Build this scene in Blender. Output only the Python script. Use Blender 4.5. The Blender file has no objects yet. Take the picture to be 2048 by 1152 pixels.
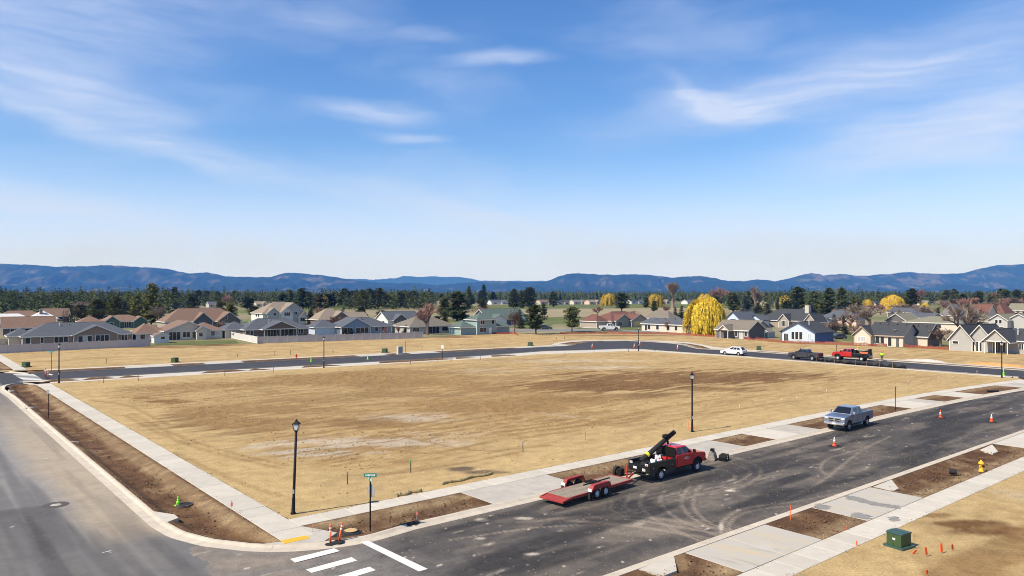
import bpy, bmesh, math, random
import numpy as np
from mathutils import Vector, Matrix, geometry as mgeo

sc = bpy.context.scene
# ---------------------------------------------------------------- camera
CAM_H, FOC, HOR = 13.5, 1500.0, 585.0          # metres, pixels (2048 wide), horizon row
cam_d = bpy.data.cameras.new('camera'); cam = bpy.data.objects.new('camera', cam_d)
sc.collection.objects.link(cam); sc.camera = cam
cam_d.sensor_width = 36.0; cam_d.lens = 36.0 * FOC / 2048.0
cam_d.clip_start = 0.5; cam_d.clip_end = 90000
cam.location = (0, 0, CAM_H)
cam.rotation_euler = (math.radians(90) + math.atan((HOR - 576) / FOC), 0, 0)
# ---------------------------------------------------------------- light
SUN_EL, SHADOW_ANG = 47.0, 32.0
sun_d = bpy.data.lights.new('sun', 'SUN'); sun = bpy.data.objects.new('sun', sun_d)
sc.collection.objects.link(sun)
sun_d.energy = 5.0; sun_d.angle = math.radians(0.53); sun_d.color = (1.0, 0.925, 0.79)
_a = math.radians(SHADOW_ANG); _e = math.radians(SUN_EL)
SUN_DIR = Vector((-math.cos(_a) * math.cos(_e), -math.sin(_a) * math.cos(_e), math.sin(_e)))
sun.rotation_euler = (-SUN_DIR).to_track_quat('-Z', 'Y').to_euler()
world = bpy.data.worlds.new('World'); sc.world = world; world.use_nodes = True
HAZE_DENSITY = 6.8e-5
SKY_STRENGTH = 0.11
sc.view_settings.view_transform = 'Standard'; sc.view_settings.look = 'None'
sc.view_settings.exposure = 0.36; sc.view_settings.gamma = 1.0
sc.view_settings.use_curve_mapping = False
sc.cycles.max_bounces = 6; sc.cycles.diffuse_bounces = 3; sc.cycles.transparent_max_bounces = 8
sc.cycles.volume_bounces = 0
sc.cycles.pixel_filter_type = 'BLACKMAN_HARRIS'; sc.cycles.filter_width = 1.0

def build_world():
    nt = world.node_tree; N = nt.nodes; K = nt.links; N.clear()
    out = N.new('ShaderNodeOutputWorld'); bg = N.new('ShaderNodeBackground')
    bg.inputs['Strength'].default_value = SKY_STRENGTH
    sky = N.new('ShaderNodeTexSky'); sky.sky_type = 'NISHITA'; sky.sun_disc = False
    sky.sun_elevation = _e
    sky.sun_rotation = math.atan2(SUN_DIR.x, SUN_DIR.y)
    sky.altitude = 700; sky.air_density = 1.0; sky.dust_density = 0.35; sky.ozone_density = 2.2
    hsv = N.new('ShaderNodeHueSaturation'); hsv.inputs['Saturation'].default_value = 1.22
    hsv.inputs['Value'].default_value = 1.0
    tint = N.new('ShaderNodeVectorMath'); tint.operation = 'MULTIPLY'; tint.inputs[1].default_value = (1.08, 1.06, 1.20)
    K.new(sky.outputs[0], tint.inputs[0]); K.new(tint.outputs[0], hsv.inputs['Color'])
    tc = N.new('ShaderNodeTexCoord')
    sep = N.new('ShaderNodeSeparateXYZ'); K.new(tc.outputs['Generated'], sep.inputs[0])
    def math_(op, a, b=None, clamp=False):
        n = N.new('ShaderNodeMath'); n.operation = op; n.use_clamp = clamp
        for i, s in enumerate((a, b)):
            if s is None: continue
            if isinstance(s, (int, float)): n.inputs[i].default_value = s
            else: K.new(s, n.inputs[i])
        return n.outputs[0]
    az = math_('ARCTAN2', sep.outputs[0], sep.outputs[1]); el = math_('ARCSINE', sep.outputs[2])
    cb = N.new('ShaderNodeCombineXYZ'); K.new(az, cb.inputs[0]); K.new(el, cb.inputs[1])
    # warp
    mp = N.new('ShaderNodeMapping'); mp.inputs['Scale'].default_value = (1.0, 3.0, 1); K.new(cb.outputs[0], mp.inputs[0])
    nz = N.new('ShaderNodeTexNoise'); nz.inputs['Scale'].default_value = 4.5; nz.inputs['Detail'].default_value = 4
    K.new(mp.outputs[0], nz.inputs[0])
    sub = N.new('ShaderNodeVectorMath'); sub.operation = 'SUBTRACT'; sub.inputs[1].default_value = (.5, .5, .5)
    K.new(nz.outputs['Color'], sub.inputs[0])
    mul = N.new('ShaderNodeVectorMath'); mul.operation = 'MULTIPLY'; mul.inputs[1].default_value = (.17, .050, 0)
    K.new(sub.outputs[0], mul.inputs[0])
    add = N.new('ShaderNodeVectorMath'); add.operation = 'ADD'; K.new(cb.outputs[0], add.inputs[0]); K.new(mul.outputs[0], add.inputs[1])
    P = add.outputs[0]
    # feathered cirrus bands: (u, v, half length px, half thickness px, tilt deg, strength)
    W = [(1000, 124, 125, 20, 0, .62), (735, 216, 130, 24, 2, .62), (828, 273, 90, 18, 4, .5),
         (1455, 205, 170, 26, 8, .55), (1390, 185, 110, 16, 25, .35), (1480, 213, 90, 12, -3, .35), (1640, 175, 260, 45, -9, .45), (1900, 110, 320, 90, -14, .44),
         (1880, 265, 350, 60, -7, .62), (1960, 315, 220, 26, 4, .45), (2020, 190, 150, 60, -10, .25),
         (840, 68, 110, 16, 3, .32), (620, 30, 220, 30, 10, .22), (120, 165, 260, 50, 8, .52), (200, 262, 340, 20, 17, .46),
         (480, 330, 330, 30, 14, .40), (850, 400, 420, 34, 14, .38), (1000, 450, 360, 34, 8, .38), (120, 30, 360, 110, 0, .45), (110, 410, 260, 30, 6, .50),
         (60, 420, 200, 18, 5, .3), (1790, 395, 120, 12, 0, .30), (1500, 190, 420, 60, -12, .25), (1250, 480, 480, 40, 0, .25)]
    fac = None
    for (u, v, hl, ht, tilt, st) in W:
        a0 = math.atan((u - 1024) / FOC); e0 = math.atan((HOR - v) / FOC * math.cos(a0))
        m = N.new('ShaderNodeMapping'); m.vector_type = 'TEXTURE'
        m.inputs['Location'].default_value = (a0, e0, 0); m.inputs['Rotation'].default_value = (0, 0, -math.radians(tilt))
        m.inputs['Scale'].default_value = (hl / FOC * 1.25, ht / FOC * 1.35, 1)
        K.new(P, m.inputs[0])
        ln = N.new('ShaderNodeVectorMath'); ln.operation = 'LENGTH'; K.new(m.outputs[0], ln.inputs[0])
        mr = N.new('ShaderNodeMapRange'); mr.interpolation_type = 'SMOOTHERSTEP'
        mr.inputs[1].default_value = 0; mr.inputs[2].default_value = 1.0; mr.inputs[3].default_value = st * .9; mr.inputs[4].default_value = 0
        K.new(ln.outputs['Value'], mr.inputs[0])
        fac = mr.outputs[0] if fac is None else math_('ADD', fac, mr.outputs[0])
    # fibrous modulation
    mp2 = N.new('ShaderNodeMapping'); mp2.inputs['Scale'].default_value = (7, 60, 1); mp2.inputs['Rotation'].default_value = (0, 0, .12)
    K.new(P, mp2.inputs[0])
    n2 = N.new('ShaderNodeTexNoise'); n2.inputs['Scale'].default_value = 1.6; n2.inputs['Detail'].default_value = 9; n2.inputs['Roughness'].default_value = .55
    K.new(mp2.outputs[0], n2.inputs[0])
    mr2 = N.new('ShaderNodeMapRange'); mr2.inputs[1].default_value = .28; mr2.inputs[2].default_value = .72; mr2.inputs[3].default_value = .5; mr2.inputs[4].default_value = 1.12
    K.new(n2.outputs[0], mr2.inputs[0])
    fac = math_('MULTIPLY', fac, mr2.outputs[0])
    # thin veil over the whole sky, all round
    mp3 = N.new('ShaderNodeMapping'); mp3.inputs['Scale'].default_value = (2.2, 7.0, 1); mp3.inputs['Rotation'].default_value = (0, 0, -.2)
    K.new(P, mp3.inputs[0])
    n3 = N.new('ShaderNodeTexNoise'); n3.inputs['Scale'].default_value = 1.5; n3.inputs['Detail'].default_value = 5
    K.new(mp3.outputs[0], n3.inputs[0])
    mr3 = N.new('ShaderNodeMapRange'); mr3.interpolation_type = 'SMOOTHSTEP'
    mr3.inputs[1].default_value = .42; mr3.inputs[2].default_value = .75; mr3.inputs[3].default_value = 0; mr3.inputs[4].default_value = .3
    K.new(n3.outputs[0], mr3.inputs[0])
    fac = math_('ADD', fac, mr3.outputs[0])
    # low cumulus heads on the left horizon and pale band near the horizon
    n4 = N.new('ShaderNodeTexNoise'); n4.inputs['Scale'].default_value = 22; n4.inputs['Detail'].default_value = 5; K.new(cb.outputs[0], n4.inputs[0])
    for (u, v, r, h) in ((275, 500, 120, 52), (490, 505, 75, 40), (1230, 515, 160, 34), (1600, 500, 260, 40), (120, 520, 120, 30)):
        a0 = math.atan((u - 1024) / FOC); e0 = math.atan((HOR - v - 0) / FOC * math.cos(a0))
        m = N.new('ShaderNodeMapping'); m.vector_type = 'TEXTURE'; m.inputs['Location'].default_value = (a0, e0, 0)
        m.inputs['Scale'].default_value = (r / FOC, h / FOC, 1); K.new(cb.outputs[0], m.inputs[0])
        ln = N.new('ShaderNodeVectorMath'); ln.operation = 'LENGTH'; K.new(m.outputs[0], ln.inputs[0])
        l2 = math_('ADD', ln.outputs['Value'], math_('MULTIPLY', math_('SUBTRACT', n4.outputs[0], .5), 1.1))
        mr = N.new('ShaderNodeMapRange'); mr.interpolation_type = 'SMOOTHSTEP'
        mr.inputs[1].default_value = .55; mr.inputs[2].default_value = 1.05; mr.inputs[3].default_value = .42; mr.inputs[4].default_value = 0
        K.new(l2, mr.inputs[0]); fac = math_('ADD', fac, mr.outputs[0])
    facc = math_('MINIMUM', fac, .85)
    # pale veil low over the horizon, the same all round
    vl = N.new('ShaderNodeMapRange'); vl.interpolation_type = 'SMOOTHERSTEP'
    vl.inputs[1].default_value = -.02; vl.inputs[2].default_value = .215; vl.inputs[3].default_value = .92; vl.inputs[4].default_value = 0; K.new(el, vl.inputs[0])
    mv = N.new('ShaderNodeMix'); mv.data_type = 'RGBA'; K.new(vl.outputs[0], mv.inputs[0]); K.new(hsv.outputs[0], mv.inputs[6]); mv.inputs[7].default_value = (4.9, 5.8, 9.4, 1)
    mix = N.new('ShaderNodeMix'); mix.data_type = 'RGBA'
    K.new(facc, mix.inputs[0]); K.new(mv.outputs[2], mix.inputs[6]); mix.inputs[7].default_value = (4.9, 5.6, 7.4, 1)
    K.new(mix.outputs[2], bg.inputs['Color']); K.new(bg.outputs[0], out.inputs['Surface'])
build_world()

# ---------------------------------------------------------------- helpers
R = math.radians
def G(u, v, z=0.0):
    """ground point (height z) that a level camera sees at photo pixel u, v"""
    k = (CAM_H - z) / (v - HOR)
    return Vector(((u - 1024) * k, FOC * k, z))
ANG = R(39.6)
S2 = Vector((math.cos(ANG), math.sin(ANG))); T2 = Vector((-S2.y, S2.x)); O2 = G(578, 1037.5).to_2d()
def bend(s): return -3.1 * ((s - 68) / 47.0) ** 2 if s > 68 else 0.0
def F(s, t, z=0): p = O2 + S2 * s + T2 * (t + bend(s)); return Vector((p.x, p.y, z))
def Q(s, t, z=0): p = O2 + S2 * s + T2 * t; return Vector((p.x, p.y, z))
BA = ANG - R(5.7)
SB = Vector((math.cos(BA), math.sin(BA))); TB = Vector((-SB.y, SB.x)); OB = O2 + T2 * 87.0
def B(s, t, z=0): p = OB + SB * s + TB * t; return Vector((p.x, p.y, z))
def st(p): d = Vector((p[0], p[1])) - O2; return d.dot(S2), d.dot(T2)

def link(o, parent=None):
    sc.collection.objects.link(o)
    if parent is not None: o.parent = parent
    return o
def tag(o, label, cat, group=None):
    o['label'] = label; o['category'] = cat
    if group: o['group'] = group
    return o
def thing(name, label, cat, loc=(0, 0, 0), rz=0.0, group=None):
    o = bpy.data.objects.new(name, None); o.empty_display_size = .3
    sc.collection.objects.link(o); o.location = loc; o.rotation_euler = (0, 0, rz)
    return tag(o, label, cat, group)
def kids(o): return [c for c in ALL_CH.get(o.name, [])]
ALL_CH = {}

class MB:
    """collects shapes, builds one mesh object"""
    def __init__(s): s.v = []; s.f = []; s.m = []
    def add(s, vs, fs, mi=0):
        b = len(s.v); s.v += [tuple(p) for p in vs]
        for f in fs: s.f.append(tuple(i + b for i in f)); s.m.append(mi)
        return s
    def box(s, c, d, rz=0, mi=0, taper=1.0, mat=None):
        x, y, z = d[0] / 2, d[1] / 2, d[2] / 2
        vs = []
        for sz in (-1, 1):
            k = taper if sz > 0 else 1
            for sx, sy in ((-1, -1), (1, -1), (1, 1), (-1, 1)): vs.append(Vector((sx * x * k, sy * y * k, sz * z)))
        if mat is None: mat = Matrix.Rotation(rz, 3, 'Z')
        vs = [mat @ p + Vector(c) for p in vs]
        return s.add(vs, [(0, 3, 2, 1), (4, 5, 6, 7), (0, 1, 5, 4), (1, 2, 6, 5), (2, 3, 7, 6), (3, 0, 4, 7)], mi)
    def bb(s, x0, x1, y0, y1, z0, z1, mi=0):
        return s.box(((x0 + x1) / 2, (y0 + y1) / 2, (z0 + z1) / 2), (x1 - x0, y1 - y0, z1 - z0), 0, mi)
    def tube(s, p0, p1, r0, r1=None, n=8, mi=0, cap=True):
        r1 = r0 if r1 is None else r1
        p0 = Vector(p0); p1 = Vector(p1); d = (p1 - p0).normalized()
        a = d.orthogonal().normalized(); b = d.cross(a)
        vs = []
        for p, r in ((p0, r0), (p1, r1)):
            for i in range(n):
                t = 2 * math.pi * i / n; vs.append(p + a * (math.cos(t) * r) + b * (math.sin(t) * r))
        fs = [(i, (i + 1) % n, n + (i + 1) % n, n + i) for i in range(n)]
        if cap: fs += [tuple(range(n - 1, -1, -1)), tuple(range(n, 2 * n))]
        return s.add(vs, fs, mi)
    def lathe(s, prof, c=(0, 0, 0), n=12, mi=0, axis='Z', cap=True):
        vs = []; m = len(prof)
        for i in range(n):
            t = 2 * math.pi * i / n
            for r, z in prof:
                p = (math.cos(t) * r, math.sin(t) * r, z) if axis == 'Z' else (math.cos(t) * r, z, math.sin(t) * r)
                vs.append((p[0] + c[0], p[1] + c[1], p[2] + c[2]))
        fs = []
        for i in range(n):
            j = (i + 1) % n
            for k in range(m - 1):
                f = (i * m + k, j * m + k, j * m + k + 1, i * m + k + 1)
                fs.append(f if axis == 'Z' else f[::-1])
        if cap and prof[0][0] > 1e-4: fs.append(tuple(i * m for i in range(n))[::(-1 if axis == 'Z' else 1)])
        if cap and prof[-1][0] > 1e-4: fs.append(tuple(i * m + m - 1 for i in range(n))[::(1 if axis == 'Z' else -1)])
        return s.add(vs, fs, mi)
    def prism(s, poly, z0, z1, mi=0):
        """poly: list of (x, y) counter-clockwise, extruded in z"""
        n = len(poly)
        vs = [(p[0], p[1], z0) for p in poly] + [(p[0], p[1], z1) for p in poly]
        return s.add(vs, [tuple(range(n - 1, -1, -1)), tuple(range(n, 2 * n))] + [(i, (i + 1) % n, n + (i + 1) % n, n + i) for i in range(n)], mi)
    def side(s, prof, y0, y1, mi=0):
        """prof: (x, z) outline extruded along y"""
        n = len(prof)
        vs = [(p[0], y0, p[1]) for p in prof] + [(p[0], y1, p[1]) for p in prof]
        return s.add(vs, [tuple(range(n)), tuple(range(2 * n - 1, n - 1, -1))] + [(i, n + i, n + (i + 1) % n, (i + 1) % n) for i in range(n)], mi)
    def mesh(s, name, mats, smooth=False):
        me = bpy.data.meshes.new(name); me.from_pydata(s.v, [], s.f)
        for m in (mats if isinstance(mats, (list, tuple)) else [mats]): me.materials.append(m)
        if any(s.m): me.polygons.foreach_set('material_index', s.m)
        if smooth: me.polygons.foreach_set('use_smooth', [True] * len(me.polygons))
        me.update(); return me
    def build(s, name, mats, parent=None, smooth=False, bevel=0, fix=False):
        me = s.mesh(name, mats, smooth)
        if fix:
            bm = bmesh.new(); bm.from_mesh(me); bmesh.ops.recalc_face_normals(bm, faces=bm.faces); bm.to_mesh(me); bm.free()
        o = link(bpy.data.objects.new(name, me), parent)
        if bevel:
            md = o.modifiers.new('bevel', 'BEVEL'); md.width = bevel; md.segments = 2; md.limit_method = 'ANGLE'; md.angle_limit = R(35)
        return o
def structure(o): o['kind'] = 'structure'; return o

# value noise for baked attributes and relief
def vnoise(x, y, seed=0):
    x = np.asarray(x, float); y = np.asarray(y, float)
    xi = np.floor(x).astype(np.int64); yi = np.floor(y).astype(np.int64); fx = x - xi; fy = y - yi
    fx = fx * fx * (3 - 2 * fx); fy = fy * fy * (3 - 2 * fy)
    def h(a, b):
        n = (a * 374761393 + b * 668265263 + seed * 974711) & 0x7fffffff
        n = ((n ^ (n >> 13)) * 1274126177) & 0x7fffffff
        n = ((n ^ (n >> 16)) * 2246822519) & 0x7fffffff
        return (n & 0xffff) / 65535.0
    a = h(xi, yi); b = h(xi + 1, yi); c = h(xi, yi + 1); d = h(xi + 1, yi + 1)
    return (a * (1 - fx) + b * fx) * (1 - fy) + (c * (1 - fx) + d * fx) * fy
def fbm(x, y, seed=0, o=4):
    r = 0; a = .5; k = 1
    for i in range(o): r = r + a * vnoise(x * k, y * k, seed + i); a *= .5; k *= 2.03
    return r / (1 - .5 ** o)
def smooth(a, b, x): t = np.clip((x - a) / (b - a), 0, 1); return t * t * (3 - 2 * t)

# ---------------------------------------------------------------- materials
MATS = {}
def M(name, col, rough=.8, var=.1, scale=2.0, bump=0.0, bscale=30., metal=0., rand=0., spec=.35, stretch=None, coat=0.):
    if name in MATS: return MATS[name]
    m = bpy.data.materials.new(name); m.use_nodes = True; nt = m.node_tree; N = nt.nodes; K = nt.links
    p = N['Principled BSDF']; p.inputs['Roughness'].default_value = rough; p.inputs['Metallic'].default_value = metal
    p.inputs['Specular IOR Level'].default_value = spec; p.inputs['Coat Weight'].default_value = coat
    c = (col[0], col[1], col[2], 1)
    tc = N.new('ShaderNodeTexCoord'); src = tc.outputs['Object']
    if stretch:
        mp = N.new('ShaderNodeMapping'); mp.inputs['Scale'].default_value = stretch; K.new(src, mp.inputs[0]); src = mp.outputs[0]
    nz = N.new('ShaderNodeTexNoise'); nz.inputs['Scale'].default_value = scale; nz.inputs['Detail'].default_value = 5; nz.inputs['Roughness'].default_value = .6
    K.new(src, nz.inputs[0])
    mr = N.new('ShaderNodeMapRange'); mr.inputs[1].default_value = .3; mr.inputs[2].default_value = .7
    mr.inputs[3].default_value = 1 - var; mr.inputs[4].default_value = 1 + var; K.new(nz.outputs[0], mr.inputs[0])
    fac = mr.outputs[0]
    if rand:
        oi = N.new('ShaderNodeObjectInfo'); m2 = N.new('ShaderNodeMapRange'); m2.inputs[3].default_value = 1 - rand; m2.inputs[4].default_value = 1 + rand
        K.new(oi.outputs['Random'], m2.inputs[0]); mm = N.new('ShaderNodeMath'); mm.operation = 'MULTIPLY'
        K.new(fac, mm.inputs[0]); K.new(m2.outputs[0], mm.inputs[1]); fac = mm.outputs[0]
    vm = N.new('ShaderNodeVectorMath'); vm.operation = 'SCALE'; vm.inputs[0].default_value = col[:3]; K.new(fac, vm.inputs['Scale'])
    K.new(vm.outputs[0], p.inputs['Base Color'])
    if bump:
        n2 = N.new('ShaderNodeTexNoise'); n2.inputs['Scale'].default_value = bscale; n2.inputs['Detail'].default_value = 4; K.new(src, n2.inputs[0])
        b = N.new('ShaderNodeBump'); b.inputs['Strength'].default_value = min(1, bump * 5); b.inputs['Distance'].default_value = bump
        K.new(n2.outputs[0], b.inputs['Height']); K.new(b.outputs[0], p.inputs['Normal'])
    MATS[name] = m; return m

def ground_mat(name, layers, rough=.95, noise=((6., .16), (.8, .12)), bump=.03, bscale=9., fine=None):
    """layers: [base colour, (attribute, colour), ...]; attributes are stains and wear baked on the vertices"""
    m = bpy.data.materials.new(name); m.use_nodes = True; nt = m.node_tree; N = nt.nodes; K = nt.links
    p = N['Principled BSDF']; p.inputs['Roughness'].default_value = rough; p.inputs['Specular IOR Level'].default_value = .15
    tc = N.new('ShaderNodeTexCoord'); src = tc.outputs['Object']
    cur = N.new('ShaderNodeRGB'); cur.outputs[0].default_value = (*layers[0], 1); cur = cur.outputs[0]
    nb = N.new('ShaderNodeTexNoise'); nb.inputs['Scale'].default_value = 3.5; nb.inputs['Detail'].default_value = 6; nb.inputs['Roughness'].default_value = .7; K.new(src, nb.inputs[0])
    for at, col in layers[1:]:
        a = N.new('ShaderNodeAttribute'); a.attribute_name = at
        # break the mask edge up with fine noise
        s1 = N.new('ShaderNodeMath'); s1.operation = 'MULTIPLY_ADD'; s1.inputs[1].default_value = 1.3; s1.inputs[2].default_value = -.65; K.new(nb.outputs[0], s1.inputs[0])
        ab = N.new('ShaderNodeMath'); ab.operation = 'MULTIPLY'; K.new(a.outputs['Fac'], ab.inputs[0])
        one = N.new('ShaderNodeMath'); one.operation = 'ADD'; one.inputs[1].default_value = 1.0; K.new(s1.outputs[0], one.inputs[0]); K.new(one.outputs[0], ab.inputs[1]); ab.use_clamp = True
        mx = N.new('ShaderNodeMix'); mx.data_type = 'RGBA'; K.new(ab.outputs[0], mx.inputs[0]); K.new(cur, mx.inputs[6]); mx.inputs[7].default_value = (*col, 1)
        cur = mx.outputs[2]
    for scl, amt in noise:
        n = N.new('ShaderNodeTexNoise'); n.inputs['Scale'].default_value = scl; n.inputs['Detail'].default_value = 5; n.inputs['Roughness'].default_value = .65; K.new(src, n.inputs[0])
        mr = N.new('ShaderNodeMapRange'); mr.inputs[1].default_value = .3; mr.inputs[2].default_value = .7; mr.inputs[3].default_value = 1 - amt; mr.inputs[4].default_value = 1 + amt
        K.new(n.outputs[0], mr.inputs[0]); vm = N.new('ShaderNodeVectorMath'); vm.operation = 'SCALE'; K.new(cur, vm.inputs[0]); K.new(mr.outputs[0], vm.inputs['Scale']); cur = vm.outputs[0]
    K.new(cur, p.inputs['Base Color'])
    n2 = N.new('ShaderNodeTexNoise'); n2.inputs['Scale'].default_value = bscale; n2.inputs['Detail'].default_value = 9; n2.inputs['Roughness'].default_value = .7; K.new(src, n2.inputs[0])
    b = N.new('ShaderNodeBump'); b.inputs['Strength'].default_value = .8; b.inputs['Distance'].default_value = bump
    K.new(n2.outputs[0], b.inputs['Height']); K.new(b.outputs[0], p.inputs['Normal'])
    MATS[name] = m; return m

def grid_mesh(name, P, mat, attrs=None, keep=None, smooth_=True):
    """P: (n, m, 3) vertices"""
    n, m, _ = P.shape
    idx = np.arange(n * m).reshape(n, m)
    fs = np.stack([idx[:-1, :-1], idx[1:, :-1], idx[1:, 1:], idx[:-1, 1:]], -1).reshape(-1, 4)
    if keep is not None: fs = fs[keep.reshape(-1)]
    a, b, c = P.reshape(-1, 3)[fs[0, 0]], P.reshape(-1, 3)[fs[0, 1]], P.reshape(-1, 3)[fs[0, 2]]
    if np.cross(b - a, c - a)[2] < 0: fs = fs[:, ::-1]
    me = bpy.data.meshes.new(name)
    me.vertices.add(n * m); me.vertices.foreach_set('co', P.reshape(-1).astype(np.float32))
    me.loops.add(len(fs) * 4); me.loops.foreach_set('vertex_index', np.ascontiguousarray(fs).reshape(-1).astype(np.int32))
    me.polygons.add(len(fs)); me.polygons.foreach_set('loop_start', np.arange(0, len(fs) * 4, 4, dtype=np.int32))
    me.update(calc_edges=True); me.validate()
    me.polygons.foreach_set('use_smooth', [smooth_] * len(me.polygons))
    me.materials.append(mat)
    for k, v in (attrs or {}).items():
        at = me.attributes.new(k, 'FLOAT', 'POINT'); at.data.foreach_set('value', np.asarray(v, np.float32).reshape(-1))
    return link(bpy.data.objects.new(name, me))
def poly_sheet(name, pts, z, mat, parent=None):
    pts = [Vector((p[0], p[1], z)) for p in pts]
    tris = mgeo.tessellate_polygon([pts])
    fs = []
    for t in tris:
        a, b, c = (pts[i] for i in t)
        fs.append(t if (b - a).cross(c - a).z > 0 else t[::-1])
    return MB().add(pts, fs).build(name, mat, parent)
def offset_path(pts, d):
    """shift an open path sideways (left of travel = +d)"""
    out = []
    for i, p in enumerate(pts):
        a = pts[max(0, i - 1)]; b = pts[min(len(pts) - 1, i + 1)]
        t = (b - a); t.z = 0; t.normalize(); out.append(p + Vector((-t.y, t.x, 0)) * d)
    return out
def scatter(name, P, size, mat, seed=0, flat=.7, kind='stuff'):
    """small angular lumps lying on the ground, one uncountable mass"""
    rng = np.random.default_rng(seed); n = len(P); base = np.array([(1, 0, 0), (0, 1, 0), (-1, 0, 0), (0, -1, 0), (0, 0, 1), (0, 0, -.5)], float)
    a = rng.random(n) * 6.283; v = base[None] * (size[:, None, None] * rng.uniform(.55, 1.25, (n, 6, 1))); v[..., 2] *= flat
    x = v[..., 0] * np.cos(a)[:, None] - v[..., 1] * np.sin(a)[:, None]; y = v[..., 0] * np.sin(a)[:, None] + v[..., 1] * np.cos(a)[:, None]
    V = np.stack([x + P[:, None, 0], y + P[:, None, 1], v[..., 2] + P[:, None, 2]], -1)
    f = np.array([(0, 1, 4), (1, 2, 4), (2, 3, 4), (3, 0, 4), (1, 0, 5), (2, 1, 5), (3, 2, 5), (0, 3, 5)]); Fa = (f[None] + (np.arange(n) * 6)[:, None, None]).reshape(-1, 3)
    me = bpy.data.meshes.new(name); me.vertices.add(n * 6); me.vertices.foreach_set('co', V.reshape(-1).astype(np.float32)); me.loops.add(len(Fa) * 3); me.loops.foreach_set('vertex_index', Fa.reshape(-1).astype(np.int32))
    me.polygons.add(len(Fa)); me.polygons.foreach_set('loop_start', np.arange(0, len(Fa) * 3, 3, dtype=np.int32)); me.update(calc_edges=True); me.materials.append(mat)
    o = link(bpy.data.objects.new(name, me)); o['kind'] = kind; return o
def resample(pts, step):
    L = [0]
    for a, b in zip(pts, pts[1:]): L.append(L[-1] + (b - a).length)
    n = max(2, int(round(L[-1] / step)) + 1); out = []
    for i in range(n):
        d = L[-1] * i / (n - 1); k = max(j for j in range(len(L)) if L[j] <= d + 1e-6); k = min(k, len(pts) - 2)
        out.append(pts[k].lerp(pts[k + 1], (d - L[k]) / max(1e-6, L[k + 1] - L[k])))
    return out
ORD = ['first', 'second', 'third', 'fourth', 'fifth', 'sixth', 'seventh', 'eighth', 'ninth', 'tenth', 'eleventh', 'twelfth', 'thirteenth', 'fourteenth',
       'fifteenth', 'sixteenth', 'seventeenth', 'eighteenth', 'nineteenth', 'twentieth', 'twenty-first', 'twenty-second', 'twenty-third', 'twenty-fourth', 'twenty-fifth', 'twenty-sixth', 'twenty-seventh', 'twenty-eighth', 'twenty-ninth', 'thirtieth']
# ================================================================ ground, streets, pavements
m_subsoil = ground_mat('land', [(.20, .18, .085), ('grass', (.115, .14, .045)), ('dry', (.25, .21, .125))], noise=((.05, .25), (.4, .2)), bump=.1, bscale=1.)
m_soil = ground_mat('planting_soil', [(.135, .073, .036), ('pale', (.29, .205, .112)), ('dark', (.062, .031, .016))], noise=((9., .35), (1.1, .25)), bump=.07, bscale=7.)
m_field = ground_mat('graded_dirt', [(.442, .312, .144), ('dark', (.138, .068, .025)), ('pale', (.50, .435, .345)), ('wet', (.12, .085, .055)), ('loose', (.27, .166, .068))], noise=((7., .22), (.9, .17), (.13, .12)), bump=.07, bscale=8.)
m_asph_new = ground_mat('new_asphalt', [(.076, .068, .062), ('worn', (.158, .147, .136)), ('dust', (.26, .21, .16)), ('pale', (.62, .53, .42)), ('dark', (.030, .028, .028))], noise=((14., .22), (1.3, .2)), bump=.012, bscale=60., rough=.85)
m_asph_old = ground_mat('worn_asphalt', [(.150, .142, .136), ('lane', (.245, .228, .212)), ('dust', (.37, .30, .215)), ('dark', (.075, .070, .068)), ('pale', (.60, .56, .50))], noise=((14., .10), (.7, .1)), bump=.008, bscale=60., rough=.85)
m_asph_back = M('smooth_asphalt', (.048, .045, .046), .8, .25, .6, .01, 40)
m_conc = M('concrete', (.515, .465, .385), .9, .07, 1.2, .006, 60, rand=.07)
m_conc_kerb = M('kerb_concrete', (.51, .44, .345), .9, .13, 1.5, .006, 60, rand=.04)
m_conc_grey = M('grey_concrete', (.43, .39, .33), .9, .12, .9, .006, 60, rand=.08)
m_paint = M('road_paint', (.68, .66, .60), .7, .12, 3, .002, 60)
m_yellow_pad = M('tactile_yellow', (.72, .40, .03), .7, .08, 8, .02, 18)
m_lawn = ground_mat('lawn', [(.115, .13, .042)], noise=((1.2, .3), (.08, .3)), bump=.05, bscale=4.)
m_drygrass = ground_mat('dormant_grass', [(.29, .235, .14)], noise=((1., .2), (.05, .22)), bump=.05, bscale=4.)
m_road_old = M('suburb_road', (.19, .185, .18), .9, .1, .5)

def slab(name, c, z, mat, parent, gap=.012, th=.16):
    """one concrete slab with eased edges; c = four corners counter-clockwise"""
    c = [Vector((p[0], p[1], 0)) for p in c]; m = sum(c, Vector()) / 4
    area = sum((c[i].cross(c[(i + 1) % 4])).z for i in range(4))
    if area < 0: c = c[::-1]
    def ins(p, d): v = m - p; return p + v.normalized() * d * 1.4
    o1 = [ins(p, gap) for p in c]; o2 = [ins(p, gap + .02) for p in c]
    zo = random.uniform(-.004, .004)
    vs = [p + Vector((0, 0, z - th)) for p in o1] + [p + Vector((0, 0, z - .014 + zo)) for p in o1] + [p + Vector((0, 0, z + zo)) for p in o2]
    fs = [(8, 9, 10, 11)]
    for a in (0, 4): fs += [(a + i, a + (i + 1) % 4, a + 4 + (i + 1) % 4, a + 4 + i) for i in range(4)]
    return MB().add(vs, fs).build(name, mat, parent)
random.seed(4)
def empty_structure(name): o = bpy.data.objects.new(name, None); sc.collection.objects.link(o); o['kind'] = 'structure'; return o

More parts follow.
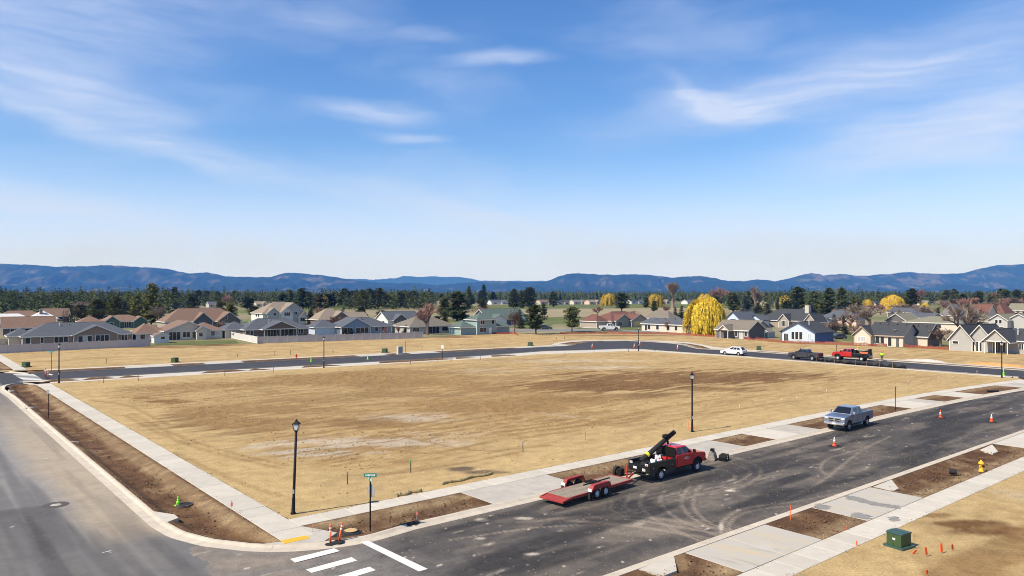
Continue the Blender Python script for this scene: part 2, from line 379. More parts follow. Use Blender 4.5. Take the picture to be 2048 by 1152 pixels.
# ---- paths of the far streets (straight runs plus the widened bend at the top of the block)
PX = lambda L, z=0: [G(u, v, z) for u, v in L]
near_field = [B(s, 0) for s in (0, 20, 40, 60, 80)] + PX([(1080, 708), (1178, 705.2), (1236, 702.6), (1275, 701.6), (1314, 703.6), (1392, 708.6)]) + [Q(118.5, t) for t in (50, 40, 25, 12, 4, -1.5)]
near_edge = [B(s, 6.0) for s in (-4, 20, 40, 60, 78)] + PX([(1080, 703.2), (1178, 700.6), (1214, 699.2), (1246, 698.4), (1285, 699.4), (1334, 703.2)], -.13) + [Q(121, t) for t in (50, 40, 25, 12, 4, -2)]
far_edge = [B(s, 17.8) for s in (-2, 20, 40, 60, 85)] + PX([(1080, 695.2), (1140, 692.5), (1154, 688.8), (1174, 685.2), (1207, 683), (1256, 682), (1295, 683.4), (1344, 687), (1369, 691), (1383, 695), (1395, 697.6)], -.13) + [Q(134, t) for t in (58, 45, 30, 15, 0, -40)]
far_top = [B(s, 23.7) for s in (0, 20, 40, 60, 85)] + PX([(1080, 691.6), (1101, 690.2), (1109, 686.5), (1138, 681.4), (1177, 679.8), (1256, 679.4), (1314, 680.8), (1373, 684), (1408, 689.6), (1428, 694)]) + [Q(137.7, t) for t in (60, 45, 30, 15, 0, -40)]
outer_px = [(-260, 722), (-100, 712), (0, 706.5), (300, 692.5), (420, 689), (515, 687), (846, 676), (910, 671.5), (1010, 667.5), (1120, 667.5), (1280, 667.5), (1400, 673), (1600, 688), (1735, 693), (1850, 697.5), (2048, 707), (2200, 716), (2400, 727)]
outer = PX(outer_px)

# ---- land: one sheet to the horizon, sunk under the building site
def build_ground():
    cen = Vector((20, 90, 0)); n = 180
    ring = [p.copy() for p in outer] + [Vector((230, 60, 0)), Vector((160, -90, 0)), Vector((-150, -90, 0)), Vector((-230, 60, 0))]
    pol = sorted(((math.atan2(p.y - cen.y, p.x - cen.x), (p - cen).length) for p in ring))
    A = np.array([p[0] for p in pol]); D = np.array([p[1] for p in pol])
    th = np.linspace(-math.pi, math.pi, n + 1)[:-1]
    r0 = np.interp(th, np.r_[A[-1] - 2 * math.pi, A, A[0] + 2 * math.pi], np.r_[D[-1], D, D[0]]) - .6
    rows = [(0 * r0 + .1, -.6), (r0 * .5, -.6), (r0 - .05, -.6), (r0, -.02)]
    for k in (8, 20, 40, 70, 110, 160, 230, 320, 450, 650, 950, 1400, 2200, 4000, 8000, 14000, 18500): rows.append((r0 + k, 0.0))
    P = np.zeros((len(rows), n + 1, 3)); ext = lambda a: np.r_[a, a[:1]]
    for i, (r, z) in enumerate(rows):
        P[i, :, 0] = ext(cen.x + r * np.cos(th)); P[i, :, 1] = ext(cen.y + r * np.sin(th)); P[i, :, 2] = z
    g = smooth(.45, .62, fbm(P[..., 0] / 60, P[..., 1] / 60, 3)); d = smooth(.45, .6, fbm(P[..., 0] / 90, P[..., 1] / 90, 9))
    o = grid_mesh('ground', P, m_subsoil, {'grass': g, 'dry': d}); structure(o)
build_ground()

# ---- the big graded lot
def pix(P): return 1024 + FOC * P[..., 0] / P[..., 1], HOR + CAM_H * FOC / P[..., 1]
def blobs(P, L, seed, stretch=(.25, 1.2), warp=.9):
    u, v = pix(P); x = (P[..., 0] * S2.x + P[..., 1] * S2.y); y = (P[..., 0] * T2.x + P[..., 1] * T2.y)
    n = fbm(x * stretch[0], y * stretch[1], seed, 5) - .5
    out = np.zeros(u.shape)
    for (bu, bv, ru, rv, s) in L:
        d = np.sqrt(((u - bu) / ru) ** 2 + ((v - bv) / rv) ** 2) + n * warp * 2
        out = np.maximum(out, s * smooth(1.15, .45, d))
    return out
def near_path(P, px, w, z=0.0):
    """0..1 mask within w metres of a path"""
    pts = [G(a, b, z) for a, b in px]
    out = np.full(P.shape[:2], 1e9)
    for a, b in zip(pts, pts[1:]):
        d = np.array((b.x - a.x, b.y - a.y)); L2 = d @ d
        t = np.clip(((P[..., 0] - a.x) * d[0] + (P[..., 1] - a.y) * d[1]) / L2, 0, 1)
        out = np.minimum(out, np.hypot(P[..., 0] - a.x - t * d[0], P[..., 1] - a.y - t * d[1]))
    return smooth(w, w * .45, out)
def curve_px(p, n=10):
    """Catmull-Rom through pixel points"""
    p = [np.array(q, float) for q in p]; p = [2 * p[0] - p[1]] + p + [2 * p[-1] - p[-2]]; out = []
    for i in range(1, len(p) - 2):
        for k in range(n):
            t = k / n; a, b, c, d = p[i - 1:i + 3]
            out.append(tuple(.5 * (2 * b + (c - a) * t + (2 * a - 5 * b + 4 * c - d) * t * t + (3 * b - a - 3 * c + d) * t ** 3)))
    return out + [tuple(p[-2])]

M('clod_soil', (.33, .225, .10), .95, .25, 3, rand=0)
def build_field():
    n, m = 460, 300
    bot = resample([F(s, 0) for s in np.linspace(0.02, 118.4, 60)], 118.4 / (n - 1))[:n]
    top = resample([p for p in near_field[:-5]], 1.0)
    def rs(path, k):
        L = np.r_[0, np.cumsum([(b - a).length for a, b in zip(path, path[1:])])]
        X = np.array([p[:2] for p in path]); t = np.linspace(0, L[-1], k)
        return np.stack([np.interp(t, L, X[:, 0]), np.interp(t, L, X[:, 1])], -1)
    bo = rs([F(s, 0) for s in np.linspace(0, 118.4, 80)], n); to = rs([p for p in near_field if st(p)[1] > 38], n)
    le = rs([Q(0, t) for t in (0, 87)], m)
    e = Vector((*to[-1], 0)); re = rs([F(118.4, 0), Q(118.5, 6), Q(118.5, 20), e], m)
    le[-1] = to[0]; re[0] = bo[-1]; re[-1] = to[-1]; le[0] = bo[0]
    U = np.linspace(0, 1, n)[:, None, None]; V = (np.linspace(0, 1, m) ** 1.25)[None, :, None]
    vi = np.linspace(0, 1, m); vv = V[0, :, 0]
    le = np.stack([np.interp(vv, vi, le[:, k]) for k in (0, 1)], -1); re = np.stack([np.interp(vv, vi, re[:, k]) for k in (0, 1)], -1)
    C = (1 - V) * bo[:, None] + V * to[:, None] + (1 - U) * le[None] + U * re[None] - ((1 - U) * (1 - V) * bo[0] + U * (1 - V) * bo[-1] + (1 - U) * V * to[0] + U * V * to[-1])
    P = np.zeros((n, m, 3)); P[..., :2] = C
    x = P[..., 0] * S2.x + P[..., 1] * S2.y; y = P[..., 0] * T2.x + P[..., 1] * T2.y
    u, v = pix(P)
    dark = blobs(P, [(1190, 772, 190, 14, .95), (1360, 757, 230, 18, 1), (1250, 768, 200, 16, 1), (1500, 752, 130, 12, .95), (1590, 752, 90, 9, .6), (1130, 800, 120, 8, .7), (980, 778, 90, 8, .55), (1280, 790, 120, 8, .6), (1420, 778, 120, 6, .6),
                     (335, 803, 50, 4, .9), (290, 797, 30, 3, .7), (390, 832, 80, 8, .5), (700, 845, 190, 14, .62), (480, 850, 150, 17, .6), (560, 820, 170, 10, .5), (800, 790, 170, 8, .45), (860, 745, 120, 5, .3), (1030, 755, 100, 5, .4), (620, 800, 140, 8, .35), (900, 820, 130, 7, .35)], 5)
    pale = blobs(P, [(760, 885, 200, 15, .95), (660, 905, 130, 11, .9), (820, 835, 90, 10, .8), (1180, 735, 120, 4, .5), (1130, 722, 160, 4, .4), (960, 742, 90, 4, .35), (560, 890, 60, 9, .5), (880, 870, 120, 7, .35)], 15)
    pale = np.maximum(pale, .5 * near_path(P, curve_px([(865, 796), (960, 808), (1060, 824), (1170, 836)]), .55))
    wet = blobs(P, [(922, 937, 42, 6, 1), (960, 943, 50, 5, .9), (1000, 944, 26, 3, .7)], 25, warp=.5)
    # loose clods in the middle of the lot, rolled smooth along the pavements
    s_ = (x - (O2.x * S2.x + O2.y * S2.y)); t_ = (y - (O2.x * T2.x + O2.y * T2.y))
    edge = np.minimum(np.minimum(s_, 117 - s_) / 7, np.minimum(t_ - np.where(s_ > 68, -3.1 * ((s_ - 68) / 47) ** 2, 0), 82 - t_) / 9)
    rough = smooth(.55, 1.3, edge + (fbm(x * .1, y * .1, 8) - .5) * 1.4) * (.35 + .65 * smooth(.4, .62, fbm(x * .05, y * .09, 31)))
    rough = rough * smooth(60, 40, s_) + .25 * rough
    cl = np.maximum(0, fbm(x * 1.7, y * 1.7, 40, 3) - .47) * 2.6 * np.maximum(.15, rough)
    z = -.015 + .09 * (fbm(x * .06, y * .06, 2) - .3) * np.clip(edge, 0, 1) + cl * .17 + .03 * (fbm(x * .8, y * 2.2, 3) - .5) * np.clip(edge * 2, 0, 1)
    trk = np.zeros_like(u)
    tr = [[(250, 830), (330, 870), (430, 905), (560, 935)], [(262, 826), (345, 866), (445, 900), (575, 930)], [(640, 925), (760, 900), (870, 905), (990, 880)], [(690, 950), (800, 945), (900, 930), (1030, 905)],
          [(1000, 870), (1090, 860), (1170, 850), (1250, 845)], [(1010, 862), (1100, 852), (1180, 842)], [(760, 862), (950, 900), (1100, 890)], [(180, 800), (260, 812), (340, 850)], [(820, 790), (1000, 812), (1250, 800), (1500, 790)],
          [(1250, 830), (1420, 800), (1600, 790), (1750, 775)], [(350, 905), (470, 960), (560, 990)], [(1300, 850), (1450, 822), (1600, 800)], [(400, 770), (700, 762), (1000, 735)], [(500, 785), (800, 770), (1100, 745)]]
    for q in tr: trk = np.maximum(trk, near_path(P, curve_px(q, 6), .42))
    lug = .5 + .5 * np.sin((x * .8 + y * .6) * 9.0)
    z = z - trk * .03 * np.clip(edge * 3, 0, 1) + trk * lug * .035
    fine = smooth(.48, .66, fbm(x * .35, y * 1.6, 61, 5)) * .8 * np.clip(rough + .3, 0, 1)
    loose = np.clip(rough * .8 + trk * .4 + fine, 0, 1)
    streak = smooth(.55, .72, fbm(x * .12, y * .9, 77, 5)) * .30
    dark = np.clip(np.maximum(np.clip(dark * 1.35, 0, 1), streak * np.clip(edge, 0, 1)) + trk * .07, 0, 1)
    P[..., 2] = z
    rng = np.random.default_rng(8); w = np.clip(rough * 1.2 + .05 + trk * .3, 0, 1) * (.25 + smooth(.4, .7, fbm(x * .25, y * .5, 71))); w = w * (v > 712); w = (w / w.sum()).reshape(-1)
    idx = rng.choice(w.size, 24000, p=w); pc = P.reshape(-1, 3)[idx] + np.c_[rng.normal(0, .15, (24000, 2)), np.full(24000, .0)]
    scatter('dirt_clods', pc, .035 + .11 * rng.random(24000) ** 2.8, MATS['clod_soil'], 5, .6)
    o = grid_mesh('graded_lot', P, m_field, {'dark': dark, 'pale': pale, 'wet': wet, 'loose': loose}); structure(o)
build_field()

def strip_grid(name, inner, outer_, n, m, mat, zf, attrs):
    def rs(path):
        L = np.r_[0, np.cumsum([(b - a).length for a, b in zip(path, path[1:])])]; X = np.array([p[:2] for p in path]); t = np.linspace(0, L[-1], n)
        return np.stack([np.interp(t, L, X[:, 0]), np.interp(t, L, X[:, 1])], -1)
    a, b = rs(inner), rs(outer_); w = np.linspace(0, 1, m)[None, :, None]
    P = np.zeros((n, m, 3)); P[..., :2] = a[:, None] * (1 - w) + b[:, None] * w
    P[..., 2] = zf(P, w[..., 0], np.linspace(0, 1, n)[:, None])
    return structure(grid_mesh(name, P, mat, attrs(P, w[..., 0])))

# back lots between the far street and the fences
def build_back_lot():
    us = np.linspace(-255, 2395, 420)
    q = [(1024 + FOC * p.x / p.y, HOR + CAM_H * FOC / p.y) for p in far_top]
    q = [(-700, 790), (-200, 756), (20, 742)] + q + [(2500, 770)]
    # the inner rim keeps to the path itself
    a = resample(PX([(-420, 765)]) + far_top, 1.2); a = np.array([p[:2] for p in a]); n = len(a)
    b = resample(outer, 1.2); b = np.array([p[:2] for p in b])
    # match rims by bearing from the camera
    ua = a[:, 0] / a[:, 1]; ub = b[:, 0] / b[:, 1]
    tt = np.linspace(ub[0], ub[-1], 420)
    def at(x, uu):
        i = np.argsort(uu); return np.stack([np.interp(tt, uu[i], x[i, 0]), np.interp(tt, uu[i], x[i, 1])], -1)
    A, Bq = at(a, ua), at(b, ub); w = np.linspace(0, 1, 36)[None, :, None]
    P = np.zeros((420, 36, 3)); P[..., :2] = A[:, None] * (1 - w) + Bq[:, None] * w
    x = P[..., 0] * S2.x + P[..., 1] * S2.y; y = P[..., 0] * T2.x + P[..., 1] * T2.y
    e = np.minimum(w[..., 0], 1 - w[..., 0]) * 6
    P[..., 2] = -.012 + np.clip(e, 0, 1) * (.12 * (fbm(x * .12, y * .3, 4) - .35) + .05 * (fbm(x * .7, y * 1.4, 5) - .5))
    dark = smooth(.50, .72, fbm(x * .12, y * .8, 12, 5)) * .28 + blobs(P, [(300, 694, 160, 2.2, .8), (430, 690, 80, 2.5, .9), (900, 674, 60, 2, .9), (1240, 671, 160, 2, .6)], 9, warp=.3)
    loose = smooth(.45, .7, fbm(x * .3, y * 1.1, 18, 5)) * .5
    structure(grid_mesh('back_lots', P, m_field, {'dark': np.clip(dark, 0, 1), 'pale': dark * 0, 'wet': dark * 0, 'loose': loose}))
build_back_lot()

# near lot at the lower right
def build_near_lot():
    n, m = 300, 150
    s = np.linspace(-4, 120, n)[:, None]; w = np.linspace(0, 1, m)[None]
    t = -23.85 - 46 * w ** 1.3
    bd = np.where(s > 68, -3.1 * ((s - 68) / 47) ** 2, 0)
    P = np.zeros((n, m, 3)); P[..., 0] = O2.x + S2.x * s + T2.x * (t + bd); P[..., 1] = O2.y + S2.y * s + T2.y * (t + bd)
    Ym = np.maximum(P[..., 1], 4.0); P2 = P.copy(); P2[..., 1] = Ym
    x = s + 0 * t; y = t + 0 * s
    dark = blobs(P2, [(1935, 1048, 95, 10, .9), (1990, 1060, 100, 12, .85), (2060, 1070, 60, 18, .8), (1870, 1030, 60, 5, .6)], 6, (.5, .9), .5)
    rut = near_path(P2, curve_px([(1900, 1150), (1960, 1120), (2040, 1085), (2140, 1040)]), 1.5)
    lug = near_path(P2, curve_px([(1905, 1190), (1990, 1150), (2060, 1120), (2150, 1075)]), 1.0)
    pat = (.5 + .5 * np.sin((x * .5 + y) * 14)) * (.5 + .5 * np.sin((x - y * .4) * 11))
    P[..., 2] = -.015 + np.clip(w * 30, 0, 1) * (.10 * (fbm(x * .2, y * .2, 7) - .4) + .03 * (fbm(x * 1.3, y * 1.3, 9) - .5)) - .07 * rut + lug * pat * .07
    loose = np.clip(smooth(.5, .7, fbm(x * .4, y * .7, 11, 5)) * .35 + rut * .7 + lug * .35, 0, 1)
    structure(grid_mesh('near_lot', P, m_field, {'dark': np.clip(dark * 1.2 + rut * 1.1 * fbm(x, y, 3), 0, 1), 'pale': smooth(.55, .7, fbm(x * .15, y * .3, 21)) * .25, 'wet': dark * 0, 'loose': loose}))
build_near_lot()

# ---- kerb line of the block corner
corner_back = PX([(333, 1042), (369, 1061.5), (427, 1076.5), (506, 1085.5), (553, 1087.5), (600, 1086), (634, 1083.2), (655, 1081), (686, 1077.5), (735, 1069)])
kerb_nw = [Q(-5.75, t) for t in (74, 60, 45, 30, 20, 12, 6.5)] + corner_back + [F(s, -5.25) for s in (5, 10, 20, 30, 40, 50, 60, 70, 80, 90, 100, 108, 114)]
arc_nw = PX([(47, 765.2), (24, 768), (6, 772), (2, 777), (10, 785)])
kerb_nw = [Q(-1.9, 85.4)] + PX([(46, 764.6), (24, 767.3), (12, 771.5), (10, 778)]) + kerb_nw
kerb_s = [Q(-5.75, -70), Q(-5.75, -27), Q(-5.0, -23.4), Q(-3.2, -20.8), Q(-.5, -19.2), Q(3, -18.62)] + [F(s, -18.6) for s in (6, 10, 20, 30, 40, 50, 60, 70, 80, 90, 100, 110, 120)]
PROF = [(-.0, .004), (.15, .0), (.34, -.10), (.86, -.127)]
def kerb(name, path, side, step=3.0, width=1.0, mat=None):
    """kerb and gutter cast in lengths; side = +1: road on the left of the path"""
    root = empty_structure(name); pts = resample(path, .6); k = max(1, int(step / .6))
    offs = [(offset_path(pts, side * d * width), z) for d, z in PROF]
    low = [(offs[0][0], -.4)] ; lowr = (offs[-1][0], -.4)
    rows = [low[0]] + offs + [lowr]
    for i in range(0, len(pts) - 1, k):
        j = min(i + k, len(pts) - 1); mb = MB(); vs = []; c = len(rows)
        for q in range(i, j + 1):
            sh = Vector((0, 0, 0))
            if q == i and i > 0: sh = (pts[q + 1] - pts[q]).normalized() * .012
            for r, z in rows: p = r[q] + sh; vs.append((p.x, p.y, z))
        fs = []
        for q in range(j - i):
            for r in range(c - 1):
                a = q * c + r; f = (a, a + c, a + c + 1, a + 1); fs.append(f if side < 0 else f[::-1])
        fs = [f[::-1] for f in fs]
        e = (j - i) * c; fs += [tuple(range(c)), tuple(range(e + c - 1, e - 1, -1))]
        mb.add(vs, fs).build('kerb_length', mat or m_conc_kerb, root, fix=True)
    return root
kerb('kerb_block', kerb_nw, -1)
kerb('kerb_near_side', kerb_s, 1, width=.85)
kerb('kerb_back_near', [p for p in near_edge], -1, width=-.9, step=6)
kerb('kerb_back_far', far_edge, 1, width=.9, step=6)
kerb('kerb_west', [Q(-21, t) for t in (150, 60, 20, -70)], 1, step=6)
kerb('kerb_left_beyond', [Q(-5.75, 150), Q(-5.75, 118), Q(-5.2, 115.5), Q(-3.4, 113.2), B(-2.2, 18.6)], -1, step=4)

# ---- asphalt
def inside(poly, x, y):
    c = np.zeros(x.shape, bool); n = len(poly); j = n - 1
    for i in range(n):
        xi, yi, xj, yj = poly[i][0], poly[i][1], poly[j][0], poly[j][1]
        c ^= ((yi > y) != (yj > y)) & (x < (xj - xi) * (y - yi) / (yj - yi + 1e-12) + xi); j = i
    return c
def build_front_street():
    s = np.r_[np.linspace(-7, 60, 420), np.linspace(60.25, 122, 190)][:, None]; t = np.linspace(-18.2, -1.0, 108)[None]
    bd = np.where(s > 68, -3.1 * ((s - 68) / 47) ** 2, 0)
    P = np.zeros((s.shape[0], t.shape[1], 3)); P[..., 0] = O2.x + S2.x * s + T2.x * (t + bd); P[..., 1] = O2.y + S2.y * s + T2.y * (t + bd)
    x = s + 0 * t; y = t + 0 * s
    crown = .03 * np.clip(1 - ((y + 12) / 6) ** 2, 0, 1)
    P[..., 2] = -.132 + crown
    off = (.5 * near_path(P, curve_px([(1495, 1060), (1400, 1046), (1290, 1030), (1160, 1030), (1040, 1040)]), .32) +
           .6 * near_path(P, curve_px([(1450, 1078), (1350, 1060), (1250, 1046), (1130, 1036)]), .30) + .55 * near_path(P, curve_px([(1475, 1068), (1380, 1053), (1280, 1037), (1180, 1030)]), .22))
    arcs = [[(1490, 1062), (1440, 1050), (1400, 1028), (1385, 1000), (1400, 968)], [(1478, 1066), (1425, 1052), (1382, 1030), (1362, 1000), (1380, 966)], [(1330, 976), (1320, 1000), (1350, 1030), (1430, 1066)],
            [(1292, 978), (1280, 1005), (1310, 1035), (1395, 1075)], [(1258, 990), (1250, 1010), (1275, 1022)], [(1225, 1000), (1222, 1015), (1245, 1028)], [(1440, 1062), (1448, 1035), (1490, 1012), (1580, 1000), (1690, 980)],
            [(1445, 1066), (1470, 1030), (1530, 1012), (1620, 1006)], [(1410, 905), (1470, 925), (1500, 942), (1470, 962), (1410, 975)], [(1425, 900), (1490, 918), (1522, 940), (1490, 968), (1420, 985)], [(1390, 925), (1440, 935), (1470, 950), (1440, 965)],
            [(1100, 1042), (1250, 1020), (1400, 985), (1560, 945)], [(900, 1075), (1080, 1050), (1240, 1045)], [(1560, 1000), (1640, 960), (1720, 900), (1780, 870)], [(1660, 950), (1640, 935), (1655, 915), (1720, 895)]]
    arc = np.zeros_like(x)
    for q in arcs: arc = np.maximum(arc, near_path(P, curve_px(q, 8), .20))
    lug = .55 + .45 * np.sin(x * 22)
    long_ = smooth(.46, .74, fbm(x * .18, y * 1.1, 3, 5)); cross = smooth(.5, .75, fbm(x * .5, y * .5, 8, 4))
    dust = np.clip(.26 * long_ + .20 * cross + off * 1.15 * (.55 + .45 * fbm(x * 3, y * 3, 5)) + arc * .8 * lug + blobs(P, [(1455, 925, 75, 14, .42), (1320, 1050, 130, 22, .35), (1130, 1010, 160, 16, .28), (1640, 885, 130, 14, .30), (1380, 985, 140, 25, .25), (1560, 905, 60, 10, .25)], 4, (.6, .9), .5), 0, 1)
    dust = np.maximum(dust, .34 * smooth(-7.6, -6.0, y) * (.4 + fbm(x * .7, y, 6))); dust = np.maximum(dust, .25 * smooth(-16.4, -18, y) * fbm(x * .6, y, 7) * 2)
    west = smooth(7, -3, x + (fbm(x * .3, y * .3, 9) - .5) * 6)
    dust = np.clip(dust + .10 * west + blobs(P, [(520, 1120, 120, 16, .35), (600, 1140, 80, 10, .3)], 8, (.4, .9), .4), 0, .95)
    pale = smooth(.80, .86, fbm(x * 2.1, y * 4.0, 14, 4)) * .8 + smooth(.74, .84, fbm(x * .45, y * 1.6, 15, 5)) * .35 + blobs(P, [(1062, 1103, 18, 3, .9), (960, 1072, 16, 3, .6), (965, 1035, 16, 4, .7), (1442, 1048, 5, 10, .6), (1050, 1032, 20, 3, .6), (1460, 978, 14, 3, .7)], 3, (1, 1), .4)
    dark = smooth(.5, .7, fbm(x * .12, y * .8, 19, 4)) * .7
    poly = [(p.x, p.y) for p in offset_path(resample(kerb_nw, .8), -.55)]
    poly += [(Q(116, 40).x, Q(116, 40).y), (Q(0, 90).x, Q(0, 90).y)]
    cx = (P[:-1, :-1] + P[1:, 1:]) / 2
    keep = ~inside(poly, cx[..., 0], cx[..., 1]); xs = (x[:-1, :-1] + x[1:, 1:]) / 2; ys = (y[:-1, :-1] + y[1:, 1:]) / 2; keep &= xs > -6.9 + 1.3 * fbm(xs * 0 + 3, ys * .5, 91)
    structure(grid_mesh('front_street', P, m_asph_new, {'dust': dust, 'pale': np.clip(pale, 0, 1), 'dark': dark * (1 - west), 'worn': west}, keep))
build_front_street()
def build_left_street():
    s = np.linspace(-21, -5.2, 92)[:, None]; t = np.r_[np.linspace(-70, -12, 50), np.linspace(-11.7, 40, 200), np.linspace(40.6, 150, 120)][None]
    P = np.zeros((s.shape[0], t.shape[1], 3)); P[..., 0] = O2.x + S2.x * s + T2.x * t; P[..., 1] = O2.y + S2.y * s + T2.y * t
    x = s + 0 * t; y = t + 0 * s
    P[..., 2] = -.134 + .05 * np.clip(1 - ((x + 13.5) / 7.3) ** 2, 0, 1)
    lane = fbm(x * .9, y * .03, 5, 4)
    edge = smooth(-10.6, -8.0, x + (fbm(x * .3, y * .12, 2) - .5) * 2.2)
    dust = np.clip(.95 * edge * smooth(95, 28, y) * smooth(.5, 4.5, y) + .35 * smooth(2.5, -6, y) * smooth(.3, .6, fbm(x * .25, y * .25, 4)) * smooth(-14, -8, x), 0, .9)
    dark = np.clip(.55 * smooth(13.6, 13.3, y + .15 * x + 2) * smooth(.3, .6, fbm(x * .5, y * .06, 8)) + .5 * smooth(.55, .7, fbm(x * 1.0, y * .05, 28, 4)) + .35 * smooth(40, 80, y), 0, 1) * (1 - edge * .5)
    pale = smooth(.88, .92, fbm(x * 2, y * 2, 44, 3)) * .6
    poly = [(p.x, p.y) for p in offset_path(resample(kerb_nw, .8), -.55)] + [(Q(116, 40).x, Q(116, 40).y), (Q(0, 90).x, Q(0, 90).y)]; cx = (P[:-1, :-1] + P[1:, 1:]) / 2; keep = ~inside(poly, cx[..., 0], cx[..., 1])
    structure(grid_mesh('left_street', P, m_asph_old, {'dust': dust, 'dark': dark, 'pale': pale, 'lane': .95 * smooth(.40, .64, lane)}, keep))
build_left_street()
back_poly = [Q(-5.6, 86.5), Q(-2.5, 88.5)] + [p for p in near_edge] + [Q(122, -30), Q(134.2, -30)] + [p for p in far_edge[::-1]][1:] + [Q(-3.4, 109.5), Q(-5.6, 113)]
structure(poly_sheet('back_street', back_poly, -.128, m_asph_back))
# painted crossings and stop line
def quad_mark(name, px, z, mat, parent=None):
    return MB().add([G(u, v, z) for u, v in px], [(0, 1, 2, 3)]).build(name, mat, parent, fix=True)
cw = empty_structure('crosswalk_front')
ZM = -.094
for q in [[(581, 1116.7), (669, 1095.3), (680.6, 1101), (591, 1124)], [(612, 1138), (704, 1113), (715, 1120), (624, 1144.4)], [(664, 1154), (740, 1132), (752, 1139), (690, 1158)], [(700, 1178), (778, 1152), (790, 1160), (712, 1187)]]:
    quad_mark('painted_bar', q, ZM, m_paint, cw)
cw2 = empty_structure('crosswalk_back')
for i in range(6):
    k = i / 5; quad_mark('painted_bar', [(27 + 22 * k, 748.6 + 13 * k), (68 + 20 * k, 748 + 12.2 * k), (70.5 + 20 * k, 749.2 + 12.4 * k), (29.5 + 22 * k, 749.9 + 13.2 * k)], -.12, m_paint, cw2)
structure(quad_mark('stop_line', [(720, 1083), (737, 1080.5), (856, 1136.5), (838, 1141.5)], -.09, m_paint))
structure(quad_mark('stop_line_far', [(96.5, 748.5), (100, 747.3), (107, 749.4), (103, 750.6)], -.118, m_paint))
for k, q in enumerate([(215, 1103), (92, 917)]):
    c = G(*q, -.1); mb = MB(); mb.box((c.x, c.y, -.079), (.45, .06, .004), .9); mb.box((c.x + .2, c.y - .06, -.0786), (.22, .05, .004), -.3)
    structure(mb.build('survey_paint_mark', m_paint))

# ---- pavements cast in slabs
sw_front = empty_structure('sidewalk_front_far'); sw_near = empty_structure('sidewalk_front_near'); sw_left = empty_structure('sidewalk_left'); sw_back = empty_structure('sidewalk_back_near'); sw_bfar = empty_structure('sidewalk_back_far')
s = 0.0
while s < 116: slab('slab', [F(s, -1.65), F(s + 1.8, -1.65), F(s + 1.8, 0), F(s, 0)], 0, m_conc, sw_front); s += 1.8
s = -2.0
while s < 118: slab('slab', [F(s, -23.85), F(s + 1.8, -23.85), F(s + 1.8, -22.15), F(s, -22.15)], 0, m_conc, sw_near); s += 1.8
t = -3.6
while t < 86.5: slab('slab', [Q(-1.9, t), Q(0, t), Q(0, min(t + 1.8, 87)), Q(-1.9, min(t + 1.8, 87))], 0, m_conc, sw_left); t += 1.8
t = 111.5
while t < 160: slab('slab', [Q(-1.9, t), Q(0, t), Q(0, t + 2.4), Q(-1.9, t + 2.4)], .1, m_conc, sw_left, .015); t += 2.4
def path_slabs(path, side, w, step, parent, mat):
    a = resample(path, step); b = offset_path(a, side * w)
    for i in range(len(a) - 1): slab('slab', [a[i], a[i + 1], b[i + 1], b[i]], 0, mat, parent, .02)
path_slabs(near_field, 1, 1.65, 3.0, sw_back, m_conc); path_slabs(far_top, -1, 1.65, 3.0, sw_bfar, m_conc)
# corner ramp
ramp = empty_structure('corner_ramp')
rp = [G(541, 1087), G(552, 1083.5), Q(-1.9, -3.6), Q(0, -3.6), G(634, 1082.6), G(600, 1085.6), G(553, 1087)]
rp = [Q(-1.9, -3.62), Q(0.02, -3.62), Q(.02, -1.7), F(1.1, -4.1), G(650, 1080.7), G(634, 1082.8), G(600, 1085.6), G(553, 1087.1), G(528, 1086.2)]
mbp = [(p.x, p.y) for p in rp]; rs_ = MB(); n_ = len(mbp)
if sum(mbp[i][0] * mbp[(i + 1) % n_][1] - mbp[(i + 1) % n_][0] * mbp[i][1] for i in range(n_)) < 0: mbp = mbp[::-1]
rs_.prism(mbp, -.2, -.004).build('slab', m_conc_grey, ramp)
pad = [G(563.4, 1079.8), G(613, 1070.2), G(621.5, 1075.4), G(568.7, 1087)]
pm = MB(); pb = [(p.x, p.y) for p in pad[::-1]]; pm.prism(pb, -.05, .008)
tp = pm.build('tactile_pad', m_yellow_pad, ramp)
dm = MB()
for i in range(22):
    for j in range(7):
        a = pad[0].lerp(pad[1], (i + .5) / 22); b = pad[3].lerp(pad[2], (i + .5) / 22); p = a.lerp(b, (j + .5) / 7)
        dm.box((p.x, p.y, .012), (.045, .045, .012), 0, 0, .5)
o = dm.build('raised_domes', m_yellow_pad, ramp); o['kind'] = 'stuff'

# ---- planting strips, driveways
def strip(name, a, b, depth, seed, n=None, m=14, rise=0., bank=.55, zb=-.018):
    L = sum((q - p).length for p, q in zip(a, a[1:])); n = n or max(12, int(L / .35))
    def zf(P, w, l):
        x, y = P[..., 0], P[..., 1]
        endr = np.clip(np.minimum(l, 1 - l) * L / 1.4, 0, 1)
        prof = smooth(.05, .28, w) * smooth(1, bank, w)
        edge_ = np.clip(np.minimum(w, 1 - w) * 12, 0, 1) * np.clip(np.minimum(l, 1 - l) * L / .4, 0, 1)
        return zb - depth * prof * endr + edge_ * (.13 * (fbm(x * 1.4, y * 1.4, seed) - .5) + .05 * (fbm(x * 4, y * 4, seed + 3) - .5)) + rise * prof * endr
    def at(P, w):
        x, y = P[..., 0], P[..., 1]
        bankm = smooth(.55, .75, w) * smooth(1.0, .9, w)
        return {'pale': np.clip(.65 * bankm * (.3 + fbm(x * 1.0, y * 1.0, seed + 5)) + .45 * smooth(.58, .72, fbm(x * .7, y * .7, seed + 8)), 0, 1), 'dark': .6 * smooth(.45, .68, fbm(x * .9, y * .9, seed + 11, 5)) * (1 - bankm)}
    return strip_grid(name, a, b, n, m, m_soil, zf, at)
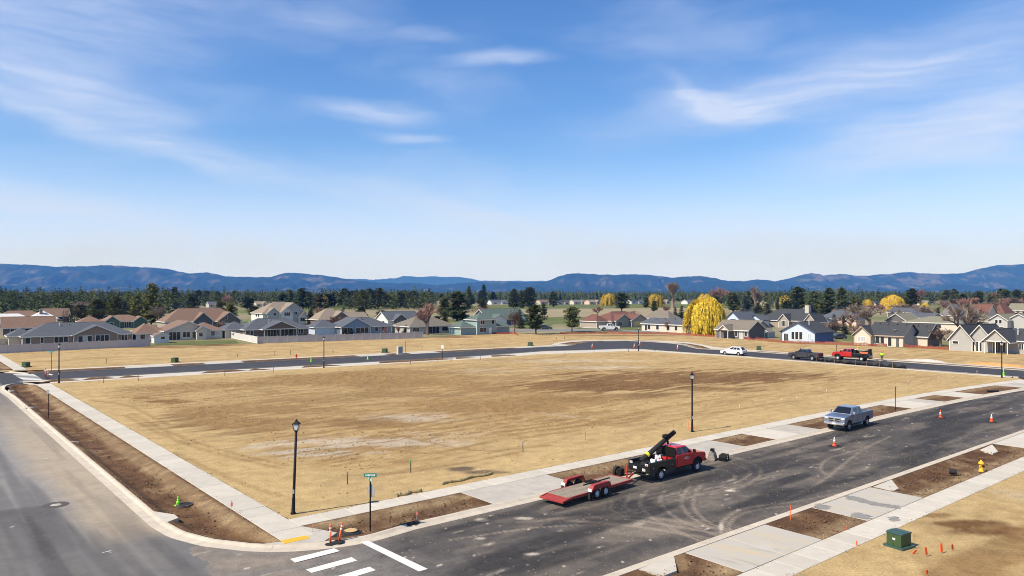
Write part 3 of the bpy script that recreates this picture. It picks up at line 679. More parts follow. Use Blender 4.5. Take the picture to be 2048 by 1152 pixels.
lefta = [Q(-5.8, t) for t in (80, 60, 40, 25, 12, 7)] + PX([(328, 1037.5), (367, 1059), (425, 1074.5), (504, 1083.8), (548, 1086)])
leftb = [Q(-1.87, t) for t in (84.5, 60, 40, 20, 10, 5, 0, -3.75)]
lefta = PX([(30, 768.5), (17, 772), (20, 778)]) + [Q(-5.8, 77)] + lefta[1:]
leftb = [Q(-1.87, 86.3), Q(-1.87, 84)] + leftb[1:]
strip('planting_strip_left', lefta, leftb, .38, 11, n=330, m=26, bank=.5)
fs = [(0.6, 11.4), (19.2, 31.0), (39.5, 44.5), (52.5, 73.4), (82.2, 88.0), (93.2, 105.5)]
for i, (a, b) in enumerate(fs):
    A = [F(x, -5.28) for x in np.linspace(a, b, 12)]; Bq = [F(x, -1.62) for x in np.linspace(a, b, 12)]
    if i == 0: A = PX([(655, 1080.2), (690, 1076), (735, 1067.4)]) + [F(x, -5.28) for x in np.linspace(5, b, 8)]; Bq = [F(x, -1.62) for x in np.linspace(0.1, b, 12)]
    strip('planting_strip_front', A, Bq, (.22 if i in (0, 1) else .06), 20 + i)
ns = [(-3.0, 13.5), (21.0, 26.3), (34.1, 57.6), (67, 84), (92, 112)]
for i, (a, b) in enumerate(ns):
    strip('planting_strip_near', [F(x, -18.55) for x in np.linspace(a, b, 12)] if i else [Q(.5, -19), Q(4, -18.6), Q(13.5, -18.55)], [F(x, -22.2) for x in np.linspace(a, b, 12)], (.16 if i != 1 else .02), 40 + i, bank=.75)
def muddy_concrete():
    m = bpy.data.materials.new('muddy_concrete'); m.use_nodes = True; N = m.node_tree.nodes; K = m.node_tree.links; p = N['Principled BSDF']; p.inputs['Roughness'].default_value = .9
    tc = N.new('ShaderNodeTexCoord'); rot = N.new('ShaderNodeMapping'); rot.vector_type = 'TEXTURE'; rot.inputs['Rotation'].default_value = (0, 0, ANG + R(12)); K.new(tc.outputs['Object'], rot.inputs[0])
    cur = None
    for sx, sy, lo, hi, col in ((1.1, .16, .50, .66, (.50, .40, .255)), (2.3, .25, .56, .70, (.27, .245, .20)), (.5, .5, .5, .8, (.50, .465, .40))):
        mp = N.new('ShaderNodeMapping'); mp.inputs['Scale'].default_value = (sx, sy, 1); mp.inputs['Location'].default_value = (sx * 7, 3, 0); K.new(rot.outputs[0], mp.inputs[0])
        n = N.new('ShaderNodeTexNoise'); n.inputs['Scale'].default_value = 1.0; n.inputs['Detail'].default_value = 8; n.inputs['Roughness'].default_value = .65; K.new(mp.outputs[0], n.inputs[0])
        mr = N.new('ShaderNodeMapRange'); mr.interpolation_type = 'SMOOTHSTEP'; mr.inputs[1].default_value = lo; mr.inputs[2].default_value = hi; mr.inputs[4].default_value = .8; K.new(n.outputs[0], mr.inputs[0])
        mx = N.new('ShaderNodeMix'); mx.data_type = 'RGBA'; K.new(mr.outputs[0], mx.inputs[0]); mx.inputs[7].default_value = (*col, 1)
        if cur is None: mx.inputs[6].default_value = (.44, .40, .335, 1)
        else: K.new(cur, mx.inputs[6])
        cur = mx.outputs[2]
    K.new(cur, p.inputs['Base Color']); return m
m_muddy = muddy_concrete()
drv = empty_structure('driveways_far_side'); drn = empty_structure('driveways_near_side')
for a, b in zip([x[1] for x in fs], [x[0] for x in fs[1:]] + [114.5]):
    k = 3 if b - a > 8.5 else 2
    for j in range(k):
        x0 = a + (b - a) * j / k; x1 = a + (b - a) * (j + 1) / k
        slab('driveway_slab', [F(x0, -5.25), F(x1, -5.25), F(x1, -1.66), F(x0, -1.66)], -.004, m_conc if random.random() < .45 else m_conc_grey, drv)
for a, b in zip([x[1] for x in ns], [x[0] for x in ns[1:]] + [118]):
    for j in range(2):
        x0 = a + (b - a) * j / 2; x1 = a + (b - a) * (j + 1) / 2
        slab('driveway_slab', [F(x0, -22.13), F(x1, -22.13), F(x1, -18.62), F(x0, -18.62)], -.004, m_muddy if a < 30 else m_conc, drn)
# wet and muddy stains on the near driveways
m_wet = M('damp_stain', (.25, .23, .20), .6, .2, 3); m_mud = M('mud_stain', (.47, .39, .27), .9, .15, 4)
def stain(px, z, mat, name='mud_stain'):
    rnd = random.Random(hash(tuple(px[0])) & 999); pts = []
    q = [G(u, v, z) for u, v in px]
    for a, b in zip(q, q[1:] + q[:1]):
        for k in range(11):
            p = a.lerp(b, k / 11); pts.append(p + Vector((rnd.uniform(-1, 1), rnd.uniform(-1, 1), 0)) * (.13 if k else 0))
    return structure(poly_sheet(name, pts, z, mat))
stain([(1686, 990), (1705, 991), (1760, 1006), (1800, 1011), (1797, 1017), (1745, 1010), (1690, 996)], .006, m_wet, 'damp_stain')
stain([(1628, 1008), (1640, 1006), (1663, 1013), (1650, 1019), (1632, 1016)], .006, m_wet, 'damp_stain')
stain([(1700, 1027), (1715, 1024), (1742, 1031), (1735, 1038), (1705, 1033)], .006, m_wet, 'damp_stain')
stain([(1772, 1033), (1790, 1032), (1800, 1040), (1785, 1043)], .007, m_wet, 'damp_stain')
# concrete spillways behind the kerb
def flat_piece(name, px, z, th, mat, dip=.1, dip_first=True):
    p = [G(u, v, z) for u, v in px]; q0 = p[0]; q = [(a.x, a.y) for a in p]
    if sum(q[i][0] * q[(i + 1) % len(q)][1] - q[(i + 1) % len(q)][0] * q[i][1] for i in range(len(q))) < 0: q = q[::-1]
    o = MB().prism(q, z - th, z); c = Vector((sum(a[0] for a in q) / len(q), sum(a[1] for a in q) / len(q))); rd = Vector((q0[0], q0[1]))
    n_ = len(q); ks = (Vector(p[0].to_2d()) , Vector(p[1 if dip_first else -1].to_2d())) 
    for i in range(2 * n_):
        a = Vector(o.v[i][:2]); d_ = min((a - k_).length for k_ in ks)
        if d_ > .05: o.v[i] = (o.v[i][0], o.v[i][1], o.v[i][2] - dip)
    return structure(o.build(name, mat))
for px in ([(1277, 1137), (1347, 1109), (1353, 1137), (1329, 1146)], [(1745, 973), (1782, 958.5), (1796, 974), (1786, 979)], [(1959, 899), (1983, 888.5), (1995, 901), (1984, 905)],
           [(304, 1021), (350, 1027), (358, 1033.5), (331, 1045)], [(130, 878.5), (139, 881), (159, 881.5), (136, 883)], [(47, 810), (54, 813), (73, 813), (52, 816)], [(17, 778.5), (22, 780.5), (31, 780.5), (20, 783)]):
    flat_piece('spillway', px, .008, .3, m_conc, .07 if px[0][0] > 1000 else .03, px[0][0] > 1000)

# back street verges: soil strips and driveways, from the places where they meet the pavement
def sB(u, tt):
    k = (u - 1024) / FOC; a = B(0, tt); d = SB
    return (k * a.y - a.x) / (d.x - k * d.y)
structure(poly_sheet('driveways_back_near', [p for p in offset_path(resample(near_field, 2.), 1.6)] + [p for p in offset_path(resample(near_edge, 2.), -.7)][::-1], -.03, m_conc))
fo = offset_path(resample(far_top, 2.), -1.6); fi = offset_path(resample(far_edge, 2.), .7)
structure(poly_sheet('driveways_back_far', fo + fi[::-1], -.03, m_conc))
for i, (u0, u1) in enumerate([(94, 149), (174, 221), (246, 272), (410, 482), (503, 527), (608, 668), (760, 897), (913, 938), (984, 1026)]):
    a, b = sB(u0, 3.4), sB(u1, 3.4)
    strip('planting_strip_back_near', [B(x, 1.7, 0) for x in np.linspace(a - 1, b + 1, 8)], [B(x, 5.2, 0) for x in np.linspace(a + .8, b - .8, 8)], .02, 60 + i, rise=.07, zb=-.004)
for i, (u0, u1) in enumerate([(56, 250), (344, 408), (484, 714), (771, 816), (874, 1030)]):
    a, b = sB(u0, 20.4), sB(u1, 20.4)
    strip('planting_strip_back_far', [B(x, 18.6, 0) for x in np.linspace(a, b, 10)], [B(x, 22.0, 0) for x in np.linspace(a, b, 10)], .03, 80 + i, rise=.08, zb=-.004)
for i, px in enumerate(([(1118, 687.8), (1140, 684.2), (1175, 682.0), (1205, 681.4), (1203, 682.4), (1178, 683.6), (1158, 686.2), (1140, 689.2)], [(1352, 685.4), (1378, 687.2), (1405, 692), (1420, 697), (1400, 696.6), (1388, 693), (1372, 688.4)], [(1262, 680.8), (1300, 681.3), (1318, 682.4), (1290, 682.2)])):
    a = PX(px[:4]); b = PX(px[4:][::-1]) if i < 2 else PX([px[3], px[2]]); a = a if i < 2 else PX(px[:2])
    strip('planting_strip_bend', a, b, -.03, 90 + i, n=40, m=8, zb=-.004)
structure(poly_sheet('planting_strip_right_far', [Q(134.9, t) for t in (54, 20, -30)] + [Q(136, t) for t in (-30, 20, 54)], -.018, m_soil))
structure(poly_sheet('planting_strip_right_near', [Q(120.1, t) for t in (46, 20, 4)] + [Q(120.9, t) for t in (4, 20, 46)], -.018, m_soil))

# ---- land beyond: fairways, lawns, quiet road
def sheet(name, px, z, mat): return structure(poly_sheet(name, [G(u, v, z) for u, v in px], z, mat))
sheet('fairway', [(870, 617), (960, 611), (1100, 608), (1250, 606.5), (1420, 608), (1500, 612), (1430, 616), (1250, 615.5), (1100, 617), (960, 620)], .02, m_lawn)
sheet('fairway', [(1040, 644), (1060, 637), (1130, 634), (1200, 634), (1195, 643), (1120, 647)], .02, m_lawn)
sheet('fairway', [(1330, 634), (1340, 627), (1430, 624), (1420, 632)], .02, m_lawn)
sheet('fairway', [(1495, 622), (1560, 620), (1640, 622), (1520, 634)], .02, m_lawn)
sheet('rough_grass', [(930, 626), (1050, 619), (1300, 616.5), (1500, 617), (1480, 623), (1400, 630), (1300, 633), (1100, 634), (950, 637)], .015, m_drygrass)
sheet('fairway', [(470, 624), (500, 618), (620, 612), (720, 610), (700, 618), (560, 626)], .02, m_lawn)
sheet('fairway', [(470, 612), (560, 606), (620, 604), (600, 609)], .02, m_lawn)
sheet('lawn', [(305, 690), (330, 684), (470, 680), (480, 686), (400, 690)], .03, m_lawn)
sheet('lawn', [(1130, 662.5), (1180, 650), (1240, 648), (1330, 661), (1260, 664)], .02, m_lawn)
sheet('lawn', [(1640, 678), (1660, 664), (1720, 664), (1708, 682)], .02, m_lawn)
sheet('lawn', [(1010, 655), (1060, 647), (1110, 647), (1090, 658)], .02, m_lawn)
sheet('suburb_road', [(960, 660.5), (1100, 658), (1220, 658), (1330, 663.5), (1330, 666), (1220, 661.5), (1100, 662), (960, 664)], .028, m_road_old)
sheet('suburb_driveway', [(1160, 656), (1185, 650), (1205, 650), (1222, 657)], .026, m_conc)

# loose soil and gravel spilled along pavements, kerbs and on the new asphalt
def crumbs():
    rng = np.random.default_rng(21); Pq = []
    def edge(fn, s0, s1, t, n, sd, z):
        for k in range(n):
            s_ = rng.uniform(s0, s1); q = fn(s_, t + rng.normal(0, sd)); Pq.append((q.x, q.y, z))
    edge(F, 0, 110, -.02, 900, .10, .004); edge(F, 12, 110, -1.6, 350, .12, .004); edge(F, 0, 110, -22.2, 450, .12, .004); edge(F, 0, 110, -23.8, 800, .12, .004); edge(F, 0, 110, -6.0, 500, .35, -.12); edge(F, 8, 110, -17.9, 500, .4, -.12)
    edge(lambda s_, t: Q(t, s_), 0, 84, -.02, 500, .10, .004); edge(lambda s_, t: Q(t, s_), 0, 84, -1.85, 400, .10, .004); edge(lambda s_, t: Q(t, s_), 5, 70, -5.7, 350, .12, .004)
    for k in range(1400): s_ = rng.uniform(2, 70) ; q = F(s_, rng.uniform(-17.5, -6.5)); Pq.append((q.x, q.y, -.105))
    Pq = np.array(Pq); scatter('spilled_crumbs', Pq, .018 + .035 * rng.random(len(Pq)) ** 2, M('crumb_soil', (.34, .26, .16), .95, .3, 5), 6, .7)
    Pq = []
    for i, (a, b, t0, t1, dz) in enumerate([(0.6, 11.4, -5.0, -1.9, -.12), (19.2, 31, -5, -1.9, -.12), (39.5, 44.5, -5, -1.8, -.04), (52.5, 73.4, -5, -1.8, -.04), (0, 13.5, -21.9, -18.9, -.07), (21, 26.3, -22, -18.8, -.02), (34.1, 57.6, -21.9, -18.9, -.07)]):
        for k in range(int((b - a) * 28)): q = F(rng.uniform(a, b), rng.uniform(t0, t1)); Pq.append((q.x, q.y, dz + rng.uniform(-.03, .03)))
    for k in range(1500): t_ = rng.uniform(1, 78); q = Q(rng.uniform(-5.3, -2.2), t_); Pq.append((q.x, q.y, -.2 - .18 * rng.random()))
    Pq = np.array(Pq); scatter('planting_clods', Pq, .03 + .08 * rng.random(len(Pq)) ** 2.2, M('planting_clod', (.155, .09, .045), .95, .3, 5), 9, .75)
crumbs()

strip('planting_strip_beyond', [Q(-5.7, t) for t in (113.5, 130, 150)], [Q(-1.95, t) for t in (113.5, 130, 150)], .05, 97, zb=.11)
# ================================================================ street furniture and vehicles
m_black = M('black_metal', (.009, .009, .009), .6, .1, 3, spec=.2); m_lampglass = M('lamp_glass', (.72, .72, .70), .25, .03, 3); m_steel = M('grey_steel', (.36, .36, .37), .45, .1, 4, metal=.3); m_rubber = M('rubber', (.022, .021, .021), .9, .15, 5)
m_orange = M('safety_orange', (.85, .13, .03), .55, .08, 4); m_white = M('reflective_white', (.82, .80, .78), .5, .05, 4); m_lime = M('lime_plastic', (.30, .85, .05), .5, .05, 4); m_wood = M('stake_wood', (.42, .31, .19), .9, .2, 6); m_wooddark = M('weathered_wood', (.16, .11, .075), .9, .25, 6)
m_bluepaint = M('blue_paint', (.18, .27, .45), .7, .1, 4); m_greenpaint = M('green_paint', (.12, .55, .10), .7, .1, 4); m_tgreen = M('transformer_green', (.045, .085, .03), .55, .08, 2); m_tgreen2 = M('transformer_lid', (.04, .085, .075), .45, .08, 2); m_hyd = M('hydrant_yellow', (.80, .42, .02), .5, .08, 4); m_red = M('hydrant_red', (.55, .05, .03), .5, .08, 4)
m_signgreen = M('sign_green', (.01, .22, .15), .4, .05, 3); m_teal = M('sign_teal', (.16, .52, .45), .4, .05, 3); m_pale = M('pale_tan_box', (.50, .47, .42), .6, .05, 2); m_iron = M('cast_iron', (.09, .075, .065), .7, .2, 8); m_wornmetal = M('worn_steel', (.30, .26, .21), .6, .25, 5, metal=.2)
def rpt(u, v, z=0): return G(u, v, z)
# ---- street lamps (prototype built once, then copied with their parts)
def copy_tree(root, loc, rz, label, group=None, scale=1.0):
    r = root.copy(); sc.collection.objects.link(r); r.location = loc; r.rotation_euler = (0, 0, rz); r['label'] = label; r.scale = (scale,) * 3
    if group: r['group'] = group
    for c in [o for o in KIDS[root.name]]:
        k = c.copy(); sc.collection.objects.link(k); k.parent = r
        for g in KIDS.get(c.name, []):
            q = g.copy(); sc.collection.objects.link(q); q.parent = k
    return r
KIDS = {}
def reg(root):
    for o in sc.objects:
        if o.parent is not None and (o.parent == root or o.parent.parent == root): KIDS.setdefault(o.parent.name, [])
    for o in sc.objects:
        if o.parent is not None and o.parent.name in KIDS and o not in KIDS[o.parent.name]: KIDS[o.parent.name].append(o)
    KIDS.setdefault(root.name, [])
LG = 'black lantern street lamps'
lp = thing('street_lamp', 'nearest black lantern street lamp at the corner of the dirt lot', 'street lamp', rpt(587, 1027), 0, LG)
MB().lathe([(.16, 0), (.16, .08), (.12, .12), (.10, .9), (.085, 1.0), (.075, 5.05), (.001, 5.05)], (0, 0, 0), 14).build('post', m_black, lp, True)
MB().lathe([(.075, 5.0), (.12, 5.06), (.13, 5.10), (.001, 5.11)], (0, 0, 0), 12).build('collar', m_black, lp)
gl = MB(); n4 = []
gl.box((0, 0, 5.30), (.25, .25, .37), 0); vs = gl.v
gl.v = [(x * (1.45 if z > 5.3 else .82), y * (1.45 if z > 5.3 else .82), z) for x, y, z in gl.v]
gl.build('lantern_glass', m_lampglass, lp)
for sx, sy in ((-1, -1), (1, -1), (1, 1), (-1, 1)): MB().tube((sx * .105, sy * .105, 5.10), (sx * .185, sy * .185, 5.49), .018, n=5).build('lantern_bar', m_black, lp)
MB().lathe([(.30, 5.48), (.30, 5.50), (.11, 5.64), (.085, 5.66), (.085, 5.72), (.03, 5.76), (.001, 5.80)], (0, 0, 0), 4).build('lantern_roof', m_black, lp).rotation_euler = (0, 0, R(45))
MB().bb(-.05, .05, -.115, -.085, 1.25, 1.5).build('notice', m_steel, lp)
reg(lp)
for (u, v, lab, k) in ((1384, 863, 'black lantern street lamp in the dirt lot above the red truck', 1.0), (118.5, 766, 'black lantern street lamp at the left end of the back street', 1.03), (648, 735.5, 'black lantern street lamp on the back street before the vinyl fence', .98), (1277, 702, 'black lantern street lamp at the wide bend of the back street', 1.0), (2003, 755, 'black lantern street lamp at the far right corner of the lot', 1.0)):
    copy_tree(lp, rpt(u, v), 0, lab, LG, k)
lp.rotation_euler = (0, R(2.0), 0)
# ---- street name and stop sign seen from behind
sg = thing('street_sign', 'stop sign seen from behind with green street name blades on top', 'sign', rpt(741, 1061, -.05), ANG)
MB().tube((0, 0, 0), (0, 0, 3.06), .045, n=8).build('post', m_black, sg)
oc = MB(); pts = [(.0, .375 * math.cos(R(22.5 + 45 * i)) / math.cos(R(22.5)), .375 * math.sin(R(22.5 + 45 * i)) / math.cos(R(22.5))) for i in range(8)]
oc.add([(.065, y, z + 2.28) for _, y, z in pts] + [(.075, y, z + 2.28) for _, y, z in pts], [tuple(range(7, -1, -1)), tuple(range(8, 16))] + [(i, (i + 1) % 8, 8 + (i + 1) % 8, 8 + i) for i in range(8)])
oc.build('stop_plate', m_steel, sg, fix=True)
b1 = MB().bb(-.36, .36, -.012, .012, 3.07, 3.27).build('name_blade', m_signgreen, sg); b1.rotation_euler = (0, 0, R(-38))
b2 = MB().bb(-.012, .012, -.34, .34, 2.84, 3.04).build('name_blade', m_teal, sg); b2.rotation_euler = (0, 0, R(-14))
for b, ax in ((b1, 0), (b2, 1)):
    rr = random.Random(3)
    mb = MB(); x = -.27
    while x < .26:
        w = rr.uniform(.03, .07); zc = 3.17 if ax == 0 else 2.94
        if ax == 0: mb.bb(x, x + w, -.0155, -.0145, zc - .055, zc + .05); mb.bb(x, x + w, .0145, .0155, zc - .055, zc + .05)
        else: mb.bb(-.0155, -.0145, x, x + w, zc - .055, zc + .05); mb.bb(.0145, .0155, x, x + w, zc - .055, zc + .05)
        x += w + .025
    o = mb.build('lettering', m_white, b); o['kind'] = 'stuff'
# simple plate signs
def plate_sign(name, label, u, v, vt, w, h, face, mat, back, cat='sign', z=0.0):
    p = rpt(u, v, z); H = (v - vt) * p.y / FOC; e = thing(name, label, cat, p, 0, 'small roadside signs')
    MB().tube((0, 0, 0), (0, 0, H - .05), .04, n=7).build('post', m_black, e)
    q = MB().bb(-w / 2, w / 2, -.075, -.055, H - h, H).build('plate', mat, e); e.rotation_euler = (0, 0, face); return e
plate_sign('parking_sign', 'small square sign on black post in the left planting strip', 97.5, 836, 779, .34, .45, R(-20), m_steel, None, z=-.2)
plate_sign('parking_sign', 'thin black sign post in the strip right of the silver pickup', 1790, 821, 772, .12, .4, R(40), m_bluepaint, None)
plate_sign('parking_sign', 'white-topped sign on the near side of the back street', 885, 717.5, 690, .55, .75, 0, m_white, None)
plate_sign('thin_sign_post', 'thin bare sign post right of the tan utility cabinet', 811.5, 706.5, 683, .1, .3, 0, m_black, None)
plate_sign('street_name_post', 'thin street name post at the far left corner', 103.5, 741.5, 702, .9, .25, R(15), m_teal, None)
plate_sign('thin_sign_post', 'thin sign post behind the dark pickup', 1600.5, 710, 696, .12, .5, 0, m_black, None)
plate_sign('thin_sign_post', 'thin sign post behind the hood of the far red truck', 1672.5, 712, 690, .1, .4, 0, m_black, None)
# ---- traffic cones and delineators
def cone(label, u, v, z, mats, h=.74, ring=True, group='traffic cones', tilt=0, rr=.17):
    e = thing('traffic_cone', label, 'traffic cone', rpt(u, v, z), random.uniform(0, 1), group); e.rotation_euler[1] = tilt
    MB().bb(-.2, .2, -.2, .2, 0, .045).build('base', mats[2], e, bevel=.02)
    n = 12; MB().lathe([(rr, .045), (rr * .83, h * .25)], (0, 0, 0), n).build('lower_body', mats[0], e, True)
    MB().lathe([(rr * .83, h * .25), (rr * .62, h * .5), (rr * .62, h * .5)], (0, 0, 0), n).build('middle_body', mats[0], e, True)
    MB().lathe([(rr * .622, h * .5), (rr * .44, h * .72)], (0, 0, 0), n).build('reflective_collar', mats[1], e, True)
    MB().lathe([(rr * .44, h * .72), (rr * .2, h), (.001, h + .005)], (0, 0, 0), n).build('tip', mats[3], e, True)
    if ring: MB().lathe([(.50, 0), (.50, .035), (.34, .06), (.30, .02)], (.02, 0, 0), 18, cap=False).build('weight_ring', m_rubber, e)
    return e
cone('orange cone with white collar in front of the silver pickup', 1668, 892, -.098, (m_orange, m_white, m_orange, m_white), .82)
cone('orange cone on the asphalt right of the silver pickup', 1880, 835, -.098, (m_orange, m_white, m_orange, m_orange), .82)
cone('orange cone nearest the right edge on the front street', 1982, 844, -.098, (m_orange, m_white, m_orange, m_white), .82)
cone('lime green cone beside the open drain in the left strip', 357.5, 1010.5, -.34, (m_lime, m_lime, m_lime, m_lime), .60, False, rr=.15)
for u, v, lab in ((622.5, 723.5, 'lime cone on the back street left of the third lamp'), (735.5, 719, 'lime cone on the near edge of the back street'), (2006.5, 751, 'lime cone beside the far right lamp')): cone(lab, u, v, -.13, (m_lime, m_lime, m_lime, m_lime), 1.2 if u > 2000 else .95, False)
for u, v, lab in ((1184.5, 695.5, 'orange and white barrel left in the wide bend'), (1268.5, 695.5, 'tall orange and white barrel beside the bend lamp'), (1355, 698.5, 'orange and white barrel right in the wide bend'), (1279.5, 690, 'pale barrel behind the bend lamp')): cone(lab, u, v, -.13, (m_orange, m_white, m_orange, m_white), 1.0, False, 'barrels in the bend', rr=.24)
def delineator(label, u, v, z, tilt, h=1.05):
    e = thing('delineator_post', label, 'delineator', rpt(u, v, z), .4, 'orange delineator posts')
    MB().lathe([(.34, 0), (.34, .03), (.22, .075), (.001, .08)], (0, 0, 0), 8).build('rubber_base', m_rubber, e)
    b = thing  # noqa
    ob = []
    for n_, a, c, m in (('tube', .07, h * .62, m_orange), ('reflective_band', h * .62, h * .70, m_white), ('tube', h * .70, h * .78, m_orange), ('reflective_band', h * .78, h * .86, m_white), ('tube', h * .86, h, m_orange)):
        o = MB().lathe([(.052, a), (.050, c), (.001, c)] if n_ == 'tube' else [(.054, a), (.053, c)], (0, 0, 0), 10).build(n_, m, e, True); o.rotation_euler = (0, tilt, R(20))
delineator('upright orange delineator post at the corner ramp kerb', 661.5, 1087, -.11, 0); delineator('tilted orange delineator post right of the upright one', 678, 1083, -.06, R(13))
for u, v, lab in ((91, 752, 'left delineator of the cluster at the far left crossing'), (93.5, 754.5, 'front delineator of the cluster at the far left crossing'), (96.5, 757, 'rightmost delineator of the cluster at the far left crossing')): delineator(lab, u, v, -.13, R(random.uniform(-5, 5)), 1.35)
# ---- manholes and drains
def disc(name, label, u, v, z, r, mats, h=.03, ring=.1, tall=0.0):
    e = thing(name, label, 'manhole', rpt(u, v, z), 0, 'manholes and drains')
    MB().lathe([(r, -.2), (r, h), (r - ring, h + .004), (r - ring, h - .03)], (0, 0, tall), 24, cap=False).build('frame', mats[0], e)
    MB().lathe([(r - ring - .01, -.2), (r - ring - .01, h - .008), (.001, h)], (0, 0, tall), 24).build('cover', mats[1], e); return e
disc('manhole_cover', 'round manhole with concrete collar in the worn left street', 113, 1009, -.092, .75, (m_iron, m_conc_grey), .012, .42)
disc('open_drain', 'black open drain ring beside the lime green cone', 370.5, 1011.5, -.36, .52, (m_iron, m_rubber), .14, .08)
e = disc('raised_manhole', 'raised manhole with rusty lid on black collar beside the street sign', 702, 1066, -.18, .42, (m_iron, M('rusty_lid', (.52, .36, .16), .8, .15, 5)), .2, .05)
MB().lathe([(.66, 0), (.62, .08), (.5, .15), (.44, .16)], (0, 0, -.02), 20, cap=False).build('black_collar', m_rubber, e)
e = thing('black_drain_cover', 'black plastic drain cover by the front kerb', 'drain cover', rpt(826, 1047, -.05), ANG, 'manholes and drains'); MB().box((0, 0, .05), (1.0, .35, .16), 0, 0, .7).build('cover', m_rubber, e, bevel=.03); MB().tube((-.1, 0, .12), (.1, 0, .12), .02, n=6).build('lift_bar', m_black, e)
e = thing('black_pipe_end', 'black pipe end lying in the strip left of the hydrant', 'pipe', rpt(1905, 948, -.05), R(60)); MB().lathe([(.16, -.25), (.2, -.25), (.2, .25), (.16, .25)], (0, 0, .2), 14, axis='Y', cap=False).build('pipe_wall', m_rubber, e); MB().box((.25, .05, .1), (.3, .3, .2), .4, 0, .6).build('pipe_cap', m_rubber, e)
e = thing('grey_drain_pipe', 'black pipe section lying in the far right planting strip', 'pipe', rpt(1984, 784, -.02), R(4)); MB().tube((-.75, 0, .14), (.75, 0, .14), .14, n=10).build('pipe_wall', m_rubber, e); MB().lathe([(.17, -.08), (.17, .08)], (.7, 0, .14), 12, axis='Y').build('pipe_collar', m_rubber, e)
# ---- transformers, cabinet, hydrants
tr = thing('transformer_box', 'large green transformer cabinet on its pad at lower right', 'transformer', rpt(1797, 1092), ANG - R(8), 'green transformer cabinets')
tr.scale = (.74,) * 3
MB().bb(-.8, .8, -.75, .75, 0, .16).build('pad', m_tgreen2, tr, bevel=.02)
MB().bb(-.68, .55, -.55, .55, .16, 1.02).build('body', m_tgreen, tr, bevel=.02)
lid = MB().side([(-.72, 1.02), (.6, 1.02), (.6, 1.09), (-.06, 1.13), (-.72, 1.09)], -.6, .6).build('lid', m_tgreen2, tr, bevel=.015); MB().bb(-.075, -.045, -.605, .605, 1.10, 1.145).build('lid_seam', m_tgreen, lid)
MB().bb(-.71, -.682, -.12, .08, .62, .74).build('warning_label', m_white, tr)
MB().bb(-.69, -.68, -.01, .01, .18, 1.0).build('door_seam', m_rubber, tr); hnd = MB().tube((-.72, -.06, .45), (-.72, -.06, .58), .02, n=6).build('handle', m_steel, tr)
reg(tr)
for u, v, lab in ((53, 734, 'dark transformer cabinet at the far left corner lot'), (350.5, 724.5, 'dark transformer cabinet behind the back street left of centre'), (770, 705, 'dark transformer cabinet left of the tan utility cabinet'), (1061, 691.5, 'green transformer cabinet before the wide bend'), (1518, 700, 'dark transformer cabinet behind the white car')):
    copy_tree(tr, rpt(u, v), ANG - R(60), lab, 'green transformer cabinets', .82)
e = thing('utility_cabinet', 'tall tan utility cabinet on the far side of the back street', 'cabinet', rpt(799.5, 708.5), ANG - R(6)); MB().bb(-.55, .55, -.4, .4, .15, 1.75).build('body', m_pale, e, bevel=.02); MB().bb(-.6, .6, -.45, .45, 0, .15).build('plinth', m_conc, e); MB().bb(-.5, .5, -.43, -.4, .25, 1.65).build('door', m_steel, e); MB().bb(.38, .42, -.46, -.43, .9, 1.05).build('handle', m_black, e)
def hydrant(label, u, v, z, m, sc_=1.0):
    e = thing('fire_hydrant', label, 'fire hydrant', rpt(u, v, z), .6, 'fire hydrants'); e.scale = (sc_,) * 3
    MB().lathe([(.19, 0), (.19, .05), (.12, .06), (.12, .48), (.15, .50), (.15, .55), (.13, .56)], (0, 0, 0), 14).build('barrel', m, e, True)
    MB().lathe([(.20, .55), (.20, .58), (.15, .68), (.09, .74), (.05, .76), (.045, .83), (.001, .84)], (0, 0, 0), 14).build('bonnet', m, e, True)
    for a in (0, math.pi): MB().tube((0, 0, .42), (math.cos(a) * .2, math.sin(a) * .2, .42), .055, n=8).build('side_nozzle', m, e)
    MB().tube((0, 0, .40), (0, -.22, .40), .08, n=10).build('front_nozzle', m_black if m is m_hyd else m, e)
hydrant('yellow fire hydrant in the near planting strip at right', 1961, 942.5, -.04, m_hyd, 1.05); hydrant('small red fire hydrant on the far side of the back street', 593, 716.5, 0, m_red, 1.1)
# ---- survey stakes
NS = {}
def stake(u, v, vt, kind, where, w=.045, lean=None):
    p = rpt(u, v); h = max(.25, (v - vt) * p.y / FOC); i = NS.setdefault(where, 0); NS[where] += 1
    e = thing('survey_stake', f'{kind} survey stake {where}' if ORD_ON.get(where) is None else f'{kind} survey stake {where}, {ORD[i]} from the left', 'stake', p, random.uniform(0, 1.5), 'survey stakes'); e.rotation_euler[0] = random.gauss(0, .03) if lean is None else lean[0]; e.rotation_euler[1] = random.gauss(0, .03) if lean is None else lean[1]
    body, tip = {'blue-topped': (m_wooddark, m_bluepaint), 'green-topped': (m_wooddark, m_greenpaint), 'pale wooden': (m_wood, m_white), 'dark wooden': (m_wooddark, m_wooddark), 'orange': (m_orange, m_orange), 'green': (M('green_stake', (.10, .16, .04), .8, .1, 3), m_greenpaint)}[kind]
    MB().box((0, 0, h * .39), (w, w * .6, h * .78 + .1)).build('shaft', body, e); MB().box((0, 0, h * .89), (w * 1.05, w * .65, h * .22)).build('painted_tip', tip, e)
ORD_ON = {w: 1 for w in ('along the near edge of the back street', 'behind the back street', 'at the right end of the dirt lot', 'beyond the wide bend', 'beside the second lamp')}
stake(695.7, 968, 943, 'blue-topped', 'left of the street sign', .07); stake(821.8, 944.5, 919, 'green-topped', 'in the lot behind the planting strip', .07); stake(1046, 904.5, 884, 'blue-topped', 'in the lot above the damp patch', .06); stake(1170, 880, 858, 'green', 'in the lot left of the red truck', .06)
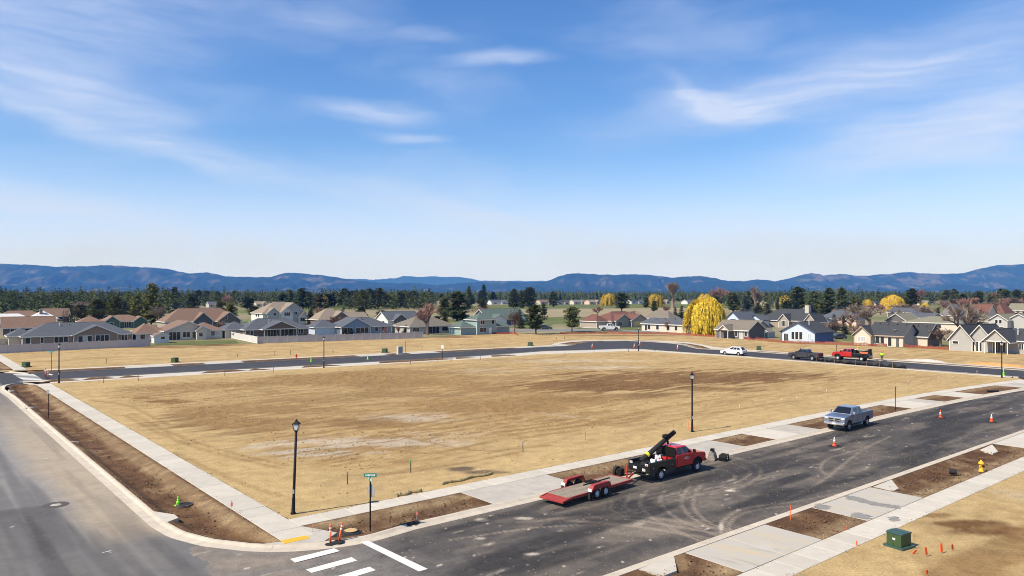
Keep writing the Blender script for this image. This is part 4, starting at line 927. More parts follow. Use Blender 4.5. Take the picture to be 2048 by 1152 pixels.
for q in ((1479.6, 827, 810), (1562, 812, 796.5), (1592.5, 808, 793), (1653, 795, 778.5), (1816.5, 772.5, 760), (1875, 765, 752.5), (1905, 761, 752), (1932, 754, 744), (1953.5, 750.7, 741)): stake(*q, 'pale wooden', 'at the right end of the dirt lot', .06)
for q in ((208, 766, 754), (277, 761.5, 748.5), (450, 751.5, 740.5), (546.5, 745.5, 732.5), (821, 729, 718.5), (876, 724.5, 715), (902, 723, 714), (961, 720, 712), (1130, 711.5, 705), (1188, 706.5, 700), (1257, 704, 696.5), (1319, 702, 695.5)): stake(*q, 'dark wooden', 'along the near edge of the back street', .09)
for q in ((213, 726.5, 716.5), (475, 714, 707.5), (550, 711, 702), (581, 709.5, 700.5), (666, 705.5, 698.5), (844, 697, 691.5), (902, 694.5, 688), (922, 693.5, 688), (980, 692, 685.5), (1113, 679.5, 674), (1129, 678.5, 673.5)): stake(*q, 'dark wooden', 'behind the back street', .10)
for q in ((1410, 684, 680), (1424, 687, 683), (1462, 691.5, 686), (1500, 701, 697), (1614, 700, 694), (1810, 713, 707)): stake(*q, 'pale wooden', 'beyond the wide bend', .10)
for q in ((1346, 855, 847.5), (1362.5, 852.5, 845.5), (1376.5, 858, 843), (1389, 857.5, 852)): stake(*q, 'orange', 'beside the second lamp', .04)
stake(1034, 912.5, 906, 'orange', 'below the blue-topped stake in mid lot', .05); stake(1580.5, 1037, 1010, 'orange', 'in the small near planting strip', .05); stake(1645.5, 1077, 1069, 'orange', 'at the corner of the small near strip', .06); stake(1693, 1059, 1050, 'orange', 'at the right side of the small near strip', .05)
stake(1711.5, 1090, 1083, 'orange', 'beside the lower right pavement', .05); stake(1826, 1097, 1066, 'dark wooden', 'thin and bent right of the transformer', .02)
for i, (u, v, vt, l, lab) in enumerate(((1822, 1107, 1095, (.4, .5), 'crumpled orange flags at the foot of the transformer'), (1851, 1112, 1091, (.1, -.28), 'leaning orange flag with white foot'), (1881, 1106, 1085, (0, -.1), 'upright orange flag right of the transformer'), (1903, 1099, 1084, (.25, -.45), 'fallen orange flag rightmost of the group'), (1852, 1148, 1136, (.2, -.4), 'orange flag at the bottom edge below the transformer'), (833, 1040, 1021, (0, .05), 'thin pink marker flag behind the black drain cover'), (626, 1062, 1044, (.1, 0), 'small pink flag at the left of the front strip'), (463, 1026, 1000, (0, .02), 'thin pink marker flag on the left pavement edge'))):
    e = thing('marker_flag', lab, 'flag', rpt(u, v), .3, 'orange marker flags'); e.rotation_euler = (l[0], l[1], .3); h = (v - vt) * rpt(u, v).y / FOC
    MB().tube((0, 0, 0), (0, 0, h), .012, n=5).build('wire', m_steel, e); MB().box((.03, 0, h * (.58 if i < 5 else .7)), (.13 if i < 5 else .12, .05, h * (.8 if i < 5 else .3)), 0, 0, .8).build('flag_cloth', m_orange if i < 5 else M('pink_flag', (.85, .22, .16), .6, .05), e)
# straw wattles at the pavement edge
for i, (a, b) in enumerate((((792, 993), (842, 981.5)), ((884, 969), (985, 947)))):
    p, q = G(*a), G(*b); e = thing('straw_wattle', ['short straw wattle at the pavement edge', 'long straw wattle at the pavement edge'][i], 'erosion roll', p, math.atan2(q.y - p.y, q.x - p.x)); L = (q - p).length; mb = MB(); n = 16; rr = random.Random(i)
    for k in range(n): mb.tube((L * k / n, .12 * math.sin(k * .8), .08), (L * (k + 1) / n, .12 * math.sin((k + 1) * .8), .08), .10 + rr.uniform(-.03, .03), .10 + rr.uniform(-.03, .03), n=8)
    mb.build('straw_roll', M('straw', (.38, .30, .15), .95, .25, 9, .04, 14), e)
    for k in range(3): MB().box((L * (k + .5) / 3, 0, .15), (.04, .04, .35)).build('peg', m_wood, e)
# ---- fences
m_vinyl = M('taupe_vinyl', (.44, .42, .405), .55, .04, 1, rand=.03); m_vinyl_w = M('white_vinyl', (.72, .69, .64), .55, .04, 1)
def vinyl(label, a, b, n, h=1.85, mat=None, pick=False):
    p, q = G(*a), G(*b); L = (q - p).length; e = thing('vinyl_fence', label, 'fence', p, math.atan2(q.y - p.y, q.x - p.x), 'vinyl fences'); w = L / n
    pan = MB(); pan.bb(.07, w - .07, -.02, .02, .06, h - .02).bb(.07, w - .07, -.04, .04, h - .16, h - .02).bb(.07, w - .07, -.04, .04, .05, .2)
    if pick:
        for k in range(int(w / .18)): pan.bb(.1 + k * .18, .16 + k * .18, -.035, .035, .1, h - .05)
    pm_ = pan.mesh('panel', mat or m_vinyl); po = MB().box((0, 0, h / 2 + .04), (.14, .14, h + .08)); po.box((0, 0, h + .12), (.18, .18, .09), 0, 0, .3); pp = po.mesh('post', mat or m_vinyl)
    for k in range(n + 1):
        o = link(bpy.data.objects.new('post', pp), e); o.location = (k * w, 0, 0)
        if k < n: o = link(bpy.data.objects.new('panel', pm_), e); o.location = (k * w, 0, random.uniform(-.02, .02))
vinyl('long taupe vinyl fence in front of the taupe ranch house', (-90, 711.5), (300, 692.6), 17)
vinyl('taupe vinyl fence in front of the dark brown and blue houses', (515, 687.2), (846, 676.3), 18)
vinyl('white vinyl fence running back beside the dark brown house', (515, 687.4), (463, 676.5), 6, mat=m_vinyl_w, pick=True)
vinyl('short vinyl fence behind the left end of the taupe fence', (-60, 696), (36, 690), 5)
m_net = M('orange_netting', (.33, .06, .034), .7, .2, 2)
def orange_fence(label, px, sec=3.2, h=1.0):
    pts = resample(PX(px), sec); e = thing('safety_fence', label, 'fence', pts[0], 0, 'orange plastic safety fences'); rr = random.Random(len(px))
    for i in range(len(pts) - 1):
        a, b = pts[i] - pts[0], pts[i + 1] - pts[0]; mb = MB(); d = b - a; ha, hb = h * rr.uniform(.7, 1), h * rr.uniform(.7, 1); sag = rr.uniform(.05, .45)
        top = lambda t: ha + (hb - ha) * t - sag * math.sin(t * math.pi)
        rows, cols = 7, 10
        for r_ in range(rows):
            for c in range(cols):
                t0, t1 = c / cols, (c + 1) / cols
                p = a + d * t0 + Vector((0, 0, top(t0) * (r_ + .3) / rows)); q = a + d * t1 + Vector((0, 0, top(t1) * (r_ + .3) / rows)); hw = Vector((0, 0, .032))
                mb.add([p - hw, q - hw, q + hw, p + hw], [(0, 1, 2, 3)])
        for c in range(cols + 1):
            t = c / cols; p = a + d * t; s_ = d.normalized() * .03; mb.add([p - s_, p + s_, p + s_ + Vector((0, 0, top(t))), p - s_ + Vector((0, 0, top(t)))], [(0, 1, 2, 3)])
        mb.build('netting_section', m_net, e)
        MB().tube(a, a + Vector((0, 0, h + .2)), .03, n=5).build('stake', m_wooddark, e)
orange_fence('orange safety fence in front of the long cream house and willow', [(1278, 668), (1330, 668.5), (1400, 672.5), (1470, 676)])
orange_fence('orange safety fence in front of the pale blue house', [(1470, 676.5), (1530, 682), (1585, 687), (1640, 688.5), (1705, 691)])
orange_fence('orange safety fence along the charcoal-roofed and grey patio houses', [(1705, 691.3), (1780, 692.5), (1850, 697), (1960, 703), (2060, 708), (2180, 715)])
orange_fence('half fallen orange safety fence behind the teal house', [(985, 668), (1030, 668), (1036, 671)], h=.8)
orange_fence('low orange safety fence left of the bend lamp', [(1120, 668), (1170, 667), (1215, 667)], h=.8)
orange_fence('sagging orange safety fence before the white pickup', [(1215, 667.2), (1277, 668)], h=.95)
# black silt fence fallen along the right street
m_silt = M('black_silt_fabric', (.016, .016, .017), .7, .2, 2)
sf = thing('silt_fence', 'sagging black silt fence along the edge of the right street', 'fence', G(1632, 721.5)); pts = resample(PX([(1632, 722), (1680, 727.5), (1740, 733), (1812, 738.5)]), 2.2)
for i in range(len(pts) - 1):
    a, b = pts[i] - pts[0] , pts[i + 1] - pts[0]; d = b - a; nn = Vector((-d.y, d.x, 0)).normalized(); mb = MB(); rr = random.Random(i + 4); vs = []
    for c in range(6):
        t = c / 5; hh = .75 + .22 * math.sin(c * 1.9 + i) - .25 * math.sin(t * math.pi)
        for z, o_ in ((0, .5), (.35, .3), (.8, -.1), (1, .12)): p = a + d * t + nn * (o_ * .6 + rr.uniform(-.06, .06)); vs.append((p.x, p.y, hh * z))
    fs_ = [(c * 4 + r_, (c + 1) * 4 + r_, (c + 1) * 4 + r_ + 1, c * 4 + r_ + 1) for c in range(5) for r_ in range(3)]
    o = mb.add(vs, fs_).build('fabric_section', m_silt, sf, True); md = o.modifiers.new('t', 'SOLIDIFY'); md.thickness = .02
    MB().box((a.x, a.y, .45), (.05, .05, .95)).build('stake', m_wood, sf)
# ---- vehicles (x forward, y left)
def carpaint(n, c, metal=.0): return M('paint_' + n, c, .28, .03, 1, metal=metal, coat=.5, spec=.5)
m_cglass = M('car_glass', (.012, .014, .018), .05, .05, 1, spec=.7); m_chrome = M('chrome', (.62, .62, .63), .18, .03, 1, metal=.9); m_light = M('headlight', (.75, .76, .78), .12, .03, 1, spec=.7); m_tail = M('tail_light', (.42, .015, .012), .2, .03, 1); m_rim = M('alloy_rim', (.50, .50, .51), .35, .05, 2, metal=.5); m_rimw = M('white_rim', (.62, .63, .66), .4, .05, 2); m_under = M('underbody', (.015, .015, .015), .9, .1, 2); m_plate = M('licence_plate', (.72, .72, .70), .5, .05, 2)
def arch(cx, r, z, n=9, zc=.42):
    a0 = math.asin(min(1, max(-1, (z - zc) / r))); return [(cx + r * math.cos(math.pi - a0 - (math.pi - 2 * a0) * i / n), zc + r * math.sin(math.pi - a0 - (math.pi - 2 * a0) * i / n)) for i in range(n + 1)]
def wheel(e, x, y, r, w, rim, dual=False):
    s = 1 if y > 0 else -1
    o = bpy.data.objects.new('wheel', None); link(o, e); o.location = (x, y, r)
    MB().lathe([(r * .55, -w / 2), (r * .93, -w / 2), (r, -w / 2 + .04), (r, w / 2 - .04), (r * .93, w / 2), (r * .55, w / 2)], (0, 0, 0), 22, axis='Y', cap=False).build('tyre', m_rubber, o, fix=True)
    f = s * (w / 2 - .02)
    MB().lathe([(r * .60, f - s * .10), (r * .60, f), (r * .54, f + s * .015), (r * .46, f - s * .04), (r * .22, f - s * .01), (.001, f)], (0, 0, 0), 18, axis='Y', cap=False).build('rim', rim, o, fix=True)
    for k in range(6):
        a = k * 1.047; MB().box((math.cos(a) * r * .37, f + s * .0, math.sin(a) * r * .37), (r * .10, .02, r * .10)).build('rim_hole', m_under, o)
    o.name = 'wheel'
def quadpane(e, name, q, mat, d=.006, parent=None):
    q = [Vector(p) for p in q]; n = (q[1] - q[0]).cross(q[2] - q[0]).normalized(); q2 = [p + n * d for p in q]; q1 = [p - n * .01 for p in q]
    return MB().add(q1 + q2, [(0, 3, 2, 1), (4, 5, 6, 7), (0, 1, 5, 4), (1, 2, 6, 5), (2, 3, 7, 6), (3, 0, 4, 7)]).build(name, mat, parent or e, fix=True)
def pickup(name, label, pos, heading, paint, wb=3.65, rear=1.15, cab0=2.0, bed=True, rim=None, scale=1.0, grille=m_chrome, group='pickups and trucks', r=.41, raise_=0.0, flare=None):
    e = thing(name, label, 'truck', pos, heading, group); e.scale = (scale,) * 3; rim = rim or m_rim
    fx = rear + wb; nose = fx + 1.0; hw = .97; Z = raise_; bel = 1.36 + Z; zb = .50 + Z
    e2 = e
    # front clip and cab body
    prof = [(cab0, zb), (fx - .56, zb)] + arch(fx, .55, zb + .0, zc=.44 + Z * .6) + [(nose - .12, zb + .04), (nose, zb + .18), (nose + .02, 1.02 + Z), (nose - .10, 1.20 + Z), (fx - .35, bel - .02), (fx - .62, bel), (cab0, bel)]
    MB().side(prof, -hw, hw).build('body', paint, e, bevel=.07, fix=True)
    MB().bb(cab0 + .1, nose - .3, -hw + .12, hw - .12, zb - .14, zb + .3).build('chassis', m_under, e)
    MB().bb(fx - .55, fx + .55, -hw + .06, hw - .06, .35 + Z, .98 + Z).build('wheel_well', m_under, e)
    # greenhouse
    x0, x1, t0, t1, zt = cab0 + .02, fx - .42, cab0 + .22, fx - 1.18, 1.93 + Z; wt = .74; wb_ = .93
    gv = [(x0, -wb_, bel - .02), (x1, -wb_, bel - .02), (x1, wb_, bel - .02), (x0, wb_, bel - .02), (t0, -wt, zt), (t1, -wt, zt), (t1, wt, zt), (t0, wt, zt)]
    MB().add(gv, [(0, 3, 2, 1), (4, 5, 6, 7), (0, 1, 5, 4), (1, 2, 6, 5), (2, 3, 7, 6), (3, 0, 4, 7)]).build('cab', paint, e, bevel=.07)
    def on(a, b, c, d, i): # inset quad
        cn = sum((Vector(p) for p in (a, b, c, d)), Vector()) / 4; return [cn + (Vector(p) - cn) * i for p in (a, b, c, d)]
    quadpane(e, 'windscreen', on(gv[1], gv[2], gv[6], gv[5], .86), m_cglass); quadpane(e, 'rear_window', on(gv[3], gv[0], gv[4], gv[7], .78), m_cglass)
    for s, (a, b, c, d) in ((-1, (gv[0], gv[1], gv[5], gv[4])), (1, (gv[2], gv[3], gv[7], gv[6]))):
        A, Bv, Cv, Dv = (Vector(p) for p in (a, b, c, d)); lng = x1 - x0 > 1.9
        for f0, f1 in (((.05, .40), (.46, .90)) if lng else ((.12, .86),)):
            if s > 0: f0, f1 = 1 - f1, 1 - f0
            q = [A.lerp(Bv, f0).lerp(Dv.lerp(Cv, f0), .10), A.lerp(Bv, f1).lerp(Dv.lerp(Cv, f1), .10), A.lerp(Bv, f1).lerp(Dv.lerp(Cv, f1), .88), A.lerp(Bv, f0).lerp(Dv.lerp(Cv, f0), .88)]
            quadpane(e, 'side_window', q, m_cglass)
        y = s * (hw + .002)
        dx0, dx1 = (cab0 + .12, fx - .62); dm_ = (dx0 + dx1) / 2 if lng else dx0 + .3
        for xx in (dx0, dm_, dx1): MB().bb(xx - .012, xx + .012, min(y, y + s * .003), max(y, y + s * .003), zb + .06, bel - .05).build('door_seam', m_under, e)
        MB().bb(dx1 - .55, dx1 - .35, min(y, y + s * .03), max(y, y + s * .03), bel - .24, bel - .19).build('door_handle', grille if grille is m_chrome else m_black, e)
        mi = MB().box((fx - .62, s * (hw + .16), bel + .14), (.12, .22, .26)).build('mirror', m_black if paint is not PAINT_SILVER else m_chrome, e, bevel=.03)
        hl = MB().box((nose - .07, s * (hw - .19), 1.0 + Z), (.16, .32, .24)).build('headlight', m_light, e, bevel=.03)
    MB().bb(nose - .03, nose + .055, -.60, .60, .74 + Z, 1.12 + Z).build('grille', grille, e, bevel=.02)
    for i in range(2):
        for j in (-1, 1): MB().bb(nose + .05, nose + .062, min(j * .05, j * .53), max(j * .05, j * .53), .79 + Z + i * .165, .91 + Z + i * .165).build('grille_slot', m_under, e)
    MB().bb(nose - .2, nose + .13, -hw + .02, hw - .02, .48 + Z, .72 + Z).build('front_bumper', grille, e, bevel=.05)
    MB().bb(nose + .125, nose + .14, -.18, .18, .54 + Z, .68 + Z).build('licence_plate', m_plate, e)
    if flare:
        for s in (-1, 1):
            ar = arch(fx, .62, zb, zc=.44 + Z * .6); ai = arch(fx, .54, zb, zc=.44 + Z * .6)
            MB().side(ar + ai[::-1], s * hw - .02, s * hw + .05).build('wheel_flare', m_under, e, fix=True)
    if bed:
        for s in (-1, 1):
            prof = [(cab0 - .03, zb)] + arch(rear, .55, zb, zc=.44 + Z * .6)[::-1] + [(.06, zb + .05), (0, zb + .15), (0, bel), (cab0 - .03, bel)]
            MB().side(prof, s * hw, s * (hw - .12)).build('bed_side', paint, e, bevel=.03, fix=True)
            MB().bb(-.03, .03, min(s * (hw - .16), s * (hw - .01)), max(s * (hw - .16), s * (hw - .01)), .85 + Z, 1.25 + Z).build('tail_light', m_tail, e)
        MB().bb(-.01, .07, -hw + .16, hw - .16, zb + .2, bel - .01).build('tailgate', paint, e, bevel=.02)
        MB().bb(.05, cab0, -hw + .1, hw - .1, zb + .1, zb + .36).build('bed_floor', m_under, e)
        MB().bb(-.16, .05, -hw + .05, hw - .05, .52 + Z, .7 + Z).build('rear_bumper', grille if grille is m_chrome else m_black, e, bevel=.03)
    for x in (rear, fx):
        for s in (-1, 1): wheel(e, x, s * (hw - .15), r, .27, rim)
    return e
PAINT_SILVER = carpaint('silver', (.24, .275, .35), .6); PAINT_RED = carpaint('red', (.52, .022, .02)); PAINT_DARK = carpaint('charcoal', (.035, .04, .05)); PAINT_WHITE = carpaint('white', (.78, .77, .75)); PAINT_BLACK = carpaint('black', (.012, .012, .013))
# silver pickup
a = G(1731.5, 851.4, -.11); b = G(1694, 861.5, -.11); hd = math.atan2(b.y - a.y, b.x - a.x); left = Vector((-math.sin(hd), math.cos(hd), 0)); fwd = Vector((math.cos(hd), math.sin(hd), 0)); k = 1.06
ax = a - left * .82 * k
silver = pickup('silver_pickup', 'silver pickup parked nose towards the camera at the far kerb', ax - fwd * 1.15 * k, hd, PAINT_SILVER, wb=3.85, cab0=2.1, scale=k, raise_=.10, r=.44)
# red service truck
a = G(1326, 958.5, -.11); b = G(1397.4, 941.0, -.11); hd = math.atan2(b.y - a.y, b.x - a.x); left = Vector((-math.sin(hd), math.cos(hd), 0)); fwd = Vector((math.cos(hd), math.sin(hd), 0))
ax = a + left * .84 - fwd * .35
def service_truck(name, label, pos, hd, pole=True, scale=1.0):
    e = pickup(name, label, pos, hd, PAINT_RED, wb=4.25, rear=1.35, cab0=3.05, bed=False, rim=m_rimw, grille=m_black, raise_=.2, r=.43, flare=True, scale=scale)
    MB().bb(0, 3.0, -1.0, 1.0, 1.06, 1.16).build('flatbed', m_black, e, bevel=.02)
    MB().bb(.1, 3.0, -.35, .35, .55, 1.06).build('frame_rail', m_under, e)
    for s in (-1, 1):
        pr = [(.0, .66)] + [(.72, .66)] + arch(1.35, .56, .66, zc=.46) + [(2.98, .66), (2.98, 1.42), (.0, 1.42)]
        MB().side(pr, s * 1.02, s * .86).build('skirt_box', PAINT_BLACK, e, bevel=.03, fix=True)
        for x0, x1 in ((.08, .66), (2.0, 2.9)):
            d = MB().bb(x0, x1, min(s * 1.025, s * 1.04), max(s * 1.025, s * 1.04), .74, 1.36).build('locker_door', PAINT_BLACK, e, bevel=.01); MB().bb((x0 + x1) / 2 - .04, (x0 + x1) / 2 + .04, min(s * 1.04, s * 1.055), max(s * 1.04, s * 1.055), 1.0, 1.08).build('latch', m_chrome, d)
        MB().bb(-.03, .02, s * .72 - .12, s * .72 + .12, 1.20, 1.34).build('tail_light', m_white, e)
        MB().bb(-.032, .0, s * .72 - .06, s * .72 + .06, 1.23, 1.31).build('tail_lens', m_tail, e)
    MB().bb(-.02, .08, -.86, .86, .66, 1.10).build('rear_panel', PAINT_BLACK, e, bevel=.02)
    for k in range(3): MB().bb(-.035, -.02, -.62 + k * .1, -.56 + k * .1, .78, .98).build('reflector_stripe', m_white, e)
    MB().bb(-.036, -.02, .18, .50, .86, 1.02).build('licence_plate', m_plate, e)
    MB().bb(-.22, .02, -.95, .95, .5, .6).build('rear_bumper', m_black, e, bevel=.03)
    hb = MB(); hb.bb(3.0, 3.06, -.9, .9, 1.4, 2.12); hb.build('headache_rack', m_black, e)
    for y in (-.6, 0, .6): MB().box((3.6 + .0, y * .8, 2.16), (.10, .06, .05)).build('roof_marker', m_orange, e)
    # door lettering, too small to read
    for s in (-1,):
        mb = MB(); rr = random.Random(2)
        for row, (z, n_, x0) in enumerate(((1.30, 5, 4.05), (1.20, 9, 4.0))):
            for q in range(n_): mb.bb(x0 + q * .11 * (1 - row * .4), x0 + q * .11 * (1 - row * .4) + .06 * (1 - row * .3), s * .976, s * .972, z - .03 * (1 - row * .3), z + .035 * (1 - row * .3))
        o = mb.build('door_lettering', m_white, e); o['kind'] = 'stuff'
    return e
red = service_truck('red_service_truck', 'red service truck with black utility bed hitched to the red trailer', ax - fwd * 1.35, hd)
def local(e, hd, pos, x, y, z): return pos + Vector((math.cos(hd) * x - math.sin(hd) * y, math.sin(hd) * x + math.cos(hd) * y, z))
tp_ = ax - fwd * 1.35
e = thing('auger_mast', 'thick black mast lying diagonally over the red truck bed', 'mast', local(None, hd, tp_, .75, .42, 1.18), hd)
MB().tube((0, 0, .12), (3.45, -.30, 1.85), .19, .17, n=14).build('mast_tube', m_rubber, e, True); MB().tube((2.2, -.35, 1.55), (3.1, -.42, 1.92), .07, n=8).build('hydraulic_ram', m_black, e); MB().box((2.6, -.22, 1.62), (.5, .42, .25), 0, 0, .9).build('mast_bracket', m_black, e); MB().tube((2.75, -.24, 1.0), (2.7, -.22, 1.55), .08, n=8).build('mast_support', m_black, e); MB().tube((.5, -.05, .42), (.68, -.06, .52), .205, n=14).build('yellow_band', M('hi_vis_yellow', (.80, .72, .04), .6, .05), e)
m_junk = [m_white, m_orange, m_black, m_steel, PAINT_RED, m_pale]
rr = random.Random(12)
bed_items = [('tool_crate', 'white plastic tool crate on the red truck bed', 1.15, -.40, (.42, .40, .34), m_white, .3), ('compressor_tank', 'red engine of the machine on the red truck bed', 2.45, -.35, (.40, .36, .34), PAINT_RED, .5), ('tool_box', 'grey steel tool box behind the red cab', 2.55, .25, (.5, .5, .4), m_steel, .1), ('fuel_can', 'orange fuel can beside the white crate', 1.65, -.55, (.28, .2, .3), m_orange, .7), ('welder', 'white generator in the middle of the red truck bed', 2.0, -.10, (.46, .42, .44), m_white, .9), ('cable_bundle', 'black cable bundle at the tail of the red truck bed', .45, -.25, (.7, .5, .22), m_rubber, .2)]
for n_, lab, x, y, d, m, rz in bed_items:
    e = thing(n_, lab, 'tool', local(None, hd, tp_, x, y, 1.165), hd + rz, 'gear on the red truck bed'); MB().box((0, 0, d[2] / 2), d, 0, 0, .9).build('case', m, e, bevel=.03); MB().box((0, 0, d[2] + .03), (d[0] * .6, d[1] * .25, .06)).build('handle', m_black, e); MB().box((d[0] * .3, -d[1] * .3, d[2] * .5), (d[0] * .3, d[1] * .5, d[2] * .4)).build('fitting', m_black if m is not m_rubber else m_steel, e)
e = thing('marker_pole', 'striped white and purple pole leaning across the red truck bed', 'pole', local(None, hd, tp_, .75, -.05, 1.2), hd); MB().tube((0, 0, 0), (.85, -.75, .25), .05, n=8).build('pole_shaft', m_white, e); MB().tube((.05, -.044, .015), (.5, -.44, .147), .052, n=8).build('purple_sleeve', M('purple_sleeve', (.16, .12, .26), .6), e)
# trailer
a = G(1127, 998, .42); b = G(1263.6, 957.5, .42); thd = math.atan2(b.y - a.y, b.x - a.x); tl = Vector((-math.sin(thd), math.cos(thd), 0)); L = (b - a).length
tp = a + tl * .95; tp.z = -.11
t = thing('flatbed_trailer', 'red tandem-axle equipment trailer with plank deck behind the red truck', 'trailer', tp, thd)
m_deck = M('deck_plank', (.29, .235, .175), .9, .25, 3, .01, 20, stretch=(.4, 6, 1), rand=.12); m_tred = M('trailer_red', (.33, .042, .036), .6, .25, 3)
zd = .53
for s in (-1, 1): MB().bb(0.9, L, s * .95 - .05, s * .95 + .05, zd - .16, zd + .0).build('side_rail', m_tred, t); MB().side([(-.12, zd - .20), (.9, zd - .14), (.9, zd + .005), (-.05, zd - .12)], s * .95 - .05, s * .95 + .05).build('beaver_tail_rail', m_tred, t, fix=True)
MB().bb(L - .1, L, -.95, .95, zd - .15, zd + .02).build('front_rail', m_tred, t); MB().bb(-.14, .02, -1.0, 1.0, zd - .26, zd - .12).build('tail_bar', m_tred, t, bevel=.02)
MB().side([(0, zd - .17), (.14, zd - .14), (.8, zd - .02), (.8, zd - .05), (.0, zd - .2)], -.9, .9).build('tail_plate', m_tred, t, fix=True)
for i in range(9):
    y = -.80 + i * .2; o = MB().bb(.55, L - .1, y - .094, y + .094, zd - .05, zd - .01).build('deck_plank', m_deck, t)
for i in range(6): MB().bb(.9 + i * 1.05, .98 + i * 1.05, -.9, .9, zd - .2, zd - .06).build('cross_member', m_under, t)
for s in (-1, 1):
    y0, y1 = (s * 1.0, s * 1.30); y0, y1 = min(y0, y1), max(y0, y1)
    MB().side([(2.42, .55), (2.62, .94), (2.78, 1.0), (4.2, 1.0), (4.36, .94), (4.56, .55), (4.50, .55), (4.30, .90), (4.16, .955), (2.82, .955), (2.68, .90), (2.48, .55)], y0, y1).build('fender', m_tred, t, fix=True)
    MB().side([(2.42, .55), (2.62, .94), (2.78, 1.0), (4.2, 1.0), (4.36, .94), (4.56, .55), (4.50, .55), (4.34, .70), (2.64, .70), (2.48, .55)], s * 1.285, s * 1.305).build('fender_skirt', m_tred, t, fix=True)
    for x in (3.03, 3.95): wheel(t, x, s * 1.14, .38, .24, m_rimw)
    MB().bb(2.36, 2.42, y0, y1, .60, .78).build('tail_light', m_white, t)
    MB().bb(2.28, 2.34, y0 + .05, y1 - .05, .12, .6).build('mud_flap', m_rubber, t)
MB().tube((L - .1, -.55, zd - .1), (L + 1.55, 0, zd - .02), .06, n=8).build('tongue_bar', m_tred, t); MB().tube((L - .1, .55, zd - .1), (L + 1.55, 0, zd - .02), .06, n=8).build('tongue_bar', m_tred, t); MB().box((L + 1.6, 0, zd), (.35, .16, .14)).build('coupler', m_steel, t)
MB().tube((L + .7, .0, .1), (L + .7, 0, 1.2), .055, n=8).build('jack', m_red, t); MB().box((L + .7, 0, .08), (.3, .3, .05)).build('jack_foot', m_wornmetal, t); MB().box((L + .35, .3, .75), (.45, .4, .5)).build('tool_tray', m_black, t, bevel=.03)
tyre = MB().lathe([(.2, -.11), (.36, -.11), (.39, -.06), (.39, .06), (.36, .11), (.2, .11)], (L + .45, .72, .72), 20, axis='Y', cap=False).build('spare_tyre', m_rubber, t, fix=True)
gr = thing('ramp_grid', 'black steel grid lying across the trailer deck', 'ramp', local(None, thd, tp, 4.5, 0, zd + .002), thd)
for y in (-.72, -.25, .25, .72): MB().bb(-.35, .35, y - .03, y + .03, .0, .07).build('grid_bar', m_black, gr)
for x in (-.35, -.1, .12, .35): MB().bb(x - .03, x + .03, -.85, .85, .07, .12).build('grid_rail', m_black, gr)
MB().bb(-1.0, 1.9, .30, .36, .0, .06).build('long_rail', m_black, gr)
# loader buckets by the kerb
for i, (u, v, lab) in enumerate(((1423, 919, 'worn steel digging bucket standing on the kerb'), (1447, 920, 'black grapple attachment beside the digging bucket'))):
    e = thing(('digging_bucket', 'grapple_attachment')[i], lab, 'bucket', G(u, v, -.11), ANG + R((-70, 20)[i])); mm = (m_wornmetal, m_black)[i]
    if i == 0:
        MB().side([(-.32, 0), (.30, .0), (.36, .12), (.24, .55), (.05, .72), (-.12, .70), (-.05, .55), (.15, .45), (.24, .12), (-.30, .06)], -.38, .38).build('shell', mm, e, fix=True)
        for s in (-1, 1): MB().side([(-.32, 0), (.30, 0), (.24, .55), (.0, .70), (-.12, .66)], s * .38 - .015, s * .38 + .015).build('side_plate', mm, e, fix=True)
        for y in (-.3, -.1, .1, .3): MB().box((-.38, y, .03), (.16, .07, .05), 0, 0, .7).build('tooth', m_black, e)
        for y in (-.12, .12): MB().box((.05, y, .78), (.28, .05, .26)).build('ear', m_black, e)
    else:
        MB().box((0, 0, .28), (.85, .5, .18), .0, 0, .8).build('frame', mm, e)
        for x in (-.4, -.1, .2, .45): MB().side([(x - .05, .0), (x + .1, .02), (x + .06, .3), (x - .02, .48), (x - .07, .3)], -.3, .3).build('tine', mm, e, fix=True)
        MB().tube((-.2, -.35, .15), (.5, -.1, .5), .05, n=7).build('ram', m_steel, e)
